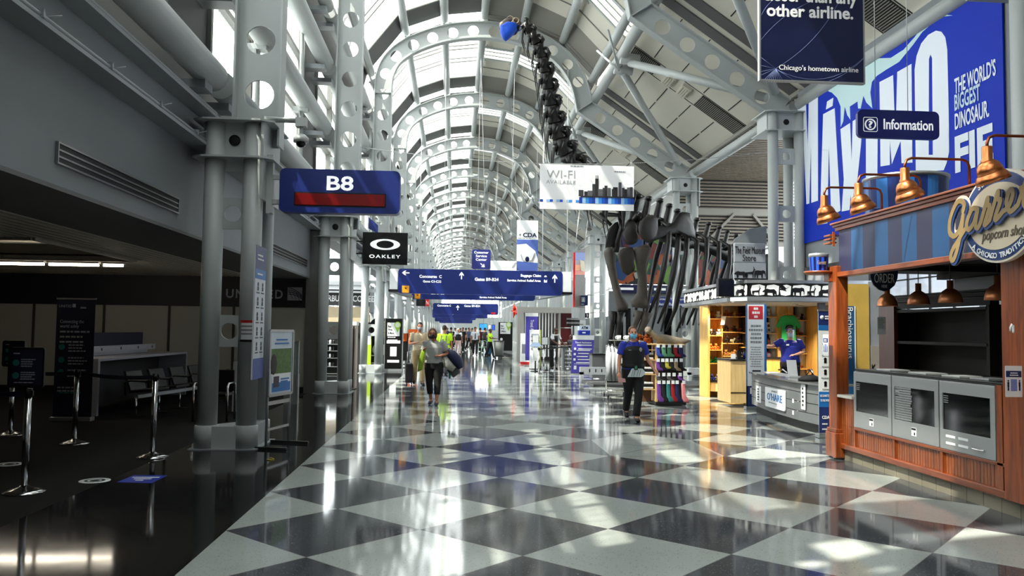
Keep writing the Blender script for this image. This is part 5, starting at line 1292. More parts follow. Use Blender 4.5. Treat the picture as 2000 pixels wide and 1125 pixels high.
m = MB(); wallp(m, along(fr, -.06), ZD-.012, ZD+.02, .62); m.build('desk_top', mat('desk_stone', (.42, .42, .42), .15, 0, .5, .25, 20), dk)
m = MB(); m.prism([(6.3, 16.1, ZD+.022), (6.5, 16.1, ZD+.022), (6.3, 14.2, ZD+.022), (6.05, 14.6, ZD+.022)], (0, 0, .012)); m.build('counter_sheet', mat('pale_counter', (.82, .82, .80), .3), dk)
for i, (z_, y_) in enumerate(((.38, 13.5), (.38, 13.25), (.62, 13.45), (.62, 13.2), (.20, 13.5), (.2, 13.3))):
    pass
def on_front(y):
    for (x0_, y0_), (x1_, y1_) in zip(fr, fr[1:]):
        if y1_ <= y <= y0_: t_ = (y-y0_)/(y1_-y0_); return x0_+(x1_-x0_)*t_
q0, q1 = PX(1502, 780, 5.92), PX(1541, 780, 5.86)
yc = (q0.y+q1.y)/2; hw = abs(q0.y-q1.y)/2; xc_ = on_front(yc)-.02
t = thing('desk_sign', "white sign plate reading O'HARE fixed to the grey information desk front", 'sign', (xc_, yc, .28))
ang = math.atan2(fr[1][1]-fr[2][1], -(fr[1][0]-fr[2][0]))
ROTD = (R(90), 0, R(-90)+math.atan2(-(fr[1][0]-fr[2][0]), fr[1][1]-fr[2][1])*1.0)
zc = PX(1521, 780, xc_).z
flat(rrect(2*hw, .36, .03), .02, WHITE, t, (xc_-.01, yc, zc), ROTD, 'plate')
text("O'HARE", hw*1.5, .13, mat('ohare_blue', (.12, .42, .70), .4), t, (xc_-.014, yc, zc+.02), ROTD, bold=.0); text('****', hw*.6, .03, GREYP, t, (xc_-.014, yc, zc+.125), ROTD, name='star_row'); lines(1, hw*1.2, .1, .015, GREYP, t, (xc_-.014, yc, zc-.09), ROTD)
for lb, px_, w_, h_, zz in (('white pictogram paper taped to the desk front beside the red-headed roll-up banner', 1479, .25, .32, None), ('narrow white strip notice taped to the front of the information desk', 1571, .17, .42, None)):
    q = PX(px_, 770 if px_ < 1500 else 775, 5.95 if px_ < 1500 else 5.79); xx = (on_front(q.y) or fr[0][0])-.02
    t = thing('paper_notice', lb, 'notice', (xx, q.y, q.z-h_/2)); flat(rrect(w_, h_, .004, 1), .003, WHITE, t, (xx, q.y, q.z), FACE_W, 'sheet'); lines(5, w_*.35, h_*.16, h_*.08, BLACK, t, (xx-.004, q.y, q.z+h_*.32), FACE_W, 3)
for i, (px_, py_) in enumerate(((1550, 783), (1560, 783), (1550, 806), (1559, 806))):
    q = PX(px_, py_, 5.80); m = MB(); m.box(q.x-.012, q.x, q.y-.03, q.y+.03, q.z-.035, q.z+.035)
    tag(m.build('sticker', WHITE), 'small white square sticker on the desk front, %s of %s pair' % (['first', 'second'][i % 2], ['upper', 'lower'][i//2]), 'sticker', 'stickers on the information desk')
q = P(1549, 735, 14.2)
t = thing('leaflet_holder', 'tilted clear leaflet holder with a white sheet standing on the information desk', 'leaflet holder', (q.x, 14.2, ZD+.02))
m = MB(); m.prism([(q.x-.09, 14.2, ZD+.05), (q.x+.09, 14.2, ZD+.05), (q.x+.11, 14.32, ZD+.33), (q.x-.07, 14.32, ZD+.33)], (0, .01, 0)); m.build('sheet', WHITE, t); m = MB(); m.box(q.x-.1, q.x+.1, 14.12, 14.3, ZD+.022, ZD+.05); m.build('foot', mat('clear_plastic', (.8, .82, .83), .15), t)
q = P(1585, 745, 13.0)
t = tag(MB().loft([((q.x, 13.1, ZD+.02), .17, .13), ((q.x, 13.1, ZD+.06), .18, .14), ((q.x+.02, 13.1, ZD+.11), .12, .09), ((q.x+.04, 13.1, ZD+.13), .02, .02)]).build('handbag', mat('black_bag_cloth', (.02, .02, .025), .8)), 'black soft bag lying on the information desk', 'bag')
h = MB(); h.tube([(q.x-.06, 13.1, ZD+.1), (q.x+.02, 13.1, ZD+.2), (q.x+.10, 13.1, ZD+.1)], .012, 8); h.build('handle', BLACK, t)
# desk chair behind: chrome arms
t = thing('desk_chair', 'dark wheeled chair with curved chrome arms behind the information desk', 'chair', (7.0, 16.0, 0))
m = MB(); m.box(6.75, 7.2, 15.9, 16.35, .44, .52); m.build('seat', BLACK, t, bevel=.03); m = MB(); m.box(6.78, 7.17, 16.3, 16.36, .55, .95); m.build('backrest', BLACK, t, bevel=.03)
for s in (-1, 1): m = MB(); x = 6.98+s*.27; m.tube([(x, 16.25, .48), (x, 15.95, .72), (x, 15.9, .82), (x+.03*s, 16.0, .88), (x+.04*s, 16.2, .86)], .018, 8); m.build('arm', CHROME, t)
m = MB(); m.tube([(6.98, 16.1, .1), (6.98, 16.1, .44)], .03, 10)
for j in range(5): a_ = 2*pi*j/5; m.tube([(6.98, 16.1, .10), (6.98+.27*cos(a_), 16.1+.27*sin(a_), .06)], .02, 8); m.ell((6.98+.27*cos(a_), 16.1+.27*sin(a_), .03), .03, .03, .03)
m.build('base', BLACK, t)
# roll-up banners
def rollup(name, label, pxl, pxr, Y, ytop, m_body, fn):
    a, c = P(pxl, ytop, Y), P(pxr, ytop, Y); t_ = thing(name, label, 'roll-up banner', ((a.x+c.x)/2, Y, 0))
    m = MB(); m.box(a.x, c.x, Y, Y+.006, .07, a.z); m.build('print', m_body, t_)
    m = MB(); m.box(a.x-.02, c.x+.02, Y-.06, Y+.10, .0, .07); m.build('base', ALU, t_, bevel=.01)
    m = MB(); m.box(a.x-.01, c.x+.01, Y-.008, Y+.014, a.z-.015, a.z+.012); m.tube([((a.x+c.x)/2, Y+.03, .06), ((a.x+c.x)/2, Y+.03, a.z)], .008, 6); m.build('top_rail', ALU, t_)
    fn(t_, a, c, Y); return t_
PBL = mat('poster_bright_blue', (.12, .42, .70), .45)
def f1(t_, a, c, Y):
    w_ = c.x-a.x; z0_, z1_ = .10, a.z
    m = MB(); m.box(c.x-.05, c.x, Y-.003, Y, .08, z1_-.02); m.box(a.x, a.x+.025, Y-.003, Y, .08, z1_-.02); m.build('blue_edge', PBL, t_)
    m = MB(); m.box(a.x+.06, c.x-.08, Y-.004, Y, z1_-.34, z1_-.06); m.build('red_heading', mat('heading_red', (.78, .15, .20), .5), t_)
    for i, w2 in enumerate((.3, .52, .25)): lines(1, w_*w2, .1, .05, WHITE_P, t_, ((a.x+c.x)/2-.01, Y-.006, z1_-.115-.085*i), center=True)
    lines(5, w_*.68, .085, .045, GREYP, t_, ((a.x+c.x)/2-.01, Y-.004, z1_-.48), seed=8, center=True); lines(9, w_*.66, .05, .018, GREYP, t_, ((a.x+c.x)/2-.01, Y-.004, z1_-.93), seed=9, center=True)
    m = MB(); m.box(a.x, c.x, Y-.003, Y, .07, .50); m.build('navy_foot', DNB, t_)
    m = MB(); m.box(a.x+.13, c.x-.13, Y-.004, Y, z1_-1.50, z1_-1.41); m.build('black_tag', BLACK, t_)
    text('I', .04, .13, WHITE_P, t_, (a.x+.10, Y-.004, .40)); text('S', .08, .12, WHITE_P, t_, (a.x+.2, Y-.004, .38))
rollup('roll_up_banner', 'tall white roll-up banner with a red heading at the corner of the information desk', 1457, 1497, 16.6, 592, WHITE, f1)
def f2(t_, a, c, Y):
    w_ = c.x-a.x; z1_ = a.z; cx_ = (a.x+c.x)/2
    def bandm(z0_, z1b, mm, nm): m = MB(); m.box(a.x, c.x, Y-.003, Y, z0_, z1b); m.build(nm, mm, t_)
    zz = lambda yy: P(1610, yy, Y).z
    bandm(zz(635), zz(606), DNB, 'navy_head'); bandm(zz(645), zz(635), PBL, 'blue_line'); bandm(zz(795), zz(765), PBL, 'blue_panel'); bandm(.08, zz(795), DNB, 'navy_foot')
    m = MB(); m.lathe([(0, 0), (.032, 0), (.032, .003), (0, .003)], (a.x+.06, Y-.006, zz(620)), 20, 'Y'); m.build('round_mark', WHITE, t_); lines(2, .09, .035, .02, WHITE_P, t_, (a.x+.15, Y-.006, zz(618)))
    m = MB()
    for yy in (662, 684, 704, 727, 750): z = zz(yy); m.ell((cx_+.0, Y-.003, z+.02), .025, .002, .025, 10, 5); m.box(cx_-.02, cx_+.02, Y-.005, Y-.002, z-.04, z)
    m.build('pictogram_print', BLACK, t_); lines(5, .14, zz(700)-zz(722), .012, GREYP, t_, (cx_, Y-.004, zz(672)), center=True)
    text('RECONNECTING', .17, .035, WHITE_P, t_, (cx_, Y-.006, zz(773))); text('TO THE WORLD', .17, .035, WHITE_P, t_, (cx_, Y-.006, zz(782))); text('CDA', .12, .05, WHITE_P, t_, (cx_, Y-.006, zz(815)), bold=.03); lines(2, .12, .08, .02, WHITE_P, t_, (cx_, Y-.006, zz(828)))
rollup('roll_up_banner', 'narrow blue and white roll-up banner of pictograms behind the far oak post', 1598, 1624, 12.2, 606, WHITE, f2)
# -- sock and plush stand
sr = thing('merchandise_stand', 'two-sided timber merchandise stand hung with bright socks', 'display stand', (4.8, 17.6, 0))
YR = 17.5; xl, xr = P(1283, 790, YR).x, P(1336, 790, YR).x
TOPZ = P(1300, 672, YR).z
m = MB(); m.box(xl-.03, xl+.015, YR-.02, YR+.9, .08, TOPZ+.0); m.build('pale_upright', MAPLE_L, sr)
m = MB(); m.box(xl-.05, xr+.02, YR-.1, YR+.9, .02, .08); m.build('base', BLACK, sr)
m = MB(); m.box(xl+.02, xr-.02, YR+.0, YR+.03, .08, TOPZ-.02); m.build('peg_board', mat('dark_peg_board', (.16, .12, .10), .6), sr)
m = MB(); m.box(xl-.32, xr, YR-.03, YR+.92, TOPZ-.02, TOPZ+.005); m.build('top_shelf', MAPLE_L, sr)
m = MB(); m.box(xl-.30, xl-.05, YR+.3, YR+.32, .05, TOPZ-.02); m.build('brick_panel', mat('brown_brick_panel', (.36, .24, .16), .7, var=.4, scale=30), sr)
for z in (.35, .68, 1.0, 1.22): m = MB(); m.box(xl-.32, xl-.04, YR+.0, YR+.5, z-.015, z); m.build('side_shelf', MAPLE_L, sr)
SCK = {'pink': (.86, .50, .52), 'purple': (.42, .22, .55), 'navy': (.08, .10, .28), 'red': (.55, .07, .10), 'green': (.30, .50, .38), 'blue': (.20, .28, .62), 'black': (.04, .04, .05), 'yellow': (.72, .68, .25), 'tan': (.55, .48, .38), 'teal': (.16, .45, .45), 'grey': (.35, .33, .34)}
SM = {k_: mat('sock_'+k_, v_, .85, var=.55, scale=38) for k_, v_ in SCK.items()}
def sock(x, ztop, ln, colr, row, idx, d=1):
    t_ = thing('sock_pair', '%s patterned sock pair, %s peg in the %s row of the stand' % (colr, ['first', 'second', 'third', 'fourth', 'fifth', 'sixth'][idx], row), 'sock', (x, YR-.04, ztop-ln), group='socks on the merchandise stand')
    w_ = .05
    pl_ = [(-w_, 0), (w_, 0), (w_, -ln*.62), (w_+.05*d+.03, -ln*.86), (w_+.06*d+.02, -ln), (0.01, -ln), (-w_*.7, -ln*.75)]
    m = MB(); m.pillow([(x+a_, YR-.04, ztop+b_) for a_, b_ in pl_], (0, 1, 0), .022, .3); m.build('sock_cloth', SM[colr], t_)
    m = MB(); m.box(x-.035, x+.035, YR-.075, YR-.07, ztop-.02, ztop+.055); m.build('card_tag', WHITE, t_)
    m = MB(); m.tube([(x, YR, ztop+.035), (x, YR-.085, ztop+.035)], .004, 6); m.build('peg_hook', ALU, t_)
rows = [('top', 677, .23, ['blue', 'green', 'green', 'red', 'navy'], [1285, 1296, 1307, 1319, 1329]), ('second', 705, .22, ['purple', 'black', 'yellow', 'black', 'tan', 'black'], [1285, 1294, 1302, 1311, 1320, 1330]), ('third', 733, .12, ['grey', 'black', 'grey', 'black', 'purple'], [1285, 1296, 1306, 1316, 1328]), ('lowest', 748, .44, ['purple', 'black', 'teal', 'red', 'navy', 'pink'], [1287, 1296, 1305, 1314, 1322, 1335])]
for rn_, yy, ln, cs, xs_ in rows:
    for i, (c_, px_) in enumerate(zip(cs, xs_)):
        q = P(px_, yy, YR-.05); sock(q.x, q.z, ln if c_ not in ('yellow',) else ln*.8, c_, rn_, i)
# long-necked grey plush and brown plush heap on top
FUR = mat('grey_plush_fur', (.52, .48, .42), .95, 0, .1, .4, 60, bump=.8)
q = P(1290, 660, 17.8); zt = TOPZ+.006
t = MB()
def pz(px_, py_): v_ = P(px_, py_, 17.75); return v_
hd = pz(1266, 645); b1 = pz(1300, 664); b2 = pz(1330, 668)
t.tube([hd, pz(1272, 650), pz(1282, 658), b1, b2, pz(1345, 666)], [.075, .06, .07, .12, .09, .03], 12); t.ell(hd, .085, .085, .085); t.ell(hd+V((-.03, -.06, -.03)), .045, .05, .04)
for px_ in (1286, 1298, 1316, 1326): v_ = pz(px_, 668); t.tube([v_, V((v_.x, v_.y-.02, zt+.02))], [.05, .045], 10)
tag(t.build('plush_dinosaur', FUR), 'large shaggy grey long-necked plush dinosaur sprawled on top of the sock stand', 'plush toy')
for i, px_ in enumerate((1240, 1250, 1258, 1246, 1264, 1271)):
    v_ = P(px_, 665, 17.9); plush((v_.x, 17.75+.12*(i % 2), zt+(.10 if i == 3 else 0)), i % 2, 0, i*.9, 1.0, 'brown plush toy on top of the sock stand, %s of the heap' % ['outermost', 'second', 'third', 'upper one', 'fifth', 'last'][i], 'brown plush heap on the stand')
m = MB(); v_ = P(1328, 668, 18.0); m.box(v_.x-.14, v_.x+.14, 17.95, 18.2, zt, zt+.07); tag(m.build('wooden_tray', MAPLE), 'small pale wooden tray on top of the sock stand', 'tray')
# folded striped tops on the side shelves
STR = mat('black_white_stripe_cloth', (.80, .80, .80), .8, var=.02)
for i, (z, n_) in enumerate(((.352, 3), (.682, 3), (1.002, 3))):
    for j in range(n_):
        m = MB(); m.mi = j % 2; m.box(xl-.30, xl-.07, YR+.03, YR+.28, z+.052*j+.001, z+.052*j+.047)
        tag(m.build('folded_shirt', [STR, BLACK], bevel=.015), '%s folded shirt, %s in the pile on the %s side shelf of the sock stand' % (['pale', 'black', 'pale'][j], ['lowest', 'middle', 'topmost'][j], ['lower', 'middle', 'upper'][i]), 'folded shirt', 'folded shirts on the stand')
# -- hoodie rail
YH = 19.6; xh0, xh1 = P(1180, 740, YH).x, P(1226, 740, YH).x
t = thing('clothes_rail', 'low chrome clothes rail on castors beside the sock stand', 'clothes rail', ((xh0+xh1)/2, YH, 0))
zr = P(1195, 675, YH).z
m = MB(); m.tube([(xh0+.05, YH, .16), (xh0+.05, YH, zr), (xh1-.05, YH, zr), (xh1-.05, YH, .16)], .018, 10); m.tube([(xh0+.05, YH-.25, .14), (xh0+.05, YH+.25, .14)], .018, 8); m.tube([(xh1-.05, YH-.25, .14), (xh1-.05, YH+.25, .14)], .018, 8); m.tube([(xh0+.05, YH, .16), (xh1-.05, YH, .16)], .016, 8); m.build('frame', CHROME, t)
for x in (xh0+.05, xh1-.05):
    for y in (-.25, .25): m = MB(); m.lathe([(0, -.015), (.055, -.015), (.055, .015), (0, .015)], (x, YH+y, .056), 16, 'X'); m.build('castor', BLACK, t)
m = MB(); m.box(xh0+.15, xh1+.02, YH-.2, YH+.2, zr+.12, zr+.14); m.tube([(xh1-.1, YH, zr), (xh1-.1, YH, zr+.12)], .012, 8); m.tube([(xh0+.25, YH, zr), (xh0+.25, YH, zr+.12)], .012, 8); m.build('top_shelf', ALU, t)
HOOD = mat('heather_grey_fleece', (.55, .56, .58), .9, var=.15, scale=30)
for i in range(4):
    x = xh0+.10+.09*i
    tt = thing('hoodie', 'heather grey hooded top hanging on the chrome rail, %s from the outer end' % ['first', 'second', 'third', 'fourth'][i], 'hoodie', (x, YH, zr-.85), group='hoodies on the chrome rail')
    m = MB(); m.loft([((x, YH-.05, zr-.86), .05, .20), ((x, YH, zr-.5), .055, .24), ((x, YH, zr-.18), .055, .25), ((x, YH, zr-.04), .04, .10), ((x, YH, zr+.0), .02, .03)], 14); m.tube([(x, YH-.2, zr-.16), (x-.02, YH-.27, zr-.5), (x-.02, YH-.25, zr-.8)], [.06, .05, .04], 10); m.build('fleece', HOOD, tt)
    m = MB(); m.tube([(x, YH, zr-.02), (x, YH, zr+.03), (x, YH+.03, zr+.04)], .005, 6); m.build('hanger_hook', CHROME, tt)
for i in range(2):
    x = xh0+.36+.2*i; m = MB(); m.lathe([(0, 0), (.05, 0), (.055, .11), (.045, .11), (.045, .02), (0, .02)], (x, YH, zr+.142), 18); o = tag(m.build('mug', WHITE), 'white printed mug on the chrome rail shelf, %s of two' % ['outer', 'inner'][i], 'mug', 'mugs on the rail shelf')
    m = MB(); m.tube([(x-.05, YH, zr+.17), (x-.085, YH, zr+.18), (x-.085, YH, zr+.22), (x-.05, YH, zr+.235)], .008, 8); m.build('handle', WHITE, o)

# ================================================================== LONG-NECKED DINOSAUR SKELETON
BONE = mat('dark_resin_bone', (.085, .075, .07), .42, 0, .5, .35, 7, bump=.5)
BONE_G = mat('grey_brown_bone', (.27, .245, .22), .6, 0, .4, .45, 5, bump=.6)
BONE_L = mat('pale_skull_bone', (.42, .38, .33), .5, 0, .4, .4, 14, bump=.4)
dn = thing('dinosaur_skeleton', 'towering black-brown long-necked dinosaur skeleton on four legs beneath the raking roof', 'skeleton', (6.0, 24.4, 0))
def pb(px_, py_, Y): return P(px_, py_, Y)
# neck
path = [(1022, 46, 21.9), (1036, 62, 22.0), (1049, 84, 22.1), (1059, 110, 22.3), (1066, 140, 22.5), (1072, 172, 22.7), (1077, 204, 22.9), (1084, 238, 23.1), (1093, 268, 23.3), (1106, 298, 23.5), (1126, 326, 23.7), (1150, 350, 23.9), (1178, 370, 24.0), (1206, 384, 24.1), (1234, 392, 24.2)]
pts = [pb(*q) for q in path]
for i in range(len(pts)-1):
    a, c = pts[i], pts[i+1]; f = i/(len(pts)-2); r = .15+.25*f
    d = (c-a).normalized(); side = d.cross(V((0, 1, 0))).normalized()
    if side.x < 0: side = -side                    # towards the animal's back
    lat = V((0, 1, 0))
    m = MB(); m.tube([a, a.lerp(c, .2), a.lerp(c, .55), a.lerp(c, .9), c], [r*.75, r*.95, r*.55, r*.9, r*.72], 12)
    m.tube([a.lerp(c, .45), a.lerp(c, .6)+side*r*1.0, a.lerp(c, .75)+side*r*(1.25+.3*f)], [r*.5, r*.4, r*.22], 8, flat=.6)     # neural spine
    for s in (-1, 1):
        m.tube([a.lerp(c, .4), a.lerp(c, .35)+lat*s*r*.9-side*r*.3, a.lerp(c, .8)+lat*s*r*1.0-side*r*.7], [r*.45, r*.35, r*.18], 8)
        m.tube([a.lerp(c, .2)+side*r*.4, a.lerp(c, .05)+lat*s*r*.8+side*r*.9, a.lerp(c, -.25)+lat*s*r*.8+side*r*.8], [r*.35, r*.3, r*.15], 8)
        # slender cervical rib trailing down the neck
        e = a.lerp(c, .5)-side*r*1.1+lat*s*r*.7; L_ = .45+.55*f
        m.tube([a.lerp(c, .5)+lat*s*r*.7-side*r*.5, e, e-V((0, 0, 1))*L_*.5-side*.03, e-V((0, 0, 1))*L_+d*.1], [r*.3, r*.2, .022, .008], 6)
    m.build('neck_vertebra', BONE, dn)
# skull
s0 = pb(1003, 46, 21.8)
def sk(dx, dy, dz): return s0+V((dx, dy, dz))
m = MB()
m.tube([sk(.20, .06, .02), sk(.10, 0, .05), sk(-.05, -.05, .10), sk(-.2, -.10, .04), sk(-.32, -.13, -.10), sk(-.36, -.14, -.22)], [.05, .10, .055, .06, .09, .05], 12)     # arched snout and cranium
for s in (-1, 1):
    L = V((0, s*.10, 0))
    for ring, rr_ in (((-.10, .06), .085), ((.06, .03), .075)):
        c0 = sk(ring[0], -.03, ring[1])+L
        m.tube([c0+V((rr_*cos(t_/8*pi), 0, rr_*sin(t_/8*pi))) for t_ in range(0, 17)], .022, 8, cap=False)
    m.tube([sk(.16, .03, -.02)+L, sk(.02, 0, -.10)+L, sk(-.18, -.06, -.16)+L, sk(-.34, -.12, -.24)+L*.6], [.04, .035, .04, .04], 8)
m.build('skull', BONE_L, dn)
m = MB()
for s in (-1, 1):
    L = V((0, s*.09, 0)); m.tube([sk(.15, .03, -.10)+L, sk(.05, 0, -.24)+L, sk(-.12, -.05, -.33)+L, sk(-.28, -.1, -.36)+L*.5], [.03, .045, .04, .04], 8)
m.build('jaw', BONE, dn)
# blue cloth mask over the muzzle
t = thing('face_mask', 'bright blue cloth face mask tied over the muzzle of the dinosaur skull', 'mask', (s0.x-.25, 21.6, s0.z-.4))
ms = [(976, 52), (990, 44), (1008, 46), (1010, 58), (1004, 66), (996, 73), (988, 79), (981, 74), (977, 64)]
m = MB(); m.pillow([P(x, y, 21.62) for x, y in ms], (0, 1, 0), .20, .35); m.build('mask_cloth', mat('mask_bright_blue', (.03, .30, .78), .6, 0, .4, .35, 12, bump=.8), t)
m = MB(); m.tube([P(1006, 48, 21.6), P(1014, 50, 21.75), P(1020, 54, 21.85)], .012, 6); m.tube([P(1004, 64, 21.6), P(1014, 60, 21.75), P(1020, 56, 21.85)], .012, 6); m.build('ear_loop', mat('mask_loop', (.05, .22, .6), .6), t)
# trunk vertebrae with knobbed spines
Yx = lambda px_: 24.2+(px_-1240)/200*2.2
tops = [(1246, 384), (1266, 388), (1289, 392), (1307, 402), (1323, 412), (1342, 420), (1361, 429), (1384, 437), (1405, 444), (1421, 452), (1438, 460), (1452, 468), (1466, 476), (1482, 486), (1498, 498)]
cv = []
for i, (px_, py_) in enumerate(tops):
    Y = Yx(px_); top = P(px_, py_, Y); c = P(px_-8, py_+ (58 if i < 6 else 44), Y); cv.append(c)
    r = .27-.010*i
    m = MB(); m.ell(c, r*1.1, r*.9, r*.95, 12, 8)
    m.tube([c, c.lerp(top, .5)+V((-.03, 0, 0)), c.lerp(top, .85), top], [r*.75, r*.5, r*.42, r*.42], 10, flat=.7); m.ell(top, r*.5, r*.75, r*.34, 10, 6)
    for s in (-1, 1): m.tube([c+V((0, 0, r*.5)), c+V((.03, s*r*1.9, r*1.1)), c+V((.05, s*r*2.4, r*1.0))], [r*.45, r*.35, r*.25], 8)
    m.build('back_vertebra', BONE, dn)
m = MB(); m.tube(cv, [.2]*len(cv), 10); m.build('spinal_column', BONE, dn)
# ribs, both flanks
for i, c in enumerate(cv[2:12]):
    r = .085-.003*i; ln = 3.15-.10*abs(i-2)
    for s in (-1, 1):
        o = c+V((.05, s*.45, .25)); w_ = .95
        pr = [o, o+V((.10, s*(w_-.4), -.25)), o+V((.0, s*(w_-.12), -.8)), o+V((-.12, s*w_*.95, -1.5)), o+V((-.30, s*w_*.78, -ln*.78)), o+V((-.52, s*w_*.52, -ln))]
        m = MB(); m.tube(pr, [r*.8, r*1.1, r*1.15, r, r*.8, r*.4], 8, flat=.75); m.build('rib', BONE, dn)
# shoulder girdle: near side
k3 = lambda x, y: (1160+x/5.625, 360+y/5.625)
def plate(pl_, Yf, nrm, th, mm, nm):
    m = MB(); m.pillow([P(*k3(x, y), Yf(k3(x, y)[0])) for x, y in pl_], nrm, th, .3); return m.build(nm, mm, dn)
YN_ = lambda px_: 23.25+(px_-1250)*.0065
nrm = (-.35, 1, 0)
plate([(490, 470), (510, 400), (570, 350), (640, 332), (690, 360), (700, 480), (680, 590), (640, 635), (590, 645), (530, 600), (500, 540)], YN_, nrm, .10, mat('bone_slate', (.16, .15, .145), .5, 0, .4, .35, 6, bump=.5), 'coracoid')
plate([(600, 480), (690, 462), (800, 460), (870, 410), (930, 318), (970, 302), (1030, 308), (1060, 370), (1090, 420), (1110, 520), (1118, 590), (1075, 590), (1040, 592), (1000, 560), (930, 545), (860, 548), (770, 575), (690, 610), (620, 640), (570, 640)], lambda p_: YN_(p_)+.05, nrm, .07, BONE, 'shoulder_blade')
# far side
YF_ = lambda px_: 24.3+(px_-1215)*.004
plate([(312, 545), (345, 450), (400, 410), (450, 408), (478, 450), (475, 520), (500, 590), (470, 640), (420, 668), (370, 665), (330, 610)], lambda p_: 23.9, (.2, 1, 0), .12, mat('bone_slate', (.16, .15, .145), .5), 'coracoid')
plate([(125, 700), (130, 590), (160, 490), (230, 420), (290, 400), (310, 440), (270, 560), (250, 720), (200, 690)], YF_, (.3, 1, 0), .07, BONE, 'shoulder_blade')
m = MB(); m.tube([P(*k3(290, 400), 24.2), P(*k3(300, 480), 24.1), P(*k3(255, 640), 24.2), P(*k3(240, 740), 24.3)], [.08, .07, .09, .10], 10); m.build('collar_bone', BONE, dn)
plate([(255, 770), (290, 720), (370, 690), (425, 690), (448, 760), (440, 860), (455, 910), (440, 960), (370, 1002), (310, 965), (280, 880)], lambda p_: 23.6, (.1, 1, 0), .09, mat('bone_brown', (.17, .145, .125), .55, 0, .4, .3, 6, bump=.5), 'breast_plate')
m = MB(); m.tube([P(*k3(60, 320), 24.3), P(*k3(160, 420), 24.3), P(*k3(190, 450), 24.3)], [.06, .05, .06], 8); m.tube([P(*k3(110, 330), 24.3), P(*k3(270, 340), 24.2), P(*k3(300, 420), 24.2)], [.08, .06, .05], 8); m.build('first_rib', BONE, dn)
# fore limbs
def limb(hum, uln, rad, met, Y, mm):
    m = MB(); m.tube([P(x, y, Y) for x, y, r_ in hum], [r_ for x, y, r_ in hum], 14, flat=.7); m.build('upper_arm_bone', BONE_G, dn)
    for nm, b_ in (('forearm_bone', uln), ('forearm_bone', rad)): m = MB(); m.tube([P(x, y, Y) for x, y, r_ in b_], [r_ for x, y, r_ in b_], 12); m.build(nm, mm, dn)
    for j in range(5):
        x, z0_ = met; a_ = R(-70+35*j); b0 = V((x+.13*cos(a_-pi/2), Y+.13*sin(a_-pi/2), z0_)); b1 = V((x+.20*cos(a_-pi/2), Y+.20*sin(a_-pi/2), .0+.05))
        m = MB(); m.tube([b0, b0.lerp(b1, .5), b1], [.065, .05, .065], 8); m.build('foot_bone', mm, dn)
limb([(1252, 480, .20), (1254, 486, .30), (1252, 515, .17), (1255, 545, .14), (1254, 575, .17), (1249, 592, .28), (1248, 601, .22)],
     [(1249, 608, .16), (1245, 622, .10), (1234, 650, .075), (1225, 672, .10)], [(1263, 610, .18), (1259, 628, .12), (1247, 655, .085), (1236, 674, .11)], (P(1230, 700, 23.9).x, .95), 23.7, BONE_G)
limb([(1185, 486, .17), (1190, 492, .26), (1194, 520, .20), (1200, 550, .17), (1208, 580, .18), (1216, 598, .26), (1217, 606, .2)],
     [(1197, 608, .15), (1196, 630, .10), (1192, 660, .08), (1190, 684, .11)], [(1211, 610, .17), (1209, 635, .11), (1204, 665, .09), (1200, 686, .11)], (P(1196, 700, 24.8).x, .95), 24.7, BONE)
# hind limbs and pelvis farther back, tail falling away behind the store sign
hp = cv[-1]; m = MB(); m.pillow([hp+V((-.6, -.5, .5)), hp+V((0, -.55, .75)), hp+V((.6, -.5, .45)), hp+V((.5, -.5, -.1)), hp+V((.1, -.5, -.45)), hp+V((-.3, -.5, -.2))], (0, 1, 0), .08); m.build('hip_bone', BONE, dn)
for s in (-1, 1):
    b0 = hp+V((.1, s*.6, -.3)); kn = V((b0.x-.35, b0.y, 1.75)); an = V((b0.x+.2, b0.y, .55))
    m = MB(); m.tube([b0, b0.lerp(kn, .15), b0.lerp(kn, .5), kn], [.16, .24, .15, .22], 12); m.build('thigh_bone', BONE, dn)
    m = MB(); m.tube([kn, kn.lerp(an, .5), an], [.2, .11, .15], 12); m.build('shin_bone', BONE, dn)
    for j in range(3): m = MB(); m.tube([an, an+V((-.25, (j-1)*.12, -.5))], [.09, .06], 8); m.build('foot_bone', BONE, dn)
m = MB(); m.tube([hp, hp+V((.8, .1, -.25)), hp+V((1.3, .15, -.5)), hp+V((1.9, .3, -.75)), hp+V((2.5, .8, -.85))], [.22, .19, .14, .09, .04], 12); m.build('tail', BONE, dn)
m = MB(); q0 = P(1215, 690, 24.9)
for p_ in (cv[1], cv[7], cv[12]): m.tube([(p_.x, p_.y, 0.0), (p_.x, p_.y, p_.z-.1)], .035, 8); m.lathe([(0, .0), (.2, .0), (.2, .02), (0, .025)], (p_.x, p_.y, 0), 20)
m.build('support_post', BLACK, dn)

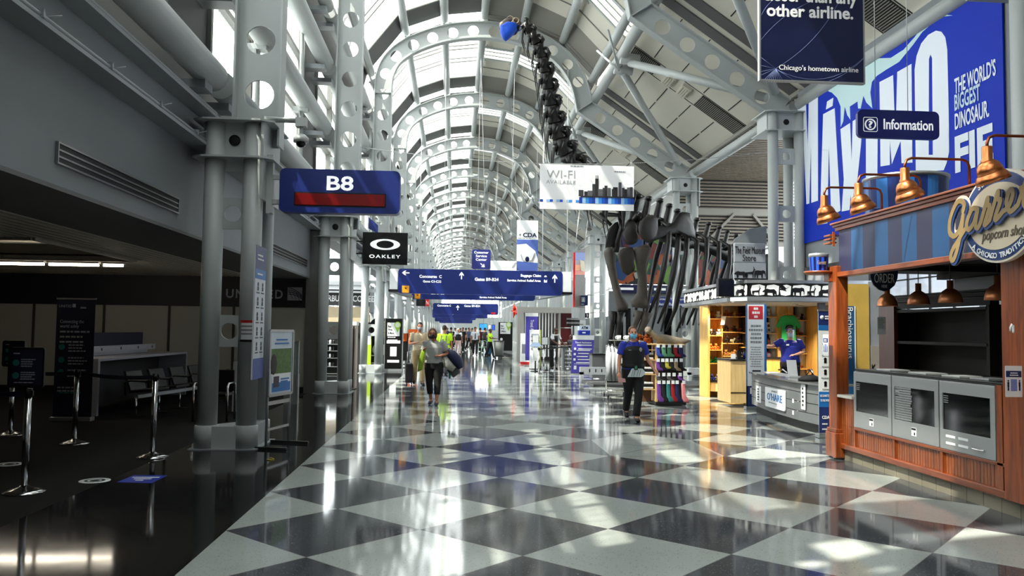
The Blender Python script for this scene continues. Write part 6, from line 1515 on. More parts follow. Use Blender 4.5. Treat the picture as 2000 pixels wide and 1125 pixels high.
# ================================================================== PEOPLE
SKIN = [mat('skin_light', (.80, .58, .47), .5, 0, .4, .06, 12), mat('skin_tan', (.68, .46, .35), .5, 0, .4, .06, 12), mat('skin_deep', (.36, .23, .17), .5, 0, .4, .06, 12)]
def merged(m, name, mats, parent, voxel=.012, smooth=4, rot=None):
    """overlapping shapes fused into one continuous skin"""
    me = bpy.data.meshes.new('tmp'); me.from_pydata([tuple(v) for v in m.v], [], m.f)
    b = bmesh.new(); b.from_mesh(me); bmesh.ops.recalc_face_normals(b, faces=b.faces); b.to_mesh(me); b.free()
    ob = bpy.data.objects.new('tmp', me); COL.objects.link(ob)
    md = ob.modifiers.new('r', 'REMESH'); md.mode = 'VOXEL'; md.voxel_size = voxel; md.use_smooth_shade = True
    ms = ob.modifiers.new('s', 'SMOOTH'); ms.iterations = smooth; ms.factor = .5
    dg = bpy.context.evaluated_depsgraph_get(); nm = bpy.data.meshes.new_from_object(ob.evaluated_get(dg))
    bpy.data.objects.remove(ob); bpy.data.meshes.remove(me)
    nm.name = name; nm.materials.clear(); nm.materials.append(mats)
    nm.polygons.foreach_set('use_smooth', [True]*len(nm.polygons))
    o = bpy.data.objects.new(name, nm); COL.objects.link(o); o.parent = parent; return o
def joints(h, hipx, lean, armL, armR, legL, legR, head):
    """points of a standing figure, facing -y; arms and legs given as offsets"""
    k = h/1.70; J = {}
    J['pelvis'] = V((hipx, 0, .93))*k; J['waist'] = V((hipx*.6, 0, 1.08))*k; J['chest'] = V((0, -lean*.5, 1.28))*k; J['neck'] = V((0, -lean, 1.43))*k
    J['head'] = J['neck']+V((head[0], -.02+head[1], .155))*k
    for s, nm, arm, leg in ((1, 'L', armL, legL), (-1, 'R', armR, legR)):
        J['sh'+nm] = V((s*.175, -lean*.9, 1.385))*k; J['el'+nm] = J['sh'+nm]+V(arm[0])*k; J['wr'+nm] = J['el'+nm]+V(arm[1])*k; J['ha'+nm] = J['wr'+nm]+V(arm[2])*k
        J['hi'+nm] = J['pelvis']+V((s*.09, 0, -.03))*k; J['kn'+nm] = V((s*.10+leg[0][0]+hipx*.5, leg[0][1], .50))*k; J['an'+nm] = V((s*.09+leg[1][0], leg[1][1], leg[1][2]))*k
        J['to'+nm] = J['an'+nm]+V(leg[2])*k
    return J, k
def hand(m, w_, hd, k, side, curl=.5):
    d = (hd-w_).normalized(); up = V((0, 0, 1)) if abs(d.z) < .8 else V((0, -1, 0)); x = d.cross(up).normalized(); n_ = x.cross(d)
    pl_ = w_+d*.075*k
    m.tube([w_, w_+d*.04*k, pl_+d*.01*k], [.026*k, .036*k, .036*k], 10, flat=.55, up=tuple(up))
    for j, (o_, ln) in enumerate(((-.028, .062), (-.010, .075), (.010, .070), (.027, .055))):
        b0 = pl_+x*o_*k; b1 = b0+d*ln*.5*k-n_*.006*k; b2 = b1+(d*(1-curl)-n_*curl).normalized()*ln*.5*k
        m.tube([b0-d*.01*k, b1, b2], [.0095*k, .009*k, .0075*k], 6)
    b0 = w_+d*.03*k+x*side*.026*k; m.tube([b0, b0+(d*.6+x*side*.7).normalized()*.035*k, b0+(d*.85+x*side*.4-n_*.3).normalized()*.065*k], [.013*k, .011*k, .009*k], 6)
def person(name, label, loc, rz, h=1.68, hipx=0, lean=0.0, arms=None, legs=None, head=(0, 0), build=1.0, skin=0, top=None, sleeve='short', legs_m=None, leglen='long', hair=None, hairstyle='short', mask=None, shoes=None, voxel=.012, group=None, hands=True):
    t_ = thing(name, label, 'person', loc, rz, group)
    armL, armR = arms or (((.06, 0, -.27), (.02, -.05, -.24), (0, -.02, -.09)), ((-.06, 0, -.27), (-.02, -.05, -.24), (0, -.02, -.09)))
    legL, legR = legs or (((0, 0), (0, 0, .08), (.02, -.13, -.05)), ((0, 0), (0, 0, .08), (-.02, -.13, -.05)))
    J, k = joints(h, hipx, lean, armL, armR, legL, legR, head); B = build
    hd = J['head']
    m = MB()
    # body: torso, neck, head, limbs fused into one surface
    m.loft([(J['pelvis']+V((0, 0, -.06)), .13*B*k, .09*B*k), (J['pelvis'], .15*B*k, .105*B*k), (J['waist'], .13*B*k, .095*B*k), (J['chest'], .155*B*k, .105*B*k), (J['neck']+V((0, 0, -.06*k)), .15*k, .07*k), (J['neck'], .06*k, .055*k)], 18)
    m.tube([J['neck']+V((0, .01, -.05*k)), J['neck']+V((0, 0, .02*k)), hd+V((0, .015, -.06*k))], [.062*k, .054*k, .052*k], 12)
    m.ell(hd+V((0, .01, .02))*k if False else hd+V((0, .012, .022)), .074*k, .092*k, .098*k, 18, 12); m.ell(hd+V((0, -.022, -.055))*1.0, .055*k, .062*k, .062*k, 14, 8)   # skull, jaw
    m.tube([hd+V((0, -.078, .02))*1.0, hd+V((0, -.102, -.018)), hd+V((0, -.086, -.028))], [.012*k, .017*k, .012*k], 8)             # nose
    m.ell(hd+V((0, -.08, -.058)), .024*k, .012*k, .010*k, 10, 6)                                                                  # lips
    m.ell(hd+V((0, -.074, -.10)), .022*k, .016*k, .016*k, 10, 6)
    for s in (-1, 1): m.ell(hd+V((s*.074*k, .012, -.012)), .012*k, .022*k, .032*k, 8, 6); m.ell(hd+V((s*.03, -.074, .038)), .022*k, .012*k, .008*k, 8, 5)
    for s, nm in ((1, 'L'), (-1, 'R')):
        m.tube([J['sh'+nm], J['sh'+nm].lerp(J['el'+nm], .4), J['el'+nm], J['el'+nm].lerp(J['wr'+nm], .35), J['wr'+nm]], [.050*k*B, .046*k*B, .037*k, .038*k, .026*k], 10)
        hand(m, J['wr'+nm], J['ha'+nm], k, -s)
        m.tube([J['hi'+nm]+V((0, 0, .05)), J['hi'+nm].lerp(J['kn'+nm], .4), J['kn'+nm], J['kn'+nm].lerp(J['an'+nm], .35), J['an'+nm]+V((0, 0, .03))], [.085*k, .078*k, .055*k, .056*k, .036*k], 12)
        m.tube([J['an'+nm], J['an'+nm].lerp(J['to'+nm], .6), J['to'+nm]], [.04*k, .04*k, .03*k], 8, flat=.8)
    merged(m, 'body', SKIN[skin], t_, voxel)
    # eyes
    m = MB()
    for s in (-1, 1): m.ell(hd+V((s*.031*k, -.079*k, .012)), .012*k, .008*k, .007*k, 8, 5)
    m.build('eyes', mat('eye_dark', (.05, .035, .03), .15), t_, world=False)
    # trousers
    m = MB(); f = 1.0
    m.loft([(J['pelvis']+V((0, 0, -.13*k)), .155*B*k, .115*B*k), (J['pelvis']+V((0, 0, -.02*k)), .175*B*k, .128*B*k), (J['waist']+V((0, 0, -.03*k)), .152*B*k, .112*B*k)], 18)
    for s, nm in ((1, 'L'), (-1, 'R')):
        e_ = J['an'+nm]+V((0, 0, .02)) if leglen == 'long' else J['kn'+nm].lerp(J['an'+nm], .62)
        m.tube([J['hi'+nm]+V((0, 0, .04)), J['hi'+nm].lerp(J['kn'+nm], .4), J['kn'+nm], J['kn'+nm].lerp(J['an'+nm], .4), e_], [.108*k*B, .098*k*B, .078*k, .074*k, .066*k], 12)
    merged(m, 'trousers', legs_m, t_, voxel)
    # top
    m = MB()
    m.loft([(J['pelvis']+V((0, 0, .0)), .178*B*k, .132*B*k), (J['waist'], .162*B*k, .122*B*k), (J['chest'], .182*B*k, .132*B*k), (J['chest']+V((0, 0, .08*k)), .185*k, .115*k), (J['neck']+V((0, 0, -.045*k)), .135*k, .082*k), (J['neck']+V((0, .005, -.005*k)), .072*k, .066*k)], 18)
    for s, nm in ((1, 'L'), (-1, 'R')):
        if sleeve == 'short': e_ = J['sh'+nm].lerp(J['el'+nm], .72); m.tube([J['sh'+nm]+V((-s*.04, 0, 0)), J['sh'+nm], e_], [.066*k, .068*k*B, .064*k*B], 12)
        else: m.tube([J['sh'+nm]+V((-s*.04, 0, 0)), J['sh'+nm], J['sh'+nm].lerp(J['el'+nm], .5), J['el'+nm], J['wr'+nm]], [.066*k, .066*k*B, .058*k*B, .05*k, .042*k], 12)
    merged(m, 'top', top, t_, voxel)
    # hair
    if hair:
        m = MB(); m.ell(hd+V((0, .022, .036)), .082*k, .096*k, .096*k, 18, 12)
        if hairstyle == 'bob':
            m.ell(hd+V((0, .04, -.02)), .094*k, .08*k, .11*k, 16, 10)
            for s in (-1, 1): m.ell(hd+V((s*.072, .005, -.02)), .03, .05, .09, 10, 8)
        elif hairstyle == 'tied': m.ell(hd+V((0, .10, .0)), .045, .045, .055, 12, 8); m.tube([hd+V((0, .11, .0)), hd+V((.01, .13, -.08))], [.035, .015], 8)
        for i_, v in enumerate(m.v):                     # hairline: keep the face clear
            q = v-hd
            if q.y < -.045 and q.z < .062: m.v[i_] = hd+V((q.x*.75, -.03, max(q.z, .02)))
        merged(m, 'hair', hair, t_, voxel*.8, 2)
    if mask:
        m = MB(); m.ell(hd+V((0, -.040, -.055)), .064*k, .066*k, .058*k, 16, 10); o = m.build('face_mask', mask, t_, world=False)
        for s in (-1, 1): l_ = MB(); l_.tube([hd+V((s*.055, -.06, -.04)), hd+V((s*.078, -.0, -.005))], .003, 5); l_.build('ear_loop', WHITE, o, world=False)
    for s, nm in ((1, 'L'), (-1, 'R')):
        m = MB(); a_, c_ = J['an'+nm], J['to'+nm]; dd = V((c_.x-a_.x, c_.y-a_.y, 0)).normalized()
        m.tube([a_-dd*.05+V((0, 0, -.035)), a_+V((0, 0, -.02)), a_.lerp(c_, .6)+V((0, 0, -.01)), c_+V((0, 0, -.008)), c_+dd*.03+V((0, 0, -.012))], [.035*k, .05*k, .046*k, .04*k, .02*k], 10, flat=.85)
        m.build('shoe', shoes or BLACK, t_, world=False)
    return t_, J, k
TRB = mat('black_trouser_cloth', (.025, .025, .03), .8, var=.3); 
# -- officer in the middle of the concourse
fo = F(1236, 822)
off, J, k = person('person', 'person in a black vest over royal blue sleeves and a light blue mask, striding', (fo.x, fo.y, 0), R(2), 1.70,
    arms=(((.10, .03, -.26), (.10, -.10, -.20), (.03, -.07, -.06)), ((-.08, 0, -.27), (-.02, -.06, -.24), (.01, -.04, -.09))),
    legs=(((-.02, -.10), (-.07, -.16, .085), (.0, -.13, -.05)), ((.03, .06), (.05, .36, .16), (-.0, -.10, -.10))), head=(-.015, -.01), build=1.16, skin=0, top=mat('officer_royal_blue', (.08, .17, .60), .7), legs_m=TRB, hair=mat('hair_light_brown', (.36, .24, .15), .6, var=.3, scale=30), hairstyle='tied', mask=mat('mask_light_blue', (.42, .70, .85), .7), shoes=BLACK, voxel=.010)
VEST = mat('black_vest_cloth', (.03, .03, .04), .75, var=.3)
m = MB(); B = 1.16
m.loft([(J['pelvis']+V((0, 0, .02)), .184*B, .139*B), (J['waist'], .170*B, .131*B), (J['chest'], .189*B, .140*B), (J['chest']+V((0, 0, .07)), .178, .122), (J['neck']+V((0, 0, -.05)), .135, .088), (J['neck']+V((0, .02, -.03)), .085, .07)], 20)
merged(m, 'vest', VEST, off, .010)
for s in (-1, 1):
    m = MB(); p_ = J['neck']+V((s*.05, -.055, -.012)); m.pillow([p_+V((s*-.03, -.02, .0)), p_+V((s*.035, 0, .02)), p_+V((s*.05, -.02, -.045)), p_+V((s*.0, -.05, -.075)), p_+V((-s*.025, -.05, -.06))], (0, 1, 0), .012); m.build('collar', mat('officer_royal_blue', (.08, .17, .60), .7), off, world=False)
    m = MB(); q = J['sh'+('L' if s > 0 else 'R')]
    for j in range(3): m.box(q.x-s*.06-.006+s*.026*j, q.x-s*.06+.006+s*.026*j, q.y-.045, q.y+.045, q.z+.045-.006*j, q.z+.072-.006*j)
    m.build('shoulder_stripe', WHITE, off, world=False)
yf = J['chest'].y-.140*B-.008
m = MB(); m.box(-.125, -.045, yf+.02, yf+.028, 1.27, 1.285); m.build('name_bar', SILV, off, world=False)
m = MB(); m.pillow([V((.10+.028*cos(a_/8*2*pi), yf+.02, 1.29+.04*sin(a_/8*2*pi))) for a_ in range(8)], (0, 1, 0), .006); m.build('badge', SILV, off, world=False)
m = MB(); m.loft([(V((0, 0, .985)), .193*B, .148*B), (V((0, 0, 1.03)), .190*B, .146*B)], 20, False); m.build('belt', mat('belt_leather', (.06, .055, .05), .5), off, world=False)
m = MB(); m.box(-.03, .035, -.20, -.185, .925, 1.02); m.mi = 1; m.box(-.018, .022, -.203, -.199, .94, 1.0); m.build('badge_holder', [BLACK, mat('badge_green', (.25, .55, .42), .4)], off, world=False)
m = MB(); m.prism([(-.15, -.19, .80), (-.07, -.19, .95), (.12, -.19, .95), (.17, -.19, .90), (.16, -.19, .84), (.10, -.19, .80)], (0, .012, 0)); m.mi = 1
for x in (-.06, -.02, .04, .08): m.bar((x-.02, -.193, .81), (x+.01, -.193, .93), .012, .004)
m.build('apron_pouch', [mat('pouch_white', (.80, .85, .86), .6), BLACK], off, world=False)
ha = J['haR']; t = thing('folded_papers', 'folded pink papers in the lowered hand of the person in the black vest', 'papers', V(off.location)+ha)
m = MB(); c = V(off.location)+ha+V((.01, -.03, -.02)); m.prism([c+V((-.05, 0, .03)), c+V((.08, -.02, .0)), c+V((.09, -.02, -.06)), c+V((-.04, 0, -.07))], (0, .008, 0)); m.build('sheet', mat('paper_pink', (.82, .62, .60), .6), t)
# -- walker in grey shirt with bags
fw = F(846, 791)
TEE = mat('heather_grey_shirt', (.60, .61, .60), .85, var=.12, scale=20)
wm_, J2, k2 = person('person', 'person in a grey T-shirt and black cropped trousers carrying a shoulder bag, head turned down', (fw.x, fw.y, 0), R(-6), 1.62,
    arms=(((.13, .02, -.24), (-.16, -.17, -.05), (-.09, -.01, .01)), ((-.09, -.02, -.25), (.05, -.19, .08), (.05, -.03, .05))), legs=(((.0, -.06), (.0, -.12, .08), (.01, -.13, -.05)), ((.0, .03), (.02, .12, .09), (-.01, -.13, -.05))), head=(-.035, -.035), build=1.16, skin=1, top=TEE, legs_m=TRB, leglen='short', hair=mat('hair_auburn', (.34, .20, .11), .6, var=.4, scale=30), hairstyle='bob', mask=mat('mask_black_print', (.06, .05, .055), .7, var=.6, scale=60), shoes=mat('shoe_grey', (.20, .21, .24), .6))
t = thing('shoulder_bag', 'bulging navy and grey-white shoulder bag hanging at the hip of the person in grey', 'bag', (fw.x+.42, fw.y+.05, .62))
bx = V((fw.x+.34, fw.y+.05, .98))
m = MB(); m.tube([bx+V((-.10, 0, .20)), bx+V((.03, .02, .10)), bx+V((.16, .03, -.05)), bx+V((.24, .03, -.20))], [.06, .14, .16, .08], 14, flat=.75); m.build('navy_pouch', mat('bag_navy_nylon', (.10, .13, .27), .55, bump=.2), t)
m = MB(); m.tube([bx+V((-.14, -.05, .05)), bx+V((-.05, -.05, -.12)), bx+V((.08, -.03, -.22))], [.08, .14, .09], 12, flat=.7); m.build('print_pouch', mat('bag_print', (.62, .62, .58), .7, var=.6, scale=16), t)
m = MB(); m.tube([bx+V((-.02, .04, -.2)), bx+V((.10, .03, -.30)), bx+V((.2, .03, -.24))], [.07, .11, .06], 12); m.build('grey_base', mat('bag_grey', (.25, .26, .27), .6), t)
m = MB(); m.tube([bx+V((-.16, .0, .42)), bx+V((-.12, -.02, .25)), bx+V((-.06, 0, .15))], .012, 6); m.tube([bx+V((.0, 0, -.3)), bx+V((.0, -.02, -.42))], [.03, .02], 8); m.build('strap', mat('strap_teal', (.10, .42, .38), .6), t)
t = thing('tote_bag', 'lime green carrier bag slung in front of the person in grey', 'bag', (fw.x-.22, fw.y-.2, .75)); c = V((fw.x-.24, fw.y-.17, .95))
m = MB(); m.pillow([c+V((-.02, 0, .22)), c+V((.08, 0, .24)), c+V((.04, 0, .0)), c+V((.0, 0, -.2)), c+V((-.10, 0, -.25)), c+V((-.08, 0, .0))], (0, 1, 0), .03); m.build('bag_cloth', mat('lime_bag', (.50, .62, .12), .6), t)
# -- man in khaki behind
fk = F(817, 752)
KH = mat('khaki_cloth', (.66, .58, .42), .8, var=.12)
mk, J3, k3_ = person('person', 'person in a cream shirt, khaki trousers and grey mask, looking at both hands', (fk.x, fk.y, 0), R(8), 1.80, arms=(((.07, -.02, -.27), (-.12, -.20, .03), (-.06, -.05, .02)), ((-.07, -.02, -.27), (.12, -.20, .03), (.06, -.05, .02))), legs=(((.0, -.1), (0, -.16, .08), (.02, -.13, -.05)), ((0, .05), (.0, .22, .11), (-.02, -.13, -.05))), head=(.01, -.03), skin=1, top=mat('cream_shirt', (.80, .74, .62), .8, var=.08), legs_m=KH, hair=mat('hair_dark', (.05, .04, .035), .6, var=.4), mask=mat('mask_grey', (.55, .58, .62), .7), voxel=.014)
t = thing('suitcase', 'dark upright suitcase on wheels pulled beside the person in khaki', 'suitcase', (fk.x-.30, fk.y-.05, 0)); m = MB(); m.box(fk.x-.38, fk.x-.16, fk.y-.05, fk.y+.22, .06, .62); m.build('shell', mat('suitcase_dark', (.07, .06, .07), .5), t, bevel=.03)
m = MB(); m.tube([(fk.x-.33, fk.y+.1, .62), (fk.x-.33, fk.y+.1, .95), (fk.x-.21, fk.y+.1, .95), (fk.x-.21, fk.y+.1, .62)], .01, 8); m.build('pull_handle', ALU, t)
for s in (-.34, -.2): m = MB(); m.ell((fk.x+s, fk.y+.1, .03), .02, .03, .03); m.build('wheel', BLACK, t)
t = thing('paper_sheet', 'small white sheet held by the person in khaki', 'paper', (fk.x, fk.y-.3, 1.1)); c = V((fk.x+.02, fk.y-.42, 1.13)); m = MB(); m.box(c.x-.08, c.x+.08, c.y-.03, c.y+.07, c.z-.004, c.z+.004); m.build('sheet', WHITE, t)
# -- store clerk
cl, J4, k4 = person('person', 'store clerk in a royal blue shirt and clear face shield behind the information desk', (P(1543, 660, 17.6).x, 17.6, 0), R(-14), 1.76, arms=(((.12, -.02, -.22), (-.22, -.16, -.06), (-.08, -.02, -.01)), ((-.20, -.0, -.12), (-.22, -.10, .02), (-.08, -.03, .0))), head=(0, 0), build=1.18, skin=0, top=mat('clerk_blue', (.06, .12, .52), .7), legs_m=TRB, hair=mat('hair_dark', (.05, .04, .035), .6), mask=mat('mask_white_blue', (.75, .78, .82), .7), voxel=.013)
hd = J4['head']; m = MB()
for i in range(9):
    a0, a1 = R(-140+11.1*i), R(-140+11.1*(i+1)); m.quad(hd+V((.125*cos(a0), .125*sin(a0), -.14)), hd+V((.125*cos(a1), .125*sin(a1), -.14)), hd+V((.115*cos(a1), .115*sin(a1), .06)), hd+V((.115*cos(a0), .115*sin(a0), .06)))
m.build('face_shield', pane_mat('clear_visor', (.86, .9, .93), .10, gloss=.12), cl, world=False, recalc=False)
m = MB(); m.tube([hd+V((.115*cos(R(a_)), .11*sin(R(a_)), .06)) for a_ in range(-170, -5, 15)], .008, 6); m.build('shield_band', mat('shield_blue', (.15, .32, .70), .4), cl, world=False)
m = MB(); c = J4['chest']; m.box(-.11, -.05, c.y-.175, c.y-.165, c.z+.02, c.z+.055); m.build('name_tag', WHITE, cl, world=False)
# -- worker in hi-vis, seen from behind
fh = F(868, 708)
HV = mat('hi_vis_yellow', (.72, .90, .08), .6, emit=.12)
hv, J5, k5 = person('person', 'person in a bright yellow high-visibility shirt walking away, behind the one in grey', (P(868, 660, 27.5).x, 27.5, 0), R(172), 1.74, legs=(((0, -.08), (0, -.15, .08), (.02, -.13, -.05)), ((0, .05), (0, .18, .1), (-.02, -.13, -.05))), build=1.15, skin=1, top=HV, legs_m=mat('work_trousers', (.14, .15, .18), .8), hair=mat('hair_brown', (.22, .14, .08), .6), voxel=.015)
m = MB()
for s in (-1, 1): m.box(s*.09-.02, s*.09+.02, .105, .155, 1.05, 1.40)
m.loft([(V((0, 0, 1.08)), .197, .148), (V((0, 0, 1.13)), .199, .150)], 18, False); m.build('reflective_band', SILV, hv, world=False)
# -- travel desk attendants
ta, J6, k6 = person('person', 'person in a black waistcoat and white sleeves leaning over the travel desk', (P(1080, 690, 33.5).x, 33.5, 0), R(38), 1.74, lean=.14, arms=(((.05, -.12, -.24), (-.05, -.20, -.10), (-.03, -.07, -.03)), ((-.05, -.12, -.24), (.05, -.20, -.10), (.03, -.07, -.03))), skin=2, top=mat('white_shirt', (.85, .86, .88), .7), legs_m=TRB, hair=mat('hair_dark', (.05, .04, .035), .6), voxel=.016)
m = MB(); m.loft([(J6['pelvis']+V((0, 0, .03)), .186, .140), (J6['waist'], .17, .132), (J6['chest'], .185, .14), (J6['chest']+V((0, -.02, .08)), .14, .12)], 18); m.build('waistcoat', VEST, ta, world=False)
person('person', 'seated-height attendant with dark hair and white cuffs behind the travel desk', (P(1116, 690, 35.5).x, 35.5, 0), R(-60), 1.45, arms=(((.05, -.12, -.22), (-.05, -.22, -.05), (-.03, -.08, -.0)), ((-.05, -.12, -.22), (.05, -.22, -.05), (.03, -.08, .0))), skin=2, top=mat('dark_uniform', (.08, .08, .10), .7), legs_m=TRB, hair=mat('hair_dark', (.05, .04, .035), .6), hairstyle='bob', voxel=.016)
# -- distant walkers
WSH = mat('white_shirt', (.85, .86, .88), .7); DUN = mat('dark_uniform', (.08, .08, .10), .7)
WALK = (((0, -.12), (0, -.2, .08), (.02, -.13, -.05)), ((0, .08), (0, .25, .12), (-.02, -.13, -.05)))
pil, Jp, kp = person('person', 'person in a white short-sleeved shirt, black tie and black trousers walking towards us', (P(928, 660, 50).x, 50, 0), 0, 1.78, legs=WALK, skin=1, top=WSH, legs_m=TRB, hair=mat('hair_dark', (.05, .04, .035), .6), voxel=.018)
m = MB(); m.prism([(-.02, -.145, 1.38), (.02, -.145, 1.38), (.035, -.165, 1.06), (0, -.165, 1.02), (-.035, -.165, 1.06)], (0, .01, 0)); m.build('tie', BLACK, pil, world=False)
drs, Jd, kd = person('person', 'person in a black waistcoat over white sleeves and a pale pink skirt, mid-stride', (P(895, 655, 52).x, 52, 0), R(10), 1.68, legs=WALK, skin=1, top=WSH, legs_m=mat('pale_pink_cloth', (.80, .68, .66), .8), hair=mat('hair_pale', (.75, .72, .68), .7), hairstyle='bob', voxel=.018)
m = MB(); m.loft([(Jd['pelvis'], .19, .145), (Jd['waist'], .17, .13), (Jd['chest'], .19, .142), (Jd['chest']+V((0, 0, .1)), .13, .1)], 18); m.build('waistcoat', VEST, drs, world=False)
wkr, Jw, kw = person('person', 'person in a yellow safety vest pushing the grey bin cart by the dark kiosk panel', (P(957, 655, 46).x, 46, 0), R(70), 1.68, legs=WALK, arms=(((.05, -.10, -.24), (-.0, -.24, -.02), (0, -.08, 0)), ((-.05, -.10, -.24), (.0, -.24, -.02), (0, -.08, 0))), skin=2, top=HV, legs_m=DUN, hair=mat('hair_dark', (.05, .04, .035), .6), voxel=.018)
c0, _, _ = person('person', 'person all in dark clothes with a yellow-green back pack, in the distant crowd', (P(881, 650, 56).x, 56, 0), R(180), 1.76, legs=WALK, skin=1, top=DUN, legs_m=TRB, hair=mat('hair_dark', (.05, .04, .035), .6), voxel=.02)
m = MB(); m.box(-.13, .13, .12, .26, 1.02, 1.38); m.build('back_pack', mat('pack_lime', (.55, .62, .15), .6), c0, world=False, bevel=.03)
crowd = [(868, 60, 'in grey', (.45, .46, .48), 'near the white columns'), (904, 58, 'in a black coat', (.05, .05, .06), 'just beyond the person with the pink skirt'), (910, 66, 'in tan', (.55, .48, .40), 'behind the one in a black coat'), (916, 62, 'in a blue-grey shirt', (.30, .36, .48), 'beside the person in tan'), (922, 74, 'in dark red', (.35, .10, .12), 'farther along the middle of the hall'), (938, 60, 'in maroon', (.30, .08, .12), 'by the pale wire chairs'), (947, 57, 'in charcoal with a dark cap', (.12, .12, .14), 'seated side of the wire chairs'), (889, 72, 'in white', (.82, .82, .82), 'far down the middle of the hall'), (874, 80, 'in navy', (.08, .10, .22), 'at the far end of the column row'), (899, 84, 'in brown', (.32, .22, .16), 'at the very end of the hall')]
for px_, Y_, ds, c_, wh in crowd:
    o = copy_tree(c0); q = P(px_, 650, Y_); o.location = (q.x, Y_, 0); o.rotation_euler = (0, 0, R((px_*37) % 360))
    o['label'] = 'distant person %s, %s' % (ds, wh); o['group'] = 'distant walkers'
    for ch in list(o.children):
        if ch.name.startswith('back_pack'): bpy.data.objects.remove(ch); continue
        if ch.name.startswith('top'): ch.material_slots[0].link = 'OBJECT'; ch.material_slots[0].material = mat('crowd_%d' % px_, c_, .8)

# ================================================================== GATE LOUNGE
DKBL = mat('lounge_navy_print', (.09, .095, .19), .5, 0, .4, .1, 3)
TEAL = mat('teal_print', (.12, .45, .42), .5)
GPR = mat('dim_white_print', (.62, .62, .66), .6)
def stanchion(name, label, x, y, h=1.0, group='steel queue posts', parent_cat='queue post'):
    t = thing(name, label, parent_cat, (x, y, 0), group=group)
    m = MB(); m.lathe([(0, .0), (.185, .0), (.185, .012), (.12, .035), (.05, .055), (.034, .07), (0, .07)], (x, y, 0), 32); m.build('base', CHROME, t)
    m = MB(); m.tube([(x, y, .05), (x, y, h-.08)], .032, 20); m.build('post', CHROME, t)
    m = MB(); m.tube([(x, y, h-.08), (x, y, h)], .036, 20); m.box(x-.045, x+.045, y-.012, y+.012, h-.07, h-.02); m.build('belt_head', BLACK, t)
    return t
def belt(label, a, c, m_=None, sag=.03):
    a, c = V(a), V(c); n_ = 10; b = MB()
    for i in range(n_):
        p, q = a.lerp(c, i/n_), a.lerp(c, (i+1)/n_); s0 = sag*4*(i/n_)*(1-i/n_); s1 = sag*4*((i+1)/n_)*(1-(i+1)/n_)
        b.prism([p+V((0, 0, -.025-s0)), q+V((0, 0, -.025-s1)), q+V((0, 0, .025-s1)), p+V((0, 0, .025-s0))], (0, .003, 0))
    o = b.build('queue_belt', m_ or mat('navy_belt', (.07, .08, .22), .7)); return tag(o, label, 'belt', 'retractable queue belts')
SP = [F(47, 962), F(145, 867), F(298, 893), F(20, 850)]
stanchion('queue_post', 'steel queue post carrying the closer tilted notice board in the lounge', SP[0].x, SP[0].y, .99)
stanchion('queue_post', 'bare steel queue post in front of the tall lounge roll-up banner', SP[1].x, SP[1].y, 1.0)
stanchion('queue_post', 'bare steel queue post between the blue floor sticker and the seats', SP[2].x, SP[2].y, 1.02)
stanchion('queue_post', 'steel queue post carrying the farther notice board in the lounge', SP[3].x, SP[3].y, .98)
belt('navy belt strung between the two bare queue posts in the lounge', (SP[1].x+.05, SP[1].y, .955), (SP[2].x-.05, SP[2].y, .975))
belt('navy belt leading from the notice-board queue post out of the picture', (SP[0].x-1.6, SP[0].y+.3, .93), (SP[0].x-.04, SP[0].y, .94))
belt('navy belt leading from the bare queue post toward the farther notice board', (SP[3].x+.05, SP[3].y, .93), (SP[1].x-.05, SP[1].y, .955))
def post_board(label, p, x0, x1, y0, y1, Y):
    a, c = P(x0, y0, Y), P(x1, y1, Y); W, H = c.x-a.x, a.z-c.z; cx, cz = (a.x+c.x)/2, (a.z+c.z)/2
    t = thing('notice_board', label, 'notice board', (cx, Y, c.z), group='notice boards on queue posts')
    flat(rrect(W, H, .03), .03, BLACK, t, (cx, Y-.035, cz), FACE_S, 'frame'); flat(rrect(W*.88, H*.86, .01), .004, DKBL, t, (cx, Y-.038, cz), FACE_S, 'print')
    for dz in (.12, -.20): flat(circ(0, 0, W*.09, 20), .003, TEAL, t, (cx-W*.27, Y-.044, cz+dz*H), FACE_S, 'round_icon'); lines(4, W*.45, H*.055, H*.025, GPR, t, (cx+W*.10, Y-.044, cz+dz*H+H*.08), seed=int(dz*100)+30)
    lines(1, W*.25, .1, H*.03, GPR, t, (cx-W*.22, Y-.044, cz+H*.35)); lines(1, W*.6, .1, H*.02, GPR, t, (cx, Y-.044, cz-H*.37), seed=5)
    m = MB(); m.box(cx-.02, cx+.02, Y-.035, Y-.01, c.z-.08, c.z+.1); m.build('clip', BLACK, t)
    return t
post_board('dark notice board with two teal icons on the closer queue post', SP[0], 21, 88, 678, 757, SP[0].y)
post_board('dark notice board with teal icons on the farther queue post, half hidden', SP[3], 8, 49, 665, 716, SP[3].y)
